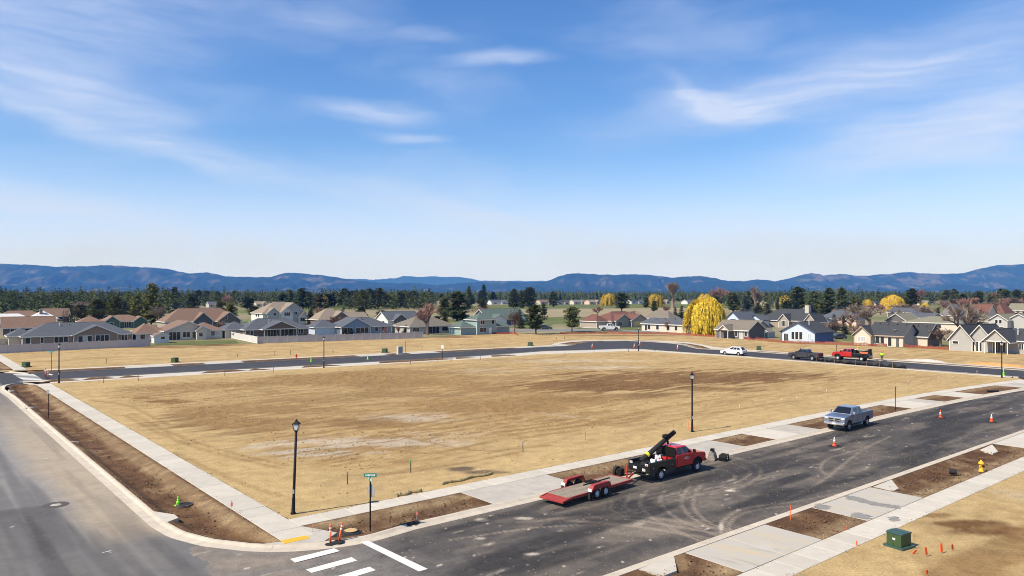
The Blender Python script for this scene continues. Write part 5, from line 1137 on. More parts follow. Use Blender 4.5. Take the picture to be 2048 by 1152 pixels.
# white crossover
def suv(label, u0, v0, hd, paint, L=4.7, cat='car', name='white_crossover', scale=1.0):
    e = thing(name, label, cat, G(u0, v0, -.13), hd, 'parked cars'); e.scale = (scale,) * 3; hw = .92
    prof = [(0.05, .38), (.42, .38)] + arch(.85, .40, .38, zc=.36)[0:] + [(3.25, .36)] + arch(3.65, .40, .38, zc=.36) + [(4.45, .36), (4.6, .42), (4.62, .70), (4.5, .86), (3.75, 1.02), (3.3, 1.08), (.15, 1.12), (.0, .95), (.0, .5)]
    MB().side(prof, -hw, hw).build('body', paint, e, bevel=.08, fix=True)
    gv = [(.12, -.86, 1.08), (3.45, -.86, 1.06), (3.45, .86, 1.06), (.12, .86, 1.08), (.62, -.66, 1.66), (2.35, -.66, 1.68), (2.35, .66, 1.68), (.62, .66, 1.66)]
    MB().add(gv, [(0, 3, 2, 1), (4, 5, 6, 7), (0, 1, 5, 4), (1, 2, 6, 5), (2, 3, 7, 6), (3, 0, 4, 7)]).build('cabin', paint, e, bevel=.08)
    def on(ids, i, f=None): q = [Vector(gv[k]) for k in ids]; cn = sum(q, Vector()) / 4; return [cn + (p - cn) * i for p in q]
    quadpane(e, 'windscreen', on((1, 2, 6, 5), .88), m_cglass); quadpane(e, 'rear_window', on((3, 0, 4, 7), .84), m_cglass)
    for s, ids in ((-1, (0, 1, 5, 4)), (1, (2, 3, 7, 6))):
        A, B_, C_, D_ = (Vector(gv[k]) for k in ids)
        for f0, f1 in ((.10, .32), (.35, .58), (.61, .86)):
            if s > 0: f0, f1 = 1 - f1, 1 - f0
            quadpane(e, 'side_window', [A.lerp(B_, f0).lerp(D_.lerp(C_, f0), .12), A.lerp(B_, f1).lerp(D_.lerp(C_, f1), .12), A.lerp(B_, f1).lerp(D_.lerp(C_, f1), .86), A.lerp(B_, f0).lerp(D_.lerp(C_, f0), .86)], m_cglass)
        MB().box((3.0, s * 1.0, 1.12), (.12, .18, .14)).build('mirror', paint, e, bevel=.02); MB().box((4.48, s * .68, .80), (.24, .34, .12)).build('headlight', m_light, e, bevel=.03); MB().box((.03, s * .72, .98), (.1, .34, .16)).build('tail_light', m_tail, e, bevel=.02)
        for x in (.85, 3.65): wheel(e, x, s * .80, .36, .24, m_rim)
    MB().bb(.4, 4.3, -.8, .8, .25, .6).build('chassis', m_under, e); MB().bb(4.58, 4.63, -.5, .5, .48, .68).build('grille', m_black, e, bevel=.01); MB().bb(-.04, .02, -.2, .2, .62, .74).build('licence_plate', m_plate, e); MB().bb(-.06, .06, -.86, .86, .36, .5).build('rear_bumper', m_black, e, bevel=.03)
def heading(px): p, q = G(*px[0]), G(*px[1]); return math.atan2(q.y - p.y, q.x - p.x)
hr = math.atan2(T2.y, T2.x)
suv('white crossover car driving along the street past the bend', 1489, 711.5, hr + R(8), PAINT_WHITE, scale=1.12)
a = G(1641, 721.5, -.13); pickup('dark_pickup', 'dark grey pickup on the far street in front of the red truck', a, hr + R(2), PAINT_DARK, wb=3.5, scale=1.12, grille=m_black, r=.43)
a2 = G(1741, 722.5, -.13); far_red = service_truck('red_utility_truck', 'red utility truck with loaded bed parked on the far street', a2, hr + R(6), scale=1.08)
f2 = far_red; fp = Vector(f2.location); fh = hr + R(6)
for i, (n_, lab, x, y, z, d, m) in enumerate((('pipe_stack', 'stack of orange pipes on the far red truck bed', .9, 0, 1.5, (1.6, 1.2, .35), m_orange), ('ladder_rack', 'black rack at the tail of the far red truck', .15, 0, 1.45, (.25, 1.7, 1.0), m_black), ('crane_arm', 'black folded crane arm on the far red truck', 1.6, .3, 1.9, (3.0, .3, .25), m_black), ('tool_chest', 'black tool chest behind the far red cab', 2.6, 0, 1.4, (.7, 1.6, .8), m_black))):
    e = thing(n_, lab, 'load', local(None, fh, fp, x * 1.08, y, z - .05), fh, 'gear on the far red truck'); MB().box((0, 0, d[2] / 2), d, 0, 0, .92).build('case', m, e, bevel=.03); MB().box((0, 0, d[2] + .04), (d[0] * .5, d[1] * .4, .1)).build('strap', m_white if i != 1 else m_orange, e)
a = G(1199, 661, .03); pickup('white_pickup', 'white pickup parked on the quiet road beyond the bend', a, R(4), PAINT_WHITE, wb=3.5, scale=1.25, grille=m_black)
suv('dark car on the quiet road behind the leaning pine', 1077, 659.5, R(2), PAINT_DARK, name='dark_car', scale=1.1)
suv('dark car in the driveway right of the pale blue house', 1692, 679, R(175), PAINT_DARK, name='dark_car', scale=1.0)
# ---- people
def person(label, pos, rz, cloth, legs, arms, hgt=1.78, hard=None):
    e = thing('person', label, 'person', pos, rz, 'road workers'); me = bpy.data.meshes.new('body')
    V = [(0, 0, .95), (0, 0, 1.15), (0, 0, 1.38), (0, 0, 1.50), (0, .01, 1.60), (0, .01, 1.70), (.10, 0, .92), (.12, .02, .50), (.13, -.01, .08), (.13, .12, .03), (-.10, 0, .92), (-.12, .0, .50), (-.14, -.03, .08), (-.14, .10, .03), (.19, 0, 1.42), (.25, .03, 1.16), arms[0], (-.19, 0, 1.42), (-.25, .03, 1.16), arms[1]]
    E_ = [(0, 1), (1, 2), (2, 3), (3, 4), (4, 5), (0, 6), (6, 7), (7, 8), (8, 9), (0, 10), (10, 11), (11, 12), (12, 13), (2, 14), (14, 15), (15, 16), (2, 17), (17, 18), (18, 19)]
    Rd = [.15, .15, .17, .07, .10, .09, .10, .075, .055, .05, .10, .075, .055, .05, .075, .055, .045, .075, .055, .045]
    me.from_pydata(V, E_, []); o = link(bpy.data.objects.new('body', me), e); sk = o.modifiers.new('skin', 'SKIN')
    for i, r_ in enumerate(Rd): me.skin_vertices[0].data[i].radius = (r_, r_ * (.75 if i < 3 else 1))
    me.skin_vertices[0].data[0].use_root = True; o.modifiers.new('sub', 'SUBSURF').levels = 1; o.modifiers['sub'].render_levels = 2; me.materials.append(legs)
    MB().lathe([(.20, .98), (.225, 1.10), (.235, 1.30), (.20, 1.44), (.09, 1.50)], (0, 0, 0), 12).build('jacket', cloth, e, True)
    for s, a_, c_ in ((1, (.2, 0, 1.42), (.25, .03, 1.14)), (-1, (-.2, 0, 1.42), (-.25, .03, 1.14))): MB().tube(a_, c_, .09, .075, n=8).build('sleeve', cloth, e)
    MB().lathe([(.001, 1.56), (.075, 1.58), (.09, 1.66), (.08, 1.72), (.001, 1.74)], (0, .012, 0), 10).build('head', M('skin', (.45, .28, .20), .7), e, True)
    MB().lathe([(.15, 1.70), (.13, 1.71), (.125, 1.76), (.07, 1.83), (.001, 1.84)], (0, .012, 0), 12).build('hard_hat', hard or m_white, e, True)
    e.scale = (hgt / 1.78,) * 3
m_hivis = M('hi_vis_lime', (.52, .80, .03), .7, .05); m_hiviso = M('hi_vis_gold', (.85, .48, .03), .7, .05); m_jeans = M('dark_trousers', (.10, .085, .07), .9, .1)
person('worker in lime jacket standing behind the far red truck', G(1763.5, 722.5, -.13), 2.2, m_hivis, m_jeans, [(.27, .06, .92), (-.27, .06, .92)], 2.0, m_orange)
person('worker in gold jacket standing on the far red truck bed', local(None, fh, fp, 2.45, -.3, 1.22), 1.0, m_hiviso, m_jeans, [(.30, .25, 1.05), (-.30, .22, 1.0)], 1.6, m_hiviso)
# spoil heaps on the far right street verge
def heap(name, label, u, v, w, h, mat, seed):
    e = thing(name, label, 'heap', G(u, v), ANG - R(90), 'spoil heaps'); mb = MB(); n, m = 22, 10; rr = random.Random(seed); vs = []
    for i in range(n):
        for j in range(m):
            x = (i / (n - 1) - .5) * w; y = (j / (m - 1) - .5) * w * .28; k = max(0, 1 - (2 * i / (n - 1) - 1) ** 2) * max(0, 1 - (2 * j / (m - 1) - 1) ** 2)
            vs.append((x, y, -.03 + h * k * rr.uniform(.65, 1.25)))
    mb.add(vs, [(i * m + j, (i + 1) * m + j, (i + 1) * m + j + 1, i * m + j + 1) for i in range(n - 1) for j in range(m - 1)]).build('spoil', mat, e, True)
    rc = MB(); 
    for k in range(8): MB().box((rr.uniform(-.4, .4) * w, rr.uniform(-.1, .1) * w, .1), (.3, .25, .2), rr.random() * 3, 0, .7).build('lump', mat, e)
heap('spoil_heap', 'orange soil heap near the far right lamp', 1995, 730.5, 11, .45, M('orange_soil', (.58, .30, .11), .95, .2, 2), 2); heap('rubble_heap', 'pale grey rubble heap right of the worker', 1850, 722, 8, .4, M('pale_rubble', (.52, .47, .41), .95, .2, 3, .05, 6), 5)
# ================================================================ houses
HA = R(38)
def roofm(n, c): return M('roof_' + n, c, .9, .26, 2.2, .03, 9, stretch=(1, 1, 4))
def wallm(n, c): return M('siding_' + n, c, .85, .05, .8, .015, 5, stretch=(.3, .3, 8))
RF = dict(slate=roofm('slate', (.088, .096, .112)), dark=roofm('dark', (.050, .052, .057)), brown=roofm('brown', (.20, .125, .088)), red=roofm('red', (.155, .07, .052)), tan=roofm('tan', (.25, .20, .15)),
          taupe=roofm('taupe', (.175, .15, .12)), green=roofm('green', (.095, .13, .115)), olive=roofm('olive', (.20, .185, .13)), pale=roofm('pale', (.62, .60, .57)), grey=roofm('grey', (.16, .155, .15)))
WL = dict(taupe=wallm('taupe', (.27, .20, .165)), cream=wallm('cream', (.60, .52, .42)), white=wallm('white', (.66, .64, .60)), blue=wallm('blue', (.22, .28, .38)), paleblue=wallm('paleblue', (.50, .57, .66)), navy=wallm('navy', (.10, .14, .30)),  # navy is pale blue siding darkened to paint its shaded side
          brown=wallm('brown', (.17, .125, .10)), green=wallm('green', (.10, .155, .11)), teal=wallm('teal', (.27, .36, .35)), grey=wallm('grey', (.43, .42, .40)), stone=wallm('stone', (.33, .28, .23)), dark=wallm('dark', (.13, .12, .115)), lightgrey=wallm('lightgrey', (.38, .37, .345)), peach=wallm('peach', (.66, .47, .37)), tan=wallm('tan', (.50, .42, .33)))
m_trim = M('white_trim', (.74, .71, .66), .6, .04, 2); m_trim_dark = M('dark_trim', (.10, .095, .09), .7, .05, 2); m_glass = M('window_glass', (.022, .026, .032), .08, .1, 1, spec=.6); m_blind = M('window_blind', (.45, .44, .42), .5, .08, 3, stretch=(.2, .2, 12))
m_vent = M('galvanised_vent', (.55, .55, .55), .5, .1, 3); m_garage = M('garage_door', (.70, .67, .62), .7, .06, 2, stretch=(.3, .3, 6)); m_brick = M('chimney_brick', (.30, .22, .18), .9, .2, 6)
HOUSES = {}
class House:
    def __init__(s, name, label, C, eave=True, wh=2.8, roof='slate', wall='cream', ang=None, group='houses beyond the lots', trim=None):
        u, v = C
        if eave: v = HOR + (v - HOR) * CAM_H / (CAM_H - wh + .12)
        s.o = G(u, v); s.a = HA if ang is None else R(ang); s.wh = wh; s.rf = RF[roof]; s.wl = WL[wall]; s.trim = trim or m_trim
        s.ex = Vector((math.cos(s.a), math.sin(s.a), 0)); s.ey = Vector((-s.ex.y, s.ex.x, 0))
        s.e = thing(name, label, 'house', s.o, s.a, group); HOUSES[label] = s
    def hx(s, u, y=0):
        p = s.o + s.ey * y; k = (u - 1024) / FOC; return (k * p.y - p.x) / (s.ex.x - k * s.ex.y)
    def hy(s, u, x=0):
        p = s.o + s.ex * x; k = (u - 1024) / FOC; return (k * p.y - p.x) / (s.ey.x - k * s.ey.y)
    def zat(s, v, x=0, y=0): p = s.o + s.ex * x + s.ey * y; return CAM_H - (v - HOR) * p.y / FOC
    def vol(s, x0, x1, y0, y1, rise=None, kind='hip', wh=None, ov=.45, roof=None, wall=None, ridge_v=None, porch=False, wallname='wall'):
        wh = wh or s.wh; rf = RF[roof] if roof else s.rf; wl = WL[wall] if wall else s.wl
        if ridge_v is not None: rise = max(.8, s.zat(ridge_v, (x0 + x1) / 2, (y0 + y1) / 2) - wh)
        half = (y1 - y0) / 2 if kind == 'gx' or (kind == 'hip' and x1 - x0 >= y1 - y0) else (x1 - x0) / 2
        sl = rise / half; ze = wh - ov * sl; zr = wh + rise
        X0, X1, Y0, Y1 = x0 - ov, x1 + ov, y0 - ov, y1 + ov; ym = (Y0 + Y1) / 2; xm = (X0 + X1) / 2
        if kind == 'gx':
            tv = [(X0, Y0, ze), (X1, Y0, ze), (X1, ym, zr), (X1, Y1, ze), (X0, Y1, ze), (X0, ym, zr)]; tf = [(0, 1, 2, 5), (5, 2, 3, 4)]
        elif kind == 'gy':
            tv = [(X0, Y0, ze), (xm, Y0, zr), (X1, Y0, ze), (X1, Y1, ze), (xm, Y1, zr), (X0, Y1, ze)]; tf = [(0, 1, 4, 5), (1, 2, 3, 4)]
        else:
            tv = [(X0, Y0, ze), (X1, Y0, ze), (X1, Y1, ze), (X0, Y1, ze)]
            if X1 - X0 >= Y1 - Y0:
                h = (Y1 - Y0) / 2 * .999; tv += [(X0 + h, ym, zr), (X1 - h, ym, zr)]; tf = [(0, 1, 5, 4), (1, 2, 5), (2, 3, 4, 5), (3, 0, 4)]
            else:
                h = (X1 - X0) / 2 * .999; tv += [(xm, Y0 + h, zr), (xm, Y1 - h, zr)]; tf = [(0, 1, 4), (1, 2, 5, 4), (2, 3, 5), (3, 0, 4, 5)]
        nrim = 6 if kind in ('gx', 'gy') else 4; n = len(tv); th = .2
        mb = MB(); low = [(a, b, c - th) for a, b, c in tv]
        mb.add(tv, tf); mb.add(low, [f[::-1] for f in tf])
        rf_o = mb.build('roof', rf, s.e)
        fb = MB(); k = 1.0
        cx, cy = (x0 + x1) / 2, (y0 + y1) / 2
        for i in range(nrim):
            j = (i + 1) % nrim; out_ = lambda p, d: (p[0] + (d if p[0] > cx + .01 else -d if p[0] < cx - .01 else 0), p[1] + (d if p[1] > cy + .01 else -d if p[1] < cy - .01 else 0))
            a, b = tv[i], tv[j]; vs = []
            for p in (a, b):
                q = out_(p, .035)
                vs += [(p[0], p[1], p[2] + .01), (q[0], q[1], p[2] + .01), (q[0], q[1], p[2] - th - .03), (p[0], p[1], p[2] - th - .03)]
            fb.add(vs, [(0, 1, 5, 4), (1, 2, 6, 5), (2, 3, 7, 6), (3, 0, 4, 7), (0, 3, 2, 1), (4, 5, 6, 7)])
        fb.build('fascia', s.trim, rf_o, fix=True)
        # ridge cap
        if kind == 'gx': a, b = (X0 + .1, ym), (X1 - .1, ym)
        elif kind == 'gy': a, b = (xm, Y0 + .1), (xm, Y1 - .1)
        else: a, b = tv[4][:2], tv[5][:2]
        if math.dist(a, b) > .5: MB().tube((a[0], a[1], zr - .01), (b[0], b[1], zr - .01), .09, n=6).build('ridge_cap', rf, rf_o)
        zt = wh - .1; zg = zr - .1
        if porch:
            # open porch: posts and gable infill
            w = .16
            for px_, py_ in porch: MB().bb(px_ - w / 2, px_ + w / 2, py_ - w / 2, py_ + w / 2, 0, wh - .05).build('post', s.trim, s.e)
            mb = MB()
            if kind == 'gx':
                for xx in (x0,): mb.add([(xx, y0, zt), (xx, y1, zt), (xx, (y0 + y1) / 2, zg), (xx + .12, y0, zt), (xx + .12, y1, zt), (xx + .12, (y0 + y1) / 2, zg)], [(0, 2, 1), (3, 4, 5), (0, 1, 4, 3), (1, 2, 5, 4), (2, 0, 3, 5)])
            elif kind == 'gy':
                mb.add([(x0, y0, zt), (x1, y0, zt), ((x0 + x1) / 2, y0, zg), (x0, y0 + .12, zt), (x1, y0 + .12, zt), ((x0 + x1) / 2, y0 + .12, zg)], [(0, 1, 2), (3, 5, 4), (0, 3, 4, 1), (1, 4, 5, 2), (2, 5, 3, 0)])
            if mb.v: mb.build('gable_infill', wl, s.e, fix=True)
            bm = MB(); bm.bb(x0, x1, y0, y0 + .15, wh - .35, wh - .12) if kind == 'gy' else bm.bb(x0, x0 + .15, y0, y1, wh - .35, wh - .12)
            bm.build('beam', s.trim, s.e); return
        mb = MB(); b8 = [(x0, y0), (x1, y0), (x1, y1), (x0, y1)]
        vs = [(x, y, -.3) for x, y in b8] + [(x, y, zt) for x, y in b8]; f = [(0, 1, 5, 4), (1, 2, 6, 5), (2, 3, 7, 6), (3, 0, 4, 7)]
        if kind == 'gx': vs += [(x0, (y0 + y1) / 2, zg), (x1, (y0 + y1) / 2, zg)]; f[1] = (1, 2, 6, 9, 5); f[3] = (3, 0, 4, 8, 7)
        if kind == 'gy': vs += [((x0 + x1) / 2, y0, zg), ((x0 + x1) / 2, y1, zg)]; f[0] = (0, 1, 5, 8, 4); f[2] = (2, 3, 7, 9, 6)
        mb.add(vs, f).build(wallname, wl, s.e)
        # corner boards
        d = .07
        for x, y in ((x0, y0), (x1, y0), (x0, y1)): MB().bb(x - d, x + d, y - d, y + d, 0, zt - .02).build('corner_board', s.trim, s.e)
    def win(s, face, a0, a1, z0=.9, z1=2.15, off=0.0, n=1, style='glass', name='window', arch=False):
        f = (lambda a, d, z: (a, off - d, z)) if face == 'F' else (lambda a, d, z: (off - d, a, z))
        def bar(mb, a, b, d0, d1, c, e):
            p, q = f(a, d0, c), f(b, d1, e)
            mb.bb(min(p[0], q[0]), max(p[0], q[0]), min(p[1], q[1]), max(p[1], q[1]), c, e)
        if a1 < a0: a0, a1 = a1, a0
        t = .11; fr = MB()
        bar(fr, a0 - t, a0, -.02, .06, z0 - t, z1 + t); bar(fr, a1, a1 + t, -.02, .06, z0 - t, z1 + t); bar(fr, a0, a1, -.02, .058, z1, z1 + t); bar(fr, a0, a1, -.02, .075, z0 - t, z0)
        for i in range(1, n): x = a0 + (a1 - a0) * i / n; bar(fr, x - .045, x + .045, -.02, .05, z0, z1)
        o = fr.build(name, s.trim, s.e)
        for i in range(n):
            pa = a0 + (a1 - a0) * i / n + (.045 if i else 0); pb = a0 + (a1 - a0) * (i + 1) / n - (.045 if i < n - 1 else 0)
            pn = MB(); bar(pn, pa, pb, -.02, .022, z0, z1); pn.build('pane', {'glass': m_glass, 'blind': m_blind}[style] if style != 'mix' else (m_blind if i % 2 else m_glass), o)
        return o
    def door(s, face, a0, a1, z1=2.1, off=0.0, mat=None, name='door'):
        f = (lambda a, d: (a, off - d)) if face == 'F' else (lambda a, d: (off - d, a))
        p, q = f(a0, -.02), f(a1, .05)
        d = MB().bb(min(p[0], q[0]), max(p[0], q[0]), min(p[1], q[1]), max(p[1], q[1]), 0, z1).build(name, mat or m_trim, s.e)
        if name == 'garage_door':
            for k in range(1, 4):
                p, q = f(a0 + .05, .05), f(a1 - .05, .075); z = z1 * k / 4
                MB().bb(min(p[0], q[0]), max(p[0], q[0]), min(p[1], q[1]), max(p[1], q[1]), z - z1 / 4 + .04, z - .04).build('door_panel', mat or m_garage, d)
        else:
            p, q = f(a0 + (a1 - a0) * .85, .05), f(a0 + (a1 - a0) * .93, .12); MB().bb(min(p[0], q[0]), max(p[0], q[0]), min(p[1], q[1]), max(p[1], q[1]), 1, 1.1).build('handle', m_vent, d)
    def vent(s, x, y, z, h=.6, r=.1, mat=None): MB().lathe([(r, -.6), (r, h - .12), (r * 1.7, h - .12), (r * 1.7, h), (.001, h + .08)], (x, y, z), 8).build('roof_vent', mat or m_vent, s.e)
    def boxvents(s, pts):
        for x, y, z in pts: MB().box((x, y, z + .05), (.4, .4, .28), 0, 0, .8).build('box_vent', m_trim_dark, s.e)
    def chimney(s, x, y, z0, z1, w=.9, mat=None):
        c = MB().bb(x - w / 2, x + w / 2, y - w / 2, y + w / 2, z0, z1).build('chimney', mat or m_brick, s.e); MB().bb(x - w / 2 - .08, x + w / 2 + .08, y - w / 2 - .08, y + w / 2 + .08, z1, z1 + .14).build('chimney_cap', m_conc, c)

# --- first row, left
h = House('ranch_house', 'taupe ranch house with slate hip roof behind the left end of the vinyl fence', (46, 672.5), wall='taupe')
W = h.hx(265); h.vol(0, W, 0, 11.5, kind='hip', ridge_v=644.5); g0, g1 = h.hx(148, -.8), h.hx(236, -.8); h.vol(g0, g1, -.8, 5, kind='gy', rise=2.3); h.vol(-2.5, 3, 5, 12.5, kind='hip', rise=1.6, wall='cream')
for a, b, n, off in ((51, 61, 1, 0), (82, 87.5, 1, 0), (109, 136, 3, 0), (243, 255, 2, 0)): h.win('F', h.hx(a), h.hx(b), .8, 2.2, n=n, off=off)
h.win('F', h.hx(157, -.8), h.hx(184, -.8), .6, 2.3, off=-.8, n=3, style='mix'); h.win('F', h.hx(192, -.8), h.hx(218, -.8), .1, 2.4, off=-.8, n=3, name='patio_door_or_recess')  # dark right-hand glazing stands in for the shade of the patio recess
h.vent(W * .34, 4.2, 4.6, .9, .12); h.vent(W * .43, 4.5, 4.8, .4, .09, m_trim_dark); h.boxvents([(W * .28, 3, 4.0), (W * .4, 3.4, 4.2)])
h = House('cream_house', 'cream house with brown roof and broad gable beside the white shed', (331, 662), wall='cream', roof='brown')
W = h.hx(446); h.vol(0, W * .78, 0, 11, kind='gy', ridge_v=641); h.vol(W * .5, W, .8, 9, kind='hip', rise=1.9); h.vol(-6, 1, 5, 12, kind='hip', rise=1.8)
h.win('F', h.hx(366), h.hx(380), .8, 2.2, n=2); h.win('F', h.hx(385), h.hx(392), .5, 2.2); h.win('F', h.hx(422, .8), h.hx(438, .8), .9, 2.2, off=.8, n=2, style='mix'); h.win('F', h.hx(338), h.hx(361), .1, 2.3, n=3, name='patio_door_or_recess')
p0, p1 = h.hx(394, -1.6), h.hx(412, -1.6); h.vol(p0, p1, -1.6, 2, kind='gy', rise=1.0, ov=.25); h.win('F', p0 + .6, p0 + 1.6, .9, 2.0, off=-1.6); h.vent(W * .5, 3.5, 4.6, .5)
h = House('garden_shed', 'small white shed with brown roof beside the cream house', (309, 672), wall='white', roof='brown', wh=2.1, group='sheds and garages')
h.e['category'] = 'shed'; W = h.hx(338); h.vol(0, W, 0, 3.2, kind='gy', rise=.75, ov=.25); h.win('F', W * .45, W * .72, 1.1, 1.75)
h = House('garage', 'cream garage with brown hip roof left of the white shed', (273, 665.5), wall='cream', roof='brown', group='sheds and garages'); h.e['category'] = 'garage'
W = h.hx(300); h.vol(0, W + 2, 0, 7, kind='hip', ridge_v=647); h.win('F', 1, 2.2)
h = House('dark_brown_house', 'dark brown house with slate roof and covered patio behind vinyl fence', (491, 658.5), wall='brown', roof='slate')
W = h.hx(617); D = h.hy(463); h.vol(0, W, 0, 10.5, kind='hip', ridge_v=636.5); g0, g1 = h.hx(523, -.6), h.hx(590, -.6)
h.vol(g0, g1, -2.6, 5, kind='gy', rise=2.2, porch=[(g0 + .2, -2.5), ((g0 + g1) / 2, -2.5), (g1 - .2, -2.5)]); h.vol(-4.5, 3, 4, 11.5, kind='hip', rise=2.0, wall='cream')
h.win('F', h.hx(501), h.hx(507), .9, 2.1); h.win('F', h.hx(597), h.hx(606), .8, 2.2, n=2); h.win('F', h.hx(535), h.hx(552), .1, 2.3, n=3, name='patio_door_or_recess'); h.win('F', h.hx(560), h.hx(586), .3, 2.3, n=3); h.vent(W * .12, 3.5, 4.2, .7, .12); h.vent(W * .42, 3, 4.5, .7, .12)
h = House('blue_house', 'slate blue house with blue front gable behind vinyl fence', (681, 653.5), wall='blue', roof='slate')
W = h.hx(783); h.vol(0, W, 0, 10.5, kind='hip', ridge_v=635); g1 = h.hx(741, -.8); h.vol(.0, g1, -.8, 6, kind='gy', rise=2.7); h.vol(-7, 1.5, 3.5, 11, kind='hip', rise=1.9, wall='paleblue')
h.win('F', h.hx(712, -.8), h.hx(737, -.8), .5, 2.3, off=-.8, n=3); h.win('F', h.hx(684, -.8), h.hx(705, -.8), .1, 2.3, off=-.8, n=2, name='patio_door_or_recess'); h.win('F', h.hx(750), h.hx(757), .9, 2.2); h.win('F', h.hx(764), h.hx(775), .8, 2.2, n=2); h.boxvents([(W * .3, 4, 5.2), (W * .4, 4, 5.3), (W * .5, 4, 5.3)])
h = House('grey_blue_house', 'pale grey-blue house with taupe hip roof behind the pink bare tree', (820, 652.5), wall='lightgrey', roof='taupe')
W = h.hx(908); D = h.hy(785); h.vol(0, W, 0, min(13, D), kind='hip', ridge_v=632); h.win('F', h.hx(826), h.hx(838), .9, 2.1, n=2); h.win('F', h.hx(857), h.hx(879), .1, 2.4, n=3, name='patio_door_or_recess'); h.win('F', h.hx(884), h.hx(897), .8, 2.2); h.boxvents([(W * .6, 4, 4.6)])  # dark three-pane glazing paints the shade inside the patio
h = House('green_two_storey_house', 'two-storey teal house with green hip roof and white lit side wall', (954, 638.8), wall='teal', roof='green', wh=5.0)
W = h.hx(992); D = h.hy(931); h.vol(0, W, 0, D, kind='hip', ridge_v=626); h.vol(-5.5, -.1, 1.2, 7.5, kind='hip', rise=1.7, wh=2.7); h.vol(W + .1, W + 6, .6, 7, kind='hip', rise=1.5, wh=2.7)
h.win('F', h.hx(961), h.hx(969), 3.3, 4.5, n=2); h.win('F', h.hx(983), h.hx(988), 3.3, 4.5); h.win('F', h.hx(960), h.hx(972), .8, 2.2, n=2); h.door('F', h.hx(978), h.hx(983)); h.win('L', D * .3, D * .45, .9, 2.1)
# --- second row, left
h = House('brown_roof_house', 'brown-roofed house cut by the left edge behind the taupe ranch', (6, 655), wall='brown', roof='brown'); W = h.hx(112); h.vol(0, W, 0, 9, kind='gx', ridge_v=633); h.win('F', h.hx(22), h.hx(36), .9, 2.1, n=2); h.win('F', h.hx(50), h.hx(60)); h.win('L', 2, 4)
h = House('pale_roof_house', 'house with pale sunlit roof and brick chimney at far left', (60, 637), wall='cream', roof='pale'); W = h.hx(116); h.vol(0, W, 0, 10, kind='hip', ridge_v=621); h.vol(-14, .5, 1, 9, kind='hip', rise=1.9); h.chimney(W * .42, 3, 3, 6.4, 1.1); h.win('F', 3, 5)
h = House('long_brown_roof_house', 'long brown-roofed house behind the pale roof at far left', (88, 632), wall='brown', roof='brown'); W = h.hx(139); h.vol(0, W, 0, 10, kind='gx', ridge_v=616.5); h.vol(-18, .5, 1, 11, kind='hip', rise=2.4, roof='brown'); h.vol(-42, -19, 2, 12, kind='gx', rise=2.4, roof='tan'); h.win('F', W * .6, W * .75)
h = House('green_wall_house', 'dark green house with brown hip roof beside the evergreen hedge', (206, 643), wall='green', roof='brown'); W = h.hx(296); h.vol(0, W, 0, 11, kind='hip', ridge_v=629.5); h.vol(0.5, h.hx(240, -.7), -.7, 5, kind='gy', rise=2.0); h.vol(h.hx(268, -.5), W - .3, -.5, 5, kind='gy', rise=1.7); h.win('F', h.hx(249), h.hx(262), .2, 2.2, n=3); h.vol(-7, .5, 4, 11, kind='hip', rise=1.8); h.win('F', 2, 3.4, off=-.7)
h = House('gabled_brown_house', 'brown house with two pointed gables and white garage doors', (412, 641), wall='stone', roof='brown', wh=3.2)
W = h.hx(482); h.vol(-14, W, 0, 12, kind='hip', ridge_v=616); h.vol(h.hx(388, -1), h.hx(425, -1), -1, 6, kind='gy', rise=3.0, wall='dark'); h.vol(h.hx(437, -3), h.hx(481, -3), -3, 6, kind='gy', rise=3.1, wall='brown'); h.door('F', h.hx(445, -3), h.hx(458, -3), 2.2, -3, m_garage, 'garage_door'); h.door('F', h.hx(463, -3), h.hx(476, -3), 2.2, -3, m_garage, 'garage_door'); h.win('F', h.hx(450.5, -3), h.hx(455, -3), 3.6, 4.6, off=-3); h.win('F', h.hx(399, -1), h.hx(410, -1), 1, 2.3, off=-1, n=2)
h = House('tall_cream_house', 'tall two-storey cream house with tan roof and arched gable window', (526, 626), wall='white', roof='tan', wh=5.2, trim=m_trim)
W = h.hx(613); D = h.hy(497); h.vol(0, W, 0, min(14, D), kind='hip', ridge_v=603.5); h.vol(h.hx(560, -1), h.hx(611, -1), -1, 8, kind='gy', ridge_v=605, wall='grey'); h.vol(h.hx(562, -1.4), h.hx(586, -1.4), -1.4, 6, kind='gy', rise=2.4, wall='white'); h.vol(h.hx(535, -.9), h.hx(559, -.9), -.9, 5, kind='gy', rise=2.1, wall='grey'); h.vol(h.hx(598, -2), h.hx(616, -2), -2, 5, kind='gy', rise=2, wh=3.4)
h.win('F', h.hx(569, -1.4), h.hx(580, -1.4), 3.8, 5.2, off=-1.4, n=3); h.win('F', h.hx(588, -1), h.hx(595, -1), 4.2, 5.4, off=-1, n=2); h.win('F', h.hx(547, -.9), h.hx(552, -.9), 4, 5, off=-.9); h.win('F', h.hx(601, -2), h.hx(612, -2), 1.4, 2.9, off=-2, n=3); h.win('L', D * .25, D * .33, 3.4, 4.6); h.win('L', D * .4, D * .48, 3.4, 4.6)
h = House('tan_roof_house', 'tan-roofed house with dark gable between tall cream and blue houses', (637, 638.5), wall='brown', roof='tan'); W = h.hx(702); h.vol(0, W, 0, 12, kind='hip', ridge_v=616.5); h.vol(h.hx(664, -.8), h.hx(701, -.8), -.8, 6, kind='gy', rise=3.0); h.vol(W - 1, W + 9, 3, 11, kind='gx', rise=2.4); h.win('F', h.hx(676, -.8), h.hx(690, -.8), .9, 2.2, off=-.8, n=2); h.vent(W * .35, 3.5, 4.6, .5)
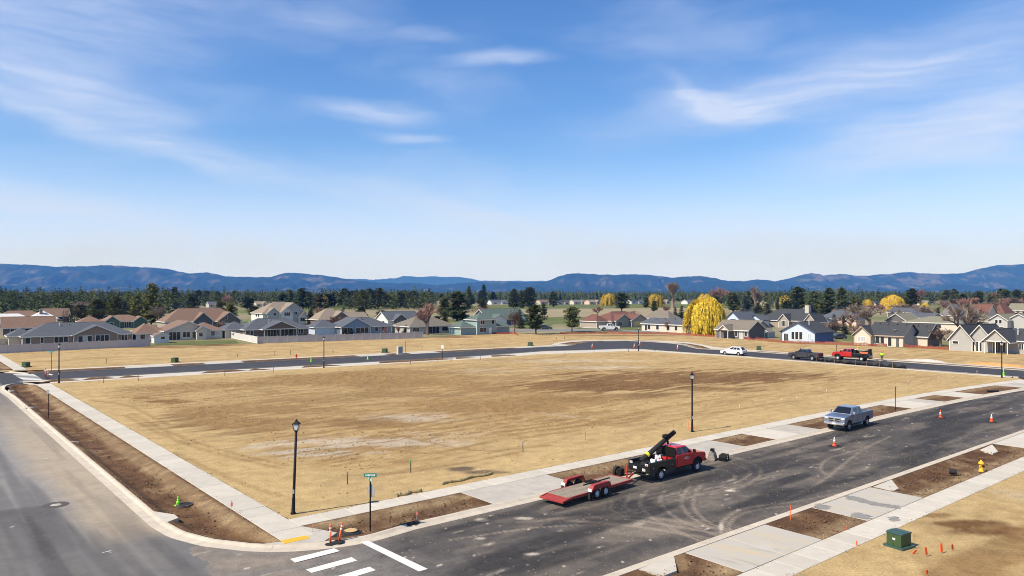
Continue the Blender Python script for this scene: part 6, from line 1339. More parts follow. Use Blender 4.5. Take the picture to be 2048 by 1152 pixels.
h = House('white_gable_house', 'white-walled house with dark roof behind the blue house', (776, 640), wall='white', roof='slate'); W = h.hx(842); D = h.hy(751); h.vol(0, W, 0, min(D, 13), kind='gx', ridge_v=622.5); h.vol(h.hx(788, -.8), h.hx(815, -.8), -.8, 6, kind='gy', rise=2.2, wall='dark'); h.win('F', h.hx(795, -.8), h.hx(808, -.8), .9, 2.1, off=-.8, n=2); h.win('L', 3, 4.5)
h = House('green_roof_house', 'house with long green roof behind the dark leaning pine', (1020, 637.5), wall='dark', roof='green', trim=m_trim); W = h.hx(1056); h.vol(-11, W, 0, 12, kind='gx', ridge_v=617.5); h.win('F', h.hx(1023), h.hx(1032), .3, 2.3, n=2); h.vent(W * .2, 3, 4.8, .6); h.vol(-10, -3, -1.5, 4, kind='gy', rise=2, wall='white')
# --- right
h = House('stone_gable_house', 'red-brown roofed house with two gables and yellow garage door', (1230, 641), wall='stone', roof='red', trim=m_trim); W = h.hx(1294); h.vol(-2, W, 0, 12, kind='hip', ridge_v=623); h.vol(h.hx(1232, -1), h.hx(1262, -1), -1, 6, kind='gy', rise=2.3); h.vol(h.hx(1263, -2), h.hx(1295, -2), -2, 6, kind='gy', rise=2.3); m_yel = M('yellow_garage', (.62, .46, .20), .7, .06, 2); h.door('F', h.hx(1267, -2), h.hx(1286, -2), 2.2, -2, m_yel, 'garage_door'); h.win('F', h.hx(1236, -1), h.hx(1244, -1), .7, 2.3, off=-1, n=2); h.vol(-8, -1.8, 2, 11, kind='hip', rise=2.2)
h = House('long_cream_house', 'long low cream house with slate roof left of the big yellow willow', (1382, 650.5), wall='cream', roof='slate'); D = h.hy(1284); h.vol(0, 9, 0, D, kind='gy', ridge_v=637.5)
for a in (1298, 1315, 1336, 1352): h.win('L', h.hy(a - 2.6), h.hy(a + 2.6), .7, 2.2)
h.win('L', h.hy(1290), h.hy(1294), .2, 2.2, name='patio_door_or_recess'); h.boxvents([(3.5, D * .25, 4.5), (3.5, D * .45, 4.5), (3.5, D * .65, 4.5), (3.5, D * .85, 4.5)])
h = House('olive_hip_house', 'grey-tan hip roofed house behind the long cream house', (1338, 636), wall='tan', roof='taupe'); h.vol(0, 7, 0, 14, kind='hip', ridge_v=621); h.win('L', 3, 5)
h = House('dark_gable_house', 'cream house with taupe roof and dark gable end right of the willow', (1496, 660), wall='cream', roof='taupe', trim=m_trim); W = h.hx(1529); D = h.hy(1432); h.vol(0, W, 0, D, kind='gy', ridge_v=640.5, wall='dark')
h.win('L', h.hy(1470), h.hy(1475), .7, 2.2); h.win('L', h.hy(1479), h.hy(1486), .2, 2.2, style='blind', n=2); h.win('L', h.hy(1489), h.hy(1494), .9, 2.2); y0, y1 = h.hy(1466), h.hy(1449); h.vol(-2.4, 3, y0, y1, kind='gx', rise=1.2, porch=[(-2.3, y0 + .15), (-2.3, y1 - .15)]); h.vol(W, W + 9, 4, 12, kind='gy', rise=2.2, wall='tan')
h = House('small_shed', 'small low shed between dark gable house and pale blue house', (1536, 663.5), wall='lightgrey', roof='taupe', wh=2.0, group='sheds and garages'); h.e['category'] = 'shed'; D = h.hy(1514); h.vol(0, 3.4, 0, D, kind='gx', rise=.9, ov=.25); h.door('L', D * .3, D * .7, 1.8)
h = House('pale_blue_house', 'pale blue gabled house with shade-darkened side wall and dark roof', (1630, 664.8), wall='paleblue', roof='dark', wh=2.9, trim=M('navy_trim', (.06, .08, .16), .6, .05))
W = h.hx(1666); D = h.hy(1563); h.vol(0, W, 0, D, kind='gx', ridge_v=642.5); MB().bb(.08, W - .08, -.03, .1, 0, 2.7).build('shaded_side_sheet', WL['navy'], h.e)  # side wall's shade painted as a dark blue sheet
h.trim = m_trim
for a, b in ((1583, 1588.5), (1590.5, 1596.5), (1598.5, 1604.5)): h.win('L', h.hy(a), h.hy(b), .7, 2.7)
h.win('L', h.hy(1615.5), h.hy(1622.5), 1.0, 2.3, style='blind', n=2); h.win('L', h.hy(1568), h.hy(1576), .1, 2.1, n=2, name='patio_door_or_recess'); h.vent(2.5, 3.2, 5.0, .9, .12)
h = House('dark_roof_cream_house', 'cream house with long charcoal roof and small cream gable wing', (1806, 671), wall='cream', roof='dark', wh=3.0, trim=M('tan_trim', (.42, .32, .25), .7, .05))
W = h.hx(1838); D = h.hy(1735); h.vol(0, W, 0, D, kind='gy', ridge_v=645, wall='grey'); MB().bb(-.03, .1, .1, D - .1, 0, 2.8).build('sunlit_side_sheet', WL['cream'], h.e); y0, y1 = h.hy(1741, -1.5), h.hy(1708, -1.5); h.vol(-1.5, 7, y0, y1, kind='gx', rise=1.9)  # grey walls paint the gable end's shade, cream sheet the sunlit wall
h.trim = m_trim; h.win('L', y0 + (y1 - y0) * .3, y0 + (y1 - y0) * .75, 1.0, 2.2, off=-1.5, n=3, style='blind'); h.win('L', h.hy(1752), h.hy(1759), .6, 2.4, off=-.03); h.win('L', h.hy(1761), h.hy(1768), .6, 2.4, off=-.03); h.win('L', h.hy(1776), h.hy(1783), .1, 2.3, off=-.03, name='patio_door_or_recess'); h.door('L', h.hy(1792), h.hy(1798), off=-.03, mat=m_trim_dark)
h.boxvents([(W * .4, D * k, 5.6) for k in (.1, .35, .6, .85)]); MB().lathe([(.02, 0), (.25, .1), (.45, .25)], (1.2, 2.5, 3.9), 12).build('satellite_dish', m_trim, h.e)
h = House('cream_garage', 'cream garage with charcoal roof right of the long charcoal-roofed house', (1854, 672), wall='cream', roof='dark', group='sheds and garages'); h.e['category'] = 'garage'; W = h.hx(1874); D = h.hy(1829); h.vol(0, 8, 0, max(D, 5), kind='gy', ridge_v=647, wall='taupe'); MB().bb(-.03, .1, .1, max(D, 5) - .1, 0, 2.6).build('sunlit_side_sheet', WL['cream'], h.e); h.boxvents([(3, 1.5, 5.2), (3, 3.5, 5.2)])  # taupe walls painted for the shaded side, cream sheet for the sunlit one
h = House('grey_patio_house', 'light grey house with covered patio gable behind the bare tree', (2100, 684), wall='lightgrey', roof='dark', wh=3.0)
D = h.hy(1900); h.vol(0, 13, 0, D * .86, kind='gy', ridge_v=657); yA, yB = h.hy(2020, -4), h.hy(1946, -4)
h.vol(-1, 8, h.hy(1985, -1), h.hy(1935, -1), kind='gx', rise=3.2); h.vol(-4.5, 5, h.hy(2016, -4.5), h.hy(1966, -4.5), kind='gx', rise=2.4, porch=[(-4.4, h.hy(2014, -4.5)), (-4.4, h.hy(1990, -4.5)), (-4.4, h.hy(1968, -4.5))])
h.vol(-1.5, 9, h.hy(1944, -1.5), h.hy(1899, -1.5), kind='gx', rise=3.0); h.win('L', h.hy(1916, -1.5), h.hy(1905, -1.5), 1.6, 2.2, off=-1.5); 
for a in (1946, 1954, 1961): h.win('L', h.hy(a - 2, -1), h.hy(a + 2, -1), .1, 2.3, off=-1, name='patio_door_or_recess')
h.win('L', h.hy(2046), h.hy(2038), .9, 2.2, n=2); h.win('L', h.hy(2010), h.hy(1990), .1, 2.3, n=4, name='patio_door_or_recess'); h.vent(3, D * .35, 4.6, .8, .13)
# --- second row, right
h = House('blue_gable_house', 'blue gabled house peeking over the taupe roof beside the willow', (1482, 640), wall='paleblue', roof='slate', wh=3.2, trim=M('navy_trim', (.06, .08, .16))); D = h.hy(1450); h.vol(0, 12, 0, D, kind='gx', rise=3.0); h.win('L', D * .35, D * .65, 2.2, 3.2, n=3); h.vol(9, 14, -3, 3, kind='gx', rise=1.8)
h = House('dark_stone_house', 'large stone house with charcoal hip roof and arched entrance gable', (1628, 642), wall='stone', roof='dark', wh=3.0); D = h.hy(1513); h.vol(0, 13, 0, D, kind='hip', ridge_v=618); h.vol(-1.6, 6, h.hy(1577, -1.6), h.hy(1557, -1.6), kind='gx', rise=2.3); h.win('L', h.hy(1571, -1.6), h.hy(1563, -1.6), .6, 2.7, off=-1.6, n=3); h.vol(-1.2, 7, h.hy(1630, -1.2), h.hy(1609, -1.2), kind='gx', rise=2.6); h.win('L', h.hy(1624, -1.2), h.hy(1615, -1.2), 1, 2.4, off=-1.2, n=2); h.chimney(5, D * .22, 4, 8.6, 1.6, m_conc); h.win('L', h.hy(1535), h.hy(1525), .9, 2.2, n=2); h.door('L', h.hy(1589), h.hy(1584), 2.3, mat=m_trim_dark)
h = House('brick_wall_house', 'peach brick house with grey roof left of the bare thicket', (1700, 637.5), wall='peach', roof='slate', wh=3.0); D = h.hy(1634); h.vol(0, 11, 0, D, kind='hip', ridge_v=620.5); h.vol(-1, 6, h.hy(1712, -1), h.hy(1694, -1), kind='gx', rise=2.2); h.win('L', D * .6, D * .7)
h = House('dark_gable_porch_house', 'tan-roofed house with dark pointed gable behind the charcoal roof', (1812, 641.5), wall='dark', roof='olive', wh=2.9); D = h.hy(1771); h.vol(0, 12, 0, D, kind='gx', rise=2.6); h.win('L', D * .4, D * .6)
h = House('charcoal_roof_house', 'house with wide charcoal roof left of the narrow dark spruce', (1860, 636), wall='grey', roof='slate', wh=2.9); D = h.hy(1812); h.vol(0, 12, 0, D, kind='gy', ridge_v=625.5); h.win('L', D * .4, D * .5)
h = House('long_charcoal_roof_house', 'house with low charcoal roof below the yellow willows at right', (1842, 625.5), wall='dark', roof='slate', wh=2.9); D = h.hy(1775); h.vol(0, 14, 0, D, kind='gy', ridge_v=615.5); h.win('L', D * .3, D * .4)
h = House('olive_roof_house', 'house with broad olive roof behind the big bare tree', (1915, 646.5), wall='cream', roof='olive', wh=2.9); D = h.hy(1808); h.vol(0, 12, 0, D, kind='hip', ridge_v=633); h.win('L', D * .3, D * .4)
h = House('grey_hip_house', 'house with steep grey hip roof left of the red-roofed house', (1912, 629), wall='cream', roof='grey', wh=3.0); D = h.hy(1878); h.vol(0, 14, 0, D, kind='hip', ridge_v=608); h.win('L', 3, 5)
h = House('red_roof_house', 'house with dark red roof and cream walls near the right edge', (1972, 631.5), wall='cream', roof='red', wh=3.0); D = h.hy(1935); h.vol(0, 14, 0, D, kind='gy', ridge_v=608.5); h.vol(-1, 8, 2, D * .5, kind='gx', rise=2.5); h.win('L', D * .6, D * .8, .8, 2.2, n=2)
h = House('red_brown_house', 'red-brown roofed house second from the right edge', (2010, 628), wall='stone', roof='red', wh=3.0); D = h.hy(1978); h.vol(0, 14, 0, D, kind='hip', ridge_v=607.5); h.win('L', D * .3, D * .5)
h = House('tan_edge_house', 'olive-roofed house high at the right edge below the pines', (2075, 621), wall='tan', roof='olive', wh=3.0); D = h.hy(2015); h.vol(0, 14, 0, D, kind='gy', ridge_v=607); h.win('L', D * .4, D * .5)
h = House('grey_two_storey_house', 'two-storey grey house with olive roof and white gable trim', (2014, 640), wall='grey', roof='olive', wh=4.6); D = h.hy(1978); h.vol(0, 13, 0, D, kind='gx', ridge_v=627); h.win('L', D * .3, D * .44, 3.3, 4.5); h.win('L', D * .52, D * .66, 3.3, 4.5); h.win('L', D * .2, D * .7, .9, 2.1, n=2); h.vol(4, 16, -6, 2, kind='gx', rise=2.4, wh=4.2)
h = House('long_grey_olive_house', 'house with low olive roof behind the grey patio house', (1985, 643), wall='lightgrey', roof='olive', wh=2.8); D = h.hy(1925); h.vol(0, 11, 0, D, kind='hip', rise=2.4)
# --- far houses across the fairways
FAR = [(893, 610, 22, 'red', 'cream', 'red-roofed'), (1000, 609, 34, 'slate', 'white', 'slate-roofed with white gable'), (1094, 609, 26, 'brown', 'tan', 'brown-roofed'), (1127, 609.5, 24, 'dark', 'cream', 'dark-roofed'), (1160, 609, 24, 'grey', 'cream', 'grey-roofed'), (1190, 609, 22, 'tan', 'peach', 'tan-roofed'),
       (1275, 608, 24, 'dark', 'white', 'dark-roofed white-walled'), (1330, 608, 18, 'tan', 'cream', 'tan-roofed'), (1390, 608.5, 30, 'slate', 'white', 'slate-roofed white-walled'), (1545, 612, 22, 'slate', 'tan', 'slate-roofed'), (1700, 613, 26, 'slate', 'cream', 'slate-roofed'), (1762, 613, 22, 'slate', 'white', 'pale slate-roofed'),
       (690, 608, 20, 'grey', 'tan', 'grey-roofed'), (520, 614, 14, 'tan', 'cream', 'tan-roofed'), (360, 618, 22, 'slate', 'lightgrey', 'slate-roofed'), (428, 615, 20, 'slate', 'grey', 'dark slate-roofed'), (508, 608, 14, 'tan', 'white', 'cream-walled'), (1850, 611, 20, 'tan', 'cream', 'tan-roofed'), (1980, 609, 24, 'brown', 'stone', 'brown-roofed'), (760, 606, 18, 'grey', 'cream', 'small grey-roofed')]
WHERE = ['beside the big pine left of the green roof', 'between two conifers on the far fairway', 'left of the three fairway bungalows', 'in the middle of the fairway bungalows', 'right of the fairway bungalows', 'left of the two round yellow willows', 'between the two round yellow willows', 'under the right round yellow willow', 'behind the big yellow willow', 'left of the tall pines at right', 'behind the tall pine row at right', 'beside the bright yellow thicket at right',
         'behind the tall cream house among pines', 'left of the tall cream house roof', 'right of the tallest left pine', 'behind the gabled brown house', 'on the fairway left of the tall cream house', 'right of the bright yellow thicket', 'behind the red roofs at the right edge', 'among pines left of centre']
for (u, v, w, r, wl, d), wh_ in zip(FAR, WHERE):
    h = House('far_house', f'distant {d} house {wh_}', (u - w / 2, v), eave=False, wall=wl, roof=r, wh=3.0, group='distant houses across the fairways'); W = max(10, h.hx(u + w / 2)); D = 9
    h.vol(0, W, 0, D, kind='gx', rise=2.3); h.vol(W * .55, W * .9, -1.5, 4, kind='gy', rise=1.9); h.win('F', W * .15, W * .3); h.win('F', W * .65, W * .8, off=-1.5)
# ================================================================ trees
def foliage(name, c, trans=.0, var=.35): return M(name, c, .9, var, 1.1, 0, 1, rand=.18, spec=.1)
m_pine = foliage('pine_needles', (.108, .122, .040)); m_pine2 = foliage('dark_needles', (.074, .094, .036)); m_pine3 = foliage('olive_needles', (.155, .155, .042)); m_bspruce = foliage('blue_needles', (.10, .125, .115)); m_hedge = foliage('hedge_leaves', (.062, .066, .028))
m_willow = foliage('willow_catkins', (.60, .43, .05), var=.5); m_willow2 = foliage('orange_catkins', (.60, .40, .06), var=.4); m_bark = M('bark', (.11, .08, .06), .95, .3, 3, .03, 6); m_twig = M('grey_twigs', (.25, .19, .15), .95, .25, 2, rand=.15); m_twig_red = M('red_twigs', (.27, .15, .125), .95, .25, 2, rand=.1); m_twig_dark = M('brown_twigs', (.17, .115, .09), .95, .25, 2, rand=.12)
class TB:
    """fast triangle soup"""
    def __init__(s): s.v = []; s.f = []
    def tuft(s, rnd, c, r, n, flat=.6, droop=0., lng=1.0):
        for _ in range(n):
            th = rnd.uniform(0, 6.283); ph = rnd.uniform(-1, 1); q = math.sqrt(max(0, 1 - ph * ph)); k = rnd.uniform(.35, 1.0) * r
            p = Vector((c[0] + math.cos(th) * q * k * .45, c[1] + math.sin(th) * q * k * .45, c[2] + ph * k * flat * .45))
            d = Vector((math.cos(th) * q, math.sin(th) * q, ph * flat - droop)); d.normalize()
            a = d.orthogonal().normalized() if rnd.random() < .5 else d.cross(Vector((0, 0, 1))).normalized() if abs(d.z) < .95 else Vector((1, 0, 0))
            w = k * rnd.uniform(.25, .42); l = k * rnd.uniform(.7, 1.15) * lng; i = len(s.v)
            s.v += [tuple(p - a * w), tuple(p + a * w), tuple(p + d * l)]; s.f.append((i, i + 1, i + 2))
    def limb(s, p0, p1, r0, r1, n=4):
        d = (p1 - p0); d.normalize(); a = d.orthogonal().normalized(); b = d.cross(a); i = len(s.v)
        for p, r in ((p0, r0), (p1, r1)):
            for k in range(n): t = 6.283 * k / n; s.v.append(tuple(p + a * math.cos(t) * r + b * math.sin(t) * r))
        for k in range(n): s.f.append((i + k, i + (k + 1) % n, i + n + (k + 1) % n, i + n + k))
    def mesh(s, name, mat):
        me = bpy.data.meshes.new(name); me.from_pydata(s.v, [], s.f); me.materials.append(mat); me.update(); return me
# every variant is modelled 1 m high with radius about 1 at crown, scaled per tree
def conifer(seed, kind):
    rnd = random.Random(seed); T = TB(); Cn = TB(); H = 10.0
    lean = Vector((rnd.uniform(-.04, .04), rnd.uniform(-.04, .04), 0))
    base = {'pine': .10, 'spruce': .03, 'round': .2, 'tall': .05}[kind]; RAD = {'pine': 2.6, 'spruce': 1.75, 'round': 3.2, 'tall': 1.9}[kind]
    ctr = lambda t: Vector((lean.x * t * H + .12 * math.sin(t * 5 + seed), lean.y * t * H, t * H))
    for k in range(8): T.limb(ctr(k / 8), ctr((k + 1) / 8), .22 * (1 - k / 9), .22 * (1 - (k + 1) / 9), 6)
    nw = {'pine': 15, 'spruce': 20, 'round': 13, 'tall': 17}[kind]
    for w in range(nw):
        t = base + (1 - base) * (w + rnd.uniform(-.3, .3)) / nw; t = min(max(t, base), .985); q = (t - base) / (1 - base)
        if kind == 'spruce': rr = RAD * (1 - q) ** .9 + .12
        elif kind == 'round': rr = RAD * math.sqrt(max(.02, 1 - (2 * q - .85) ** 2 * .8)) * .95
        elif kind == 'tall': rr = RAD * (1 - q) ** .65 * (.75 + .25 * min(1, q * 6)) + .15
        else: rr = RAD * (min(1, .55 + q * 1.8)) * (1 - q) ** .55 + .2
        nb = rnd.randint(5, 7)
        for b in range(nb):
            if kind in ('pine', 'round') and rnd.random() < .14: continue
            th = 6.283 * (b + rnd.uniform(-.4, .4)) / nb + w * 1.3; L = rr * rnd.uniform(.62, 1.12)
            up = {'pine': .25, 'round': .25, 'tall': .12, 'spruce': -.12}[kind] * L
            c0 = ctr(t); tip = c0 + Vector((math.cos(th) * L, math.sin(th) * L, up))
            T.limb(c0, c0.lerp(tip, .8), .05, .015, 3)
            m_ = 4 if L > 1.6 else 3 if L > .9 else 2
            for j in range(m_):
                f = (j + 1) / m_; p = c0.lerp(tip, f) + Vector((rnd.uniform(-.15, .15), rnd.uniform(-.15, .15), rnd.uniform(-.1, .1)))
                if kind in ('pine', 'round') and f < .4 and rnd.random() < .5: continue
                Cn.tuft(rnd, p, {'pine': .88, 'round': .92, 'tall': .74, 'spruce': .6}[kind] * (.75 + .35 * (1 - f)) * (.6 + .4 * min(1, L)), 17, .55 if kind != 'spruce' else .4, .12 if kind == 'spruce' else -.1)
    Cn.tuft(rnd, ctr(1.0), .4, 10, 1.0)
    return T, Cn, H, RAD
def bare(seed, upright=.5, spread=1.0, depth=6):
    rnd = random.Random(seed); T = TB(); Cn = TB(); H = 10.0
    def grow(p, d, L, r, k):
        q = p + d * L; (T if k < 3 else Cn).limb(p, q, r, r * .68, 5 if k < 2 else 3)
        if k >= depth: return
        for _ in range(3 if k < depth - 1 else 4):
            a = Vector((rnd.gauss(0, 1), rnd.gauss(0, 1), rnd.gauss(0, .6))).normalized()
            nd = (d * (.9 + upright * .3) + a * .62 * spread + Vector((0, 0, .16 * upright))).normalized()
            grow(p + d * L * rnd.uniform(.62 if k == 0 else .3, 1.0), nd, L * rnd.uniform(.70, .90), r * .66, k + 1)
    grow(Vector((0, 0, 0)), Vector((0, 0, 1)), 1.25, .2, 0)
    z = max(v[2] for v in Cn.v); rad = sorted(math.hypot(v[0], v[1]) for v in Cn.v)[int(len(Cn.v) * .97)]
    return T, Cn, z, rad
def willow(seed, n=900, open_=.0):
    rnd = random.Random(seed); T = TB(); Cn = TB(); H = 10.0
    T.limb(Vector((0, 0, 0)), Vector((.2, 0, 2.6)), .5, .4, 7)
    tips = []
    for b in range(13):
        th = 6.283 * b / 13 + rnd.uniform(-.2, .2); L = rnd.uniform(2.2, 4.3); z = rnd.uniform(5.2, 9.3) if b % 3 else 9.2
        p0 = Vector((.2, 0, 2.4)); p1 = Vector((math.cos(th) * L * .45, math.sin(th) * L * .45, z * .62 + .6)); p2 = Vector((math.cos(th) * L, math.sin(th) * L, z))
        T.limb(p0, p1, .26, .16, 5); T.limb(p1, p2, .16, .05, 4)
        tips += [p1.lerp(p2, k / 3) for k in range(1, 4)] + [p2 + Vector((math.cos(th) * .6, math.sin(th) * .6, -.4))]
    clumps = []
    for i in range(48):
        th = rnd.uniform(0, 6.283); r = 4.1 * math.sqrt(rnd.uniform(.02, 1)); clumps.append((th, r, rnd.gauss(-.1, .65), rnd.uniform(.25, 1.0)))
    for i in range(n):
        th, r, dz, ln_ = rnd.choice(clumps); x_ = math.cos(th) * r + rnd.gauss(0, .38); y_ = math.sin(th) * r + rnd.gauss(0, .38); r = math.hypot(x_, y_); th = math.atan2(y_, x_)
        p = Vector((x_, y_, 4.2 + 5.6 * math.sqrt(max(0.0, 1 - min(1, r / 4.7) ** 2)) + dz + rnd.gauss(0, .2))); L = min(p.z - .4, (1.2 + (p.z - .4) * ln_ * rnd.uniform(.5, 1.05)))
        out = Vector((math.cos(th), math.sin(th), 0)); vel = out * rnd.uniform(.05, .28) + Vector((0, 0, rnd.uniform(-.2, .25)))
        seg = 9; cur = p
        for k in range(seg):
            nx = cur + (vel + Vector((0, 0, -.36 * k))) * (L / seg) * .9
            side_ = Vector((-math.sin(th + rnd.uniform(-1, 1)), math.cos(th), 0)) * .062
            a = len(Cn.v); mid = cur.lerp(nx, .5)
            Cn.v += [tuple(cur - side_), tuple(cur + side_ * 1.2), tuple(nx + Vector((rnd.uniform(-.1, .1), rnd.uniform(-.1, .1), -.12)))]; Cn.f.append((a, a + 1, a + 2))
            a = len(Cn.v); s2 = Vector((rnd.uniform(-.2, .2), rnd.uniform(-.2, .2), rnd.uniform(-.12, .1)))
            Cn.v += [tuple(mid), tuple(mid + s2), tuple(nx + s2 * .5)]; Cn.f.append((a, a + 1, a + 2))
            cur = nx
    return T, Cn, 10.0, 5.0
VAR = {}
def variant(key, maker, mats_list, tmat):
    T, Cn, H, RAD = maker; VAR[key] = (T.mesh('trunk', tmat), [Cn.mesh('crown', m) for m in mats_list], H, RAD)
for i in range(5): variant(('pine', i), conifer(10 + i, 'pine'), [m_pine, m_pine2, m_pine3], m_bark)
for i in range(3): variant(('spruce', i), conifer(30 + i, 'spruce'), [m_pine2, m_bspruce, m_hedge], m_bark)
for i in range(2): variant(('round', i), conifer(50 + i, 'round'), [m_pine2, m_pine, m_pine3], m_bark)
for i in range(3): variant(('tall', i), conifer(70 + i, 'tall'), [m_pine, m_pine2, m_pine3], m_bark)
for i in range(3): variant(('bare', i), bare(90 + i, .5), [m_twig, m_twig_red, m_twig_dark], m_twig_dark)
for i in range(2): variant(('poplar', i), bare(110 + i, 1.6, .62), [m_twig, m_twig_red, m_twig_dark], m_twig)
for i in range(2): variant(('shrub', i), bare(130 + i, .1, 1.25, 5), [m_twig, m_twig_red, m_twig_dark], m_twig_dark)
for i in range(2): variant(('willow', i), willow(150 + i, 3000 if i == 0 else 1000), [m_willow, m_willow2], m_bark)
NT = [0]
def tree(kind, u, vb, vt, wpx, label, ci=0, var=None, name=None, cat='tree', group='trees among the houses', rz=None, lean=0):
    NT[0] += 1; k = NT[0]; n = len([q for q in VAR if q[0] == kind]); key = (kind, (k if var is None else var) % n)
    tm, cms, H, RAD = VAR[key]; p = G(u, vb); hgt = (vb - vt) * p.y / FOC; rad = wpx / 2 * p.y / FOC
    sz = hgt / H; sx = rad / RAD
    nm = name or {'pine': 'pine_tree', 'spruce': 'spruce_tree', 'round': 'pine_tree', 'tall': 'pine_tree', 'bare': 'bare_tree', 'poplar': 'bare_tree', 'shrub': 'bare_shrub', 'willow': 'willow_tree'}[kind]
    e = thing(nm, label, cat, p, random.uniform(0, 6.28) if rz is None else rz, group); e.scale = (sx, sx, sz); e.rotation_euler[1] = lean
    link(bpy.data.objects.new('trunk', tm), e); link(bpy.data.objects.new('crown', cms[ci % len(cms)]), e)
    return e
random.seed(77)
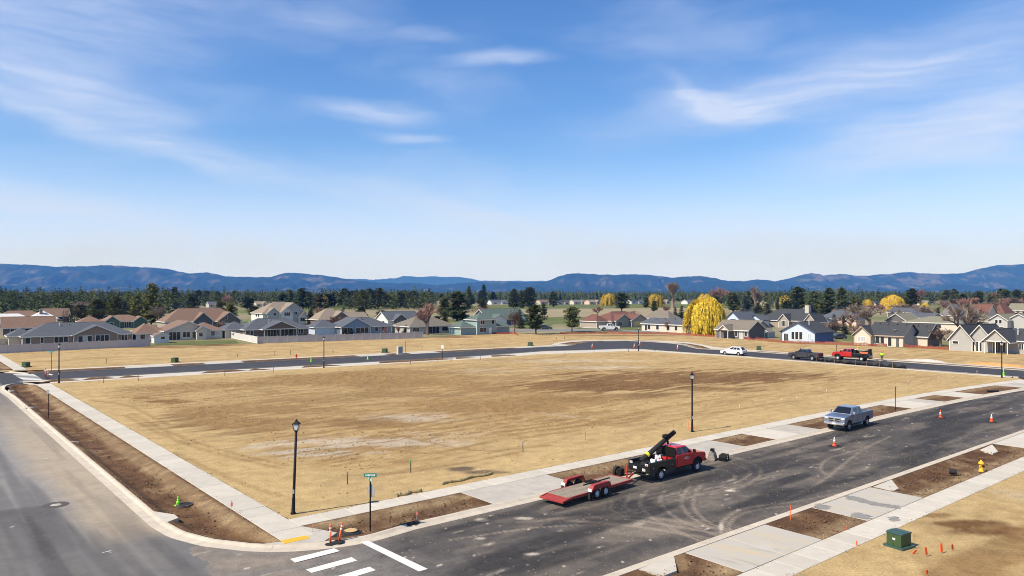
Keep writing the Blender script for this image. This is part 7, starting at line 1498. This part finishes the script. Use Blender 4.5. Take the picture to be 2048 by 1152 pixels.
# individually placed trees: kind, u, base row, top row, width px, label, colour
TR = [('willow', 1411, 669, 600, 88, 'large bright yellow weeping willow beside the orange fence', 0, 0),
 ('round', 1072, 669, 611, 46, 'dark leaning pine with bare lower trunk beside the fenced lot', 0, 0), ('round', 1144, 664, 612, 36, 'rounded dark pine right of the bare brown tree', 1, 1), ('bare', 1029, 668, 616, 30, 'brown bare tree between the leaning and the rounded pine', 2, 0),
 ('bare', 855, 670, 605, 50, 'pinkish bare tree in front of the pale grey-blue house', 1, 1), ('bare', 1925, 697, 598, 92, 'big bare tree behind the orange fence near the right edge', 0, 2), ('shrub', 1881, 693, 652, 62, 'large brown bare shrub right of the cream garage', 2, 0), ('shrub', 1905, 694, 668, 40, 'low bare shrub between the brown shrub and the big bare tree', 2, 1),
 ('pine', 303, 652, 566, 42, 'tallest pine standing left of the gabled brown house', 2, 0), ('pine', 197, 640, 598, 44, 'broad pine behind the evergreen hedge at left', 2, 1), ('pine', 233, 642, 592, 36, 'olive pine right of the broad pine behind the hedge', 2, 2), ('spruce', 250, 640, 600, 34, 'blue-grey spruce above the evergreen hedge', 1, 0), ('pine', 275, 645, 590, 34, 'olive pine just left of the tallest pine', 2, 3), ('bare', 318, 655, 608, 40, 'grey bare tree below the tallest pine at left', 0, 0), ('bare', 158, 633, 602, 40, 'pale grey bare tree left of the evergreen hedge', 0, 1),
 ('pine', 385, 622, 587, 36, 'rounded green pine behind the roof of the cream house', 0, 4), ('pine', 350, 618, 574, 24, 'tall far pine between two nearer pines at left', 1, 0), ('pine', 440, 632, 600, 26, 'green pine left of the tall cream house', 2, 1), ('pine', 462, 645, 604, 30, 'olive pine beside the gabled brown house', 2, 2), ('pine', 495, 618, 592, 36, 'dark pine above the green fairway at left', 1, 3), ('bare', 455, 618, 586, 26, 'reddish bare tree among pines left of the tall cream house', 1, 0),
 ('spruce', 622, 650, 620, 24, 'small olive conifer right of the tall cream house', 2, 1), ('bare', 671, 664, 628, 36, 'small bare tree in front of the blue house', 1, 2), ('spruce', 783, 648, 628, 10, 'narrow dark cypress beside the white-walled house', 0, 2),
 ('pine', 915, 642, 583, 58, 'massive dark pine behind the teal two-storey house', 1, 1), ('pine', 890, 640, 592, 34, 'dark pine at the left of the massive pine', 0, 2), ('tall', 937, 615, 571, 18, 'slim dark conifer left of the fairway', 1, 0), ('tall', 967, 612, 568, 17, 'slimmest tall conifer at the edge of the fairway', 1, 1), ('pine', 965, 632, 598, 26, 'pine above the teal house roof on the right', 0, 0), ('shrub', 960, 634, 612, 40, 'pinkish bare thicket above the teal house roof', 1, 1), ('shrub', 1005, 646, 620, 34, 'reddish bare bush in front of the green roof', 1, 0), ('spruce', 986, 640, 617, 10, 'narrow cypress at the left end of the green roof', 0, 0), ('spruce', 1042, 657, 619, 18, 'dark narrow spruce in front of the green-roofed house', 0, 1),
 ('tall', 1027, 616, 577, 26, 'conifer left of the bushy pine pair on the fairway', 0, 2), ('pine', 1058, 616, 574, 36, 'bushy pine in the middle of the fairway', 0, 3), ('tall', 1043, 616, 580, 20, 'conifer beside the bushy fairway pine', 2, 0), ('pine', 1107, 614, 583, 26, 'pine in front of the fairway bungalows', 1, 4), ('pine', 1088, 632, 608, 16, 'small pine behind the rounded dark pine', 1, 0),
 ('round', 1243, 624, 586, 38, 'dark double-trunked pine right of the left yellow willow', 0, 0), ('willow', 1217, 612, 588, 34, 'round golden willow left of the double-trunked pine', 1, 1), ('willow', 1311, 613, 590, 36, 'round golden willow below the tall bare poplars', 1, 1), ('pine', 1292, 616, 593, 18, 'small dark pine left of the right golden willow', 1, 1), ('pine', 1309, 625, 601, 16, 'small pine in front of the right golden willow', 0, 2),
 ('poplar', 1346, 616, 564, 34, 'tall bare grey poplar right of the golden willows', 0, 0), ('poplar', 1512, 620, 571, 30, 'tall bare grey poplar behind the pale houses at right', 0, 1), ('bare', 1440, 612, 572, 44, 'wide pinkish bare tree behind the big willow', 1, 0), ('willow', 1409, 616, 589, 32, 'orange willow just behind the big yellow willow', 1, 1), ('pine', 1432, 622, 590, 30, 'dark pine right of the orange willow', 1, 2), ('pine', 1466, 624, 586, 34, 'broad pine above the blue gabled house', 0, 3), ('spruce', 1493, 622, 590, 32, 'blue-grey spruce left of the tall bare poplar', 1, 2), ('pine', 1500, 616, 582, 24, 'dark pine behind the blue-grey spruce', 1, 1),
 ('spruce', 1350, 640, 613, 15, 'left one of two dark spruces beside the willow', 0, 0), ('spruce', 1362, 640, 611, 17, 'right one of two dark spruces beside the willow', 0, 1), ('bare', 1332, 630, 610, 26, 'small bare tree on the dry fairway right of centre', 1, 2), ('shrub', 1262, 652, 618, 26, 'thin bare tree in front of the stone gable house', 1, 1), ('spruce', 1206, 650, 630, 16, 'blue spruce left of the stone gable house', 1, 0), ('spruce', 1214, 650, 629, 8, 'narrow dark spruce touching the stone gable house', 0, 2), ('bare', 1335, 664, 640, 22, 'small bare tree in front of the long cream house', 1, 0), ('bare', 1195, 634, 612, 26, 'bare tree on the fairway left of the stone gable house', 1, 1),
 ('willow', 1569, 614, 592, 26, 'orange willow left of the tall pine row', 1, 1), ('spruce', 1556, 622, 600, 12, 'small spruce left of the orange willow at right', 0, 0), ('spruce', 1570, 624, 601, 11, 'small dark spruce in front of the orange willow at right', 0, 1), ('pine', 1597, 624, 573, 40, 'tallest pine of the row behind the dark stone house', 0, 2), ('pine', 1630, 628, 582, 34, 'second pine of the row right of the tallest', 0, 4), ('pine', 1657, 630, 575, 36, 'dark pine in the middle of the right pine row', 1, 0), ('pine', 1683, 626, 574, 34, 'pine at the right end of the right pine row', 0, 1), ('pine', 1711, 626, 594, 32, 'rounded lower pine after the right pine row', 2, 3),
 ('willow', 1785, 622, 592, 50, 'bright yellow thicket of willow at right', 1, 0), ('willow', 1735, 614, 599, 22, 'small golden willow left of the yellow thicket', 1, 1), ('pine', 1822, 620, 577, 36, 'dark pine right of the bright yellow thicket', 0, 4), ('shrub', 1700, 662, 622, 56, 'large brown bare thicket right of the peach brick house', 2, 1), ('bare', 1740, 655, 612, 60, 'grey bare tree beside the peach brick house', 0, 1), ('bare', 1672, 668, 640, 30, 'brown bare bush in front of the peach brick house', 2, 0), ('spruce', 1668, 655, 628, 22, 'grey-green spruce in front of the peach brick house', 1, 2), ('spruce', 1687, 662, 630, 14, 'narrow green spruce beside the lawn at right', 2, 0), ('spruce', 1558, 652, 632, 16, 'small dark spruce at the stone entrance gable', 0, 1),
 ('spruce', 1877, 638, 615, 17, 'narrow dark spruce between grey roofs at right', 0, 2), ('bare', 1922, 622, 596, 34, 'reddish bare tree behind the grey hip roof', 1, 1), ('spruce', 2037, 660, 622, 30, 'dark conifer at the right edge by the two-storey house', 0, 0), ('bare', 1968, 650, 618, 30, 'brown bare tree left of the two-storey grey house', 2, 2), ('bare', 1990, 612, 582, 40, 'reddish bare tree above the red roofs', 1, 0), ('bare', 1840, 612, 574, 30, 'pinkish bare tree right of the dark pine at right', 1, 2), ('willow', 1850, 618, 606, 16, 'small yellow-green willow below the dark pine at right', 0, 1), ('shrub', 1795, 640, 618, 40, 'bare thicket behind the dark pointed gable', 2, 0), ('bare', 1985, 640, 612, 26, 'bare tree between the red roofs and the olive roof', 2, 1),
 ('bare', 640, 640, 612, 20, 'dark red small tree before the tan-roofed house', 1, 2), ('willow', 645, 616, 592, 26, 'golden willow among pines behind the tall cream house', 1, 1), ('shrub', 1610, 640, 630, 30, 'low bare shrubs left of the stone entrance', 2, 1), ('shrub', 520, 672, 655, 30, 'bare shrub by the covered patio of the dark brown house', 2, 0), ('shrub', 437, 660, 640, 34, 'brown bare shrub in front of the white garage doors', 2, 1), ('shrub', 398, 634, 612, 14, 'dark narrow shrub by the brown gables', 2, 0)]
for k, (kind, u, vb, vt, w, lab, ci, var) in enumerate(TR): tree(kind, u, vb, vt, w, lab, ci, var, lean=(.12 if 'leaning' in lab and kind == 'round' else 0))
# pine belts with countable trees
def belt(n, u0, u1, vb, vt, w, where, kinds=('pine', 'tall'), seed=1, noun='pine'):
    r = random.Random(seed); us = sorted(u0 + (u1 - u0) * (i + r.uniform(.15, .85)) / n for i in range(n))
    for i, u in enumerate(us):
        b = r.uniform(*vb); tree(r.choice(kinds), u, b, r.uniform(*vt), r.uniform(*w), f'{noun} {where}, {ORD[i]} from the left', r.choice((0, 1, 1, 2)), None, group=noun + ' ' + where)
belt(16, -30, 175, (610, 618), (587, 597), (24, 40), 'in the dense belt at the far left', ('pine', 'pine', 'tall'), 3)
belt(9, 320, 500, (606, 612), (578, 590), (22, 32), 'in the belt behind the gabled brown house', ('pine', 'tall'), 5)
belt(16, 560, 840, (612, 622), (575, 590), (30, 44), 'in the dark belt behind the blue house', ('pine', 'pine', 'round', 'tall'), 7)
belt(10, 1885, 2060, (611, 616), (577, 590), (22, 34), 'in the belt above the red roofs', ('pine', 'tall'), 9)
belt(5, 870, 1000, (606, 610), (580, 590), (16, 24), 'behind the slim fairway conifers', ('tall',), 11)
belt(15, 1640, 2060, (622, 640), (604, 616), (26, 44), 'standing between the roofs at right', ('bare', 'shrub'), 21, 'small bare tree')
belt(9, 1870, 2060, (618, 632), (592, 604), (22, 34), 'rising between the red and olive roofs', ('bare', 'bare', 'poplar'), 23, 'bare tree')
belt(12, 330, 780, (634, 646), (612, 622), (22, 34), 'in the back gardens left of centre', ('pine', 'spruce', 'round'), 25, 'garden conifer')
belt(8, 120, 330, (632, 640), (604, 612), (28, 42), 'above the hedge at left', ('pine', 'round'), 27, 'olive pine')
belt(8, 1500, 1720, (626, 634), (600, 608), (24, 36), 'behind the stone and brick houses', ('pine', 'spruce', 'pine'), 29, 'dark conifer')
belt(10, 280, 480, (668, 680), (654, 664), (14, 26), 'in the yards between cream house and dark brown house', ('shrub', 'bare', 'spruce'), 31, 'garden shrub')
belt(8, 610, 830, (664, 672), (648, 656), (14, 24), 'beside the blue house', ('shrub', 'spruce', 'bare'), 33, 'garden shrub')
belt(9, 1640, 1720, (660, 676), (640, 652), (14, 24), 'in the yards right of the pale blue house', ('shrub', 'spruce'), 35, 'garden shrub')
belt(8, 860, 1060, (640, 652), (622, 632), (20, 30), 'behind the teal house', ('pine', 'bare', 'spruce'), 37, 'garden tree')
# evergreen hedge
he = thing('evergreen_hedge', 'tall dark evergreen hedge behind the green house', 'hedge', G(215, 647), HA)
T = TB(); rnd = random.Random(5); L0 = (G(300, 652) - G(136, 652)).length
for i in range(42):
    x = -L0 * .5 + L0 * i / 41
    for z in range(15):
        for q in range(3): T.tuft(rnd, (x + rnd.uniform(-.3, .3), rnd.uniform(-.7, .7), .3 + z * .42 + rnd.uniform(-.2, .2)), .75 - z * .03, 5, .9, -.2)
link(bpy.data.objects.new('foliage', T.mesh('foliage', m_hedge)), he)
for i in range(14): T = TB(); T.limb(Vector((-L0 * .5 + L0 * i / 13, 0, 0)), Vector((-L0 * .5 + L0 * i / 13, 0, 4)), .08, .03, 5); link(bpy.data.objects.new('stem', T.mesh('stem', m_bark)), he)
# far wood: one mass of small conifers reaching to the hills
def far_forest():
    rng = np.random.default_rng(3); n = 22000
    Y = 400 * np.exp(rng.random(n) ** .75 * 2.2); X = (rng.random(n) * 2 - 1) * Y * .95
    dens = fbm(X / 160, Y / 160, 5, 4); uu = X / Y * FOC + 1024; lim = np.interp(uu, [-400, 300, 480, 560, 860, 900, 1420, 1480, 1900, 2100, 2400], [430, 470, 620, 560, 560, 980, 980, 620, 580, 560, 520]); keep = (dens > np.where(Y > 900, .34, .43)) & (Y > lim); X, Y = X[keep], Y[keep]; n = len(X)
    h = (6.5 + 11.5 * rng.random(n) ** .8) * (1 + .15 * (rng.random(n) < .06)); r = h * rng.uniform(.15, .24, n); rot = rng.random(n) * 6.283
    V = []; Fc = []; k = 6; base = 0
    layers = [(.12, 1.0, .55), (.38, .8, .80), (.62, .52, 1.02)]
    rnd_ = rng.random(n) < .45; r = np.where(rnd_, r * 1.5, r); h = np.where(rnd_, h * .85, h)
    vs = np.zeros((n, len(layers) * (k + 1), 3)); fs = []
    for l, (z0, rr, z1) in enumerate(layers):
        o = l * (k + 1); vs[:, o, 0] = X + rng.normal(0, .3, n); vs[:, o, 1] = Y; vs[:, o, 2] = h * np.minimum(z1, 1) * np.where((l < 2) & rnd_, .92 / max(.01, min(z1, 1)) * .85, 1)
        for j in range(k):
            a = rot + 6.283 * j / k + l * .5; q = r * rr * rng.uniform(.65, 1.25, n)
            vs[:, o + 1 + j, 0] = X + np.cos(a) * q; vs[:, o + 1 + j, 1] = Y + np.sin(a) * q; vs[:, o + 1 + j, 2] = h * (z0 + rng.uniform(-.06, .06, n))
            fs.append((o, o + 1 + j, o + 1 + (j + 1) % k))
    near = Y < 1000; X2, Y2, h2 = X[near], Y[near], h[near]; vs = vs[~near]; n = len(vs)
    k2 = 64; m2 = len(X2); pr = []
    for q in range(5):
        zz = rng.random(k2) ** .9; rr_ = ((1 - zz) ** (.55 if q % 2 else .85)) * (.35 + .65 * np.minimum(1, zz * 5)); an = rng.random(k2) * 6.283; rad = rr_ * np.sqrt(rng.random(k2)) * (.24 if q % 2 else .19)
        c = np.stack([np.cos(an) * rad, np.sin(an) * rad, .08 + .9 * zz], -1); d = np.stack([np.cos(an), np.sin(an), rng.normal(.1, .5, k2)], -1) * (.10 * (1.1 - .6 * zz))[:, None]; sd = np.stack([-np.sin(an), np.cos(an), rng.normal(0, .4, k2)], -1) * (.055 * (1.2 - .7 * zz))[:, None]
        pr.append(np.stack([c - sd, c + sd, c + d], 1))
    pr = np.array(pr)[rng.integers(0, 5, m2)]; an = rng.random(m2) * 6.283; ca, sa = np.cos(an)[:, None, None], np.sin(an)[:, None, None]
    px_, py_ = pr[..., 0] * ca - pr[..., 1] * sa, pr[..., 0] * sa + pr[..., 1] * ca; W2 = np.stack([px_ * h2[:, None, None] + X2[:, None, None], py_ * h2[:, None, None] + Y2[:, None, None], pr[..., 2] * h2[:, None, None]], -1).reshape(-1, 3)
    me = bpy.data.meshes.new('near_forest'); me.vertices.add(len(W2)); me.vertices.foreach_set('co', W2.reshape(-1).astype(np.float32)); me.loops.add(len(W2)); me.loops.foreach_set('vertex_index', np.arange(len(W2), dtype=np.int32))
    me.polygons.add(len(W2) // 3); me.polygons.foreach_set('loop_start', np.arange(0, len(W2), 3, dtype=np.int32)); me.update(calc_edges=True); me.materials.append(M('wood_needles', (.082, .096, .036), .95, .6, .07, spec=.05)); o = link(bpy.data.objects.new('pine_wood', me)); o['kind'] = 'stuff'
    tot = vs.shape[1]; fs = np.array(fs); Fa = (fs[None] + (np.arange(n) * tot)[:, None, None]).reshape(-1, 3)
    me = bpy.data.meshes.new('far_forest'); me.vertices.add(n * tot); me.vertices.foreach_set('co', vs.reshape(-1).astype(np.float32))
    me.loops.add(len(Fa) * 3); me.loops.foreach_set('vertex_index', Fa.reshape(-1).astype(np.int32)); me.polygons.add(len(Fa)); me.polygons.foreach_set('loop_start', np.arange(0, len(Fa) * 3, 3, dtype=np.int32))
    me.update(calc_edges=True); me.materials.append(M('far_needles', (.045, .058, .030), .95, .5, .05, spec=.05)); o = link(bpy.data.objects.new('far_forest', me)); o['kind'] = 'stuff'
far_forest()
# ================================================================ hills and haze
def hill_mat(name, forest, clear, k):
    m = bpy.data.materials.new(name); m.use_nodes = True; nt = m.node_tree; N = nt.nodes; K = nt.links
    p = N['Principled BSDF']; p.inputs['Roughness'].default_value = 1; p.inputs['Specular IOR Level'].default_value = 0
    tc = N.new('ShaderNodeTexCoord')
    def noise(s, d=6, r=.6):
        n = N.new('ShaderNodeTexNoise'); n.inputs['Scale'].default_value = s; n.inputs['Detail'].default_value = d; n.inputs['Roughness'].default_value = r; K.new(tc.outputs['Object'], n.inputs[0]); return n
    a = N.new('ShaderNodeAttribute'); a.attribute_name = 'clear'
    n1 = noise(.012, 6, .75)
    r1 = N.new('ShaderNodeMapRange'); r1.inputs[1].default_value = .35; r1.inputs[2].default_value = .65; r1.inputs[3].default_value = .55; r1.inputs[4].default_value = 1.45; K.new(n1.outputs[0], r1.inputs[0])
    mx = N.new('ShaderNodeMix'); mx.data_type = 'RGBA'; K.new(a.outputs['Fac'], mx.inputs[0]); mx.inputs[6].default_value = (*forest, 1); mx.inputs[7].default_value = (*clear, 1)
    vm = N.new('ShaderNodeVectorMath'); vm.operation = 'SCALE'; K.new(mx.outputs[2], vm.inputs[0]); K.new(r1.outputs[0], vm.inputs['Scale']); K.new(vm.outputs[0], p.inputs['Base Color'])
    n2 = noise(.02, 5, .7); b = N.new('ShaderNodeBump'); b.inputs['Distance'].default_value = 22; b.inputs['Strength'].default_value = 1; K.new(n2.outputs[0], b.inputs['Height']); K.new(b.outputs[0], p.inputs['Normal'])
    return m
m_hill = hill_mat('forested_hill', (.016, .026, .020), (.10, .085, .065), 1)
def hills(name, D, line, w, seed, clear_thr=.66, spots=()):
    u0, u1 = line[0][0], line[-1][0]; n = int((u1 - u0) / 3); m = 46
    u = np.linspace(u0, u1, n); v = np.interp(u, [p[0] for p in line], [p[1] for p in line])
    v = v - (fbm(u / 16, u * 0, seed, 4) - .5) * 3.0 - (vnoise(u / 2.2, u * 0, seed + 7) - .5) * .9
    kk = np.linspace(-1, .6, m); P = np.zeros((n, m, 3)); zr = CAM_H + (HOR - v) * D / FOC
    for j, k in enumerate(kk):
        Y = D + k * w; X = (u - 1024) / FOC * D * (1 + .25 * k * w / D)
        f = np.clip(1 + k, 0, 1) ** 1.15 if k < 0 else 1 - (k / .62) ** 1.5
        rid = np.abs(fbm(X / (D * .030), Y / (D * .05) + 0 * X, seed + 3, 5) - .5) * 2
        z = zr * f * (1 - (.8 * (1 - np.clip(rid * 1.9, 0, 1)) * np.sin(np.clip(-k, 0, 1) * math.pi) if k < 0 else 0))
        P[:, j, 0] = X; P[:, j, 1] = Y; P[:, j, 2] = np.minimum(z, zr * (1 + k * .0) + 0) * 1.0 - .5
    c = smooth(clear_thr, clear_thr + .1, fbm(P[..., 0] / (D * .02), P[..., 1] / (D * .06) + P[..., 2] / (D * .006), seed + 20, 5))
    uu = 1024 + FOC * P[..., 0] / P[..., 1]; vv = HOR - (P[..., 2] - CAM_H) * FOC / P[..., 1]
    nn = fbm(P[..., 0] / (D * .008), P[..., 1] / (D * .02), seed + 33, 4) - .5
    for (a, b, ra, rb, s_) in spots: c = np.maximum(c, s_ * smooth(1.1, .6, np.sqrt(((uu - a) / ra) ** 2 + ((vv - b) / rb) ** 2) + nn * 1.6))
    o = grid_mesh(name, P, m_hill, {'clear': c}); structure(o)
hills('hills_left', 10500, [(-1400, 560), (-1100, 545), (-800, 552), (-500, 535), (-300, 540), (-100, 530), (0, 527), (50, 528), (110, 533), (160, 532), (220, 530.5), (290, 534), (330, 537), (375, 546), (412, 545), (450, 552), (500, 554), (540, 553), (565, 546), (590, 544.5), (620, 548), (660, 552.5), (690, 557), (720, 562), (760, 565), (800, 567), (840, 565.5), (870, 571), (900, 577), (960, 582), (1000, 584)], 2600, 1, .64,
      [(285, 546, 16, 8, .55), (300, 562, 40, 4, .5), (15, 548, 30, 9, .35), (140, 553, 22, 6, .4), (90, 571, 20, 2, .9), (370, 568, 18, 2, .9)])
hills('hills_centre_far', 17500, [(560, 584), (640, 566), (690, 558), (720, 557), (745, 559), (790, 556), (808, 551.5), (840, 553), (900, 552.5), (930, 555), (960, 560), (1010, 562), (1050, 561.5), (1085, 560.5), (1110, 566), (1200, 575), (1300, 584)], 1500, 5, .8)
hills('hills_right', 10800, [(760, 584), (840, 574), (890, 568.5), (940, 565), (1000, 562.5), (1060, 565), (1092, 562), (1120, 552), (1150, 545.5), (1172, 547), (1200, 548.5), (1240, 549.5), (1268, 547), (1300, 549), (1345, 554.5), (1400, 552), (1432, 556), (1452, 561), (1490, 562.5), (1515, 558.5), (1536, 560), (1560, 566), (1600, 572), (1680, 578), (1760, 584)], 2600, 9, .67,
      [(1125, 563, 8, 2, .8), (1155, 568, 7, 2, .8), (1300, 569, 8, 2, .8), (1240, 571, 30, 4, .35), (1400, 552.5, 12, 1.8, .5)])
hills('hills_far_right', 11800, [(1420, 584), (1500, 572), (1545, 564), (1580, 555.5), (1624, 546), (1652, 550), (1690, 547.5), (1716, 552), (1780, 548), (1812, 543.5), (1850, 547), (1925, 547), (1960, 538), (2005, 529), (2048, 527.5), (2130, 530), (2250, 524), (2400, 534), (2600, 528), (2900, 545), (3300, 560)], 3000, 14, .62,
      [(1684, 553, 13, 3, .9), (1855, 553, 26, 6, .7), (1985, 546, 40, 7, .4), (1975, 568, 34, 2.5, .9), (1610, 574, 16, 1.5, .8), (1805, 561, 6, 1.5, .8)])
hz = bpy.data.materials.new('haze'); hz.use_nodes = True; nt = hz.node_tree; nt.nodes.clear()
out = nt.nodes.new('ShaderNodeOutputMaterial'); pv = nt.nodes.new('ShaderNodeVolumePrincipled')
pv.inputs['Color'].default_value = (.10, .33, 1.0, 1); pv.inputs['Absorption Color'].default_value = (1, 1, 1, 1); pv.inputs['Density'].default_value = HAZE_DENSITY; pv.inputs['Anisotropy'].default_value = 0.0
nt.links.new(pv.outputs[0], out.inputs['Volume'])
hb = MB().bb(-24000, 24000, -9000, 19200, -1.7, 850).build('haze', hz); hb['kind'] = 'stuff'
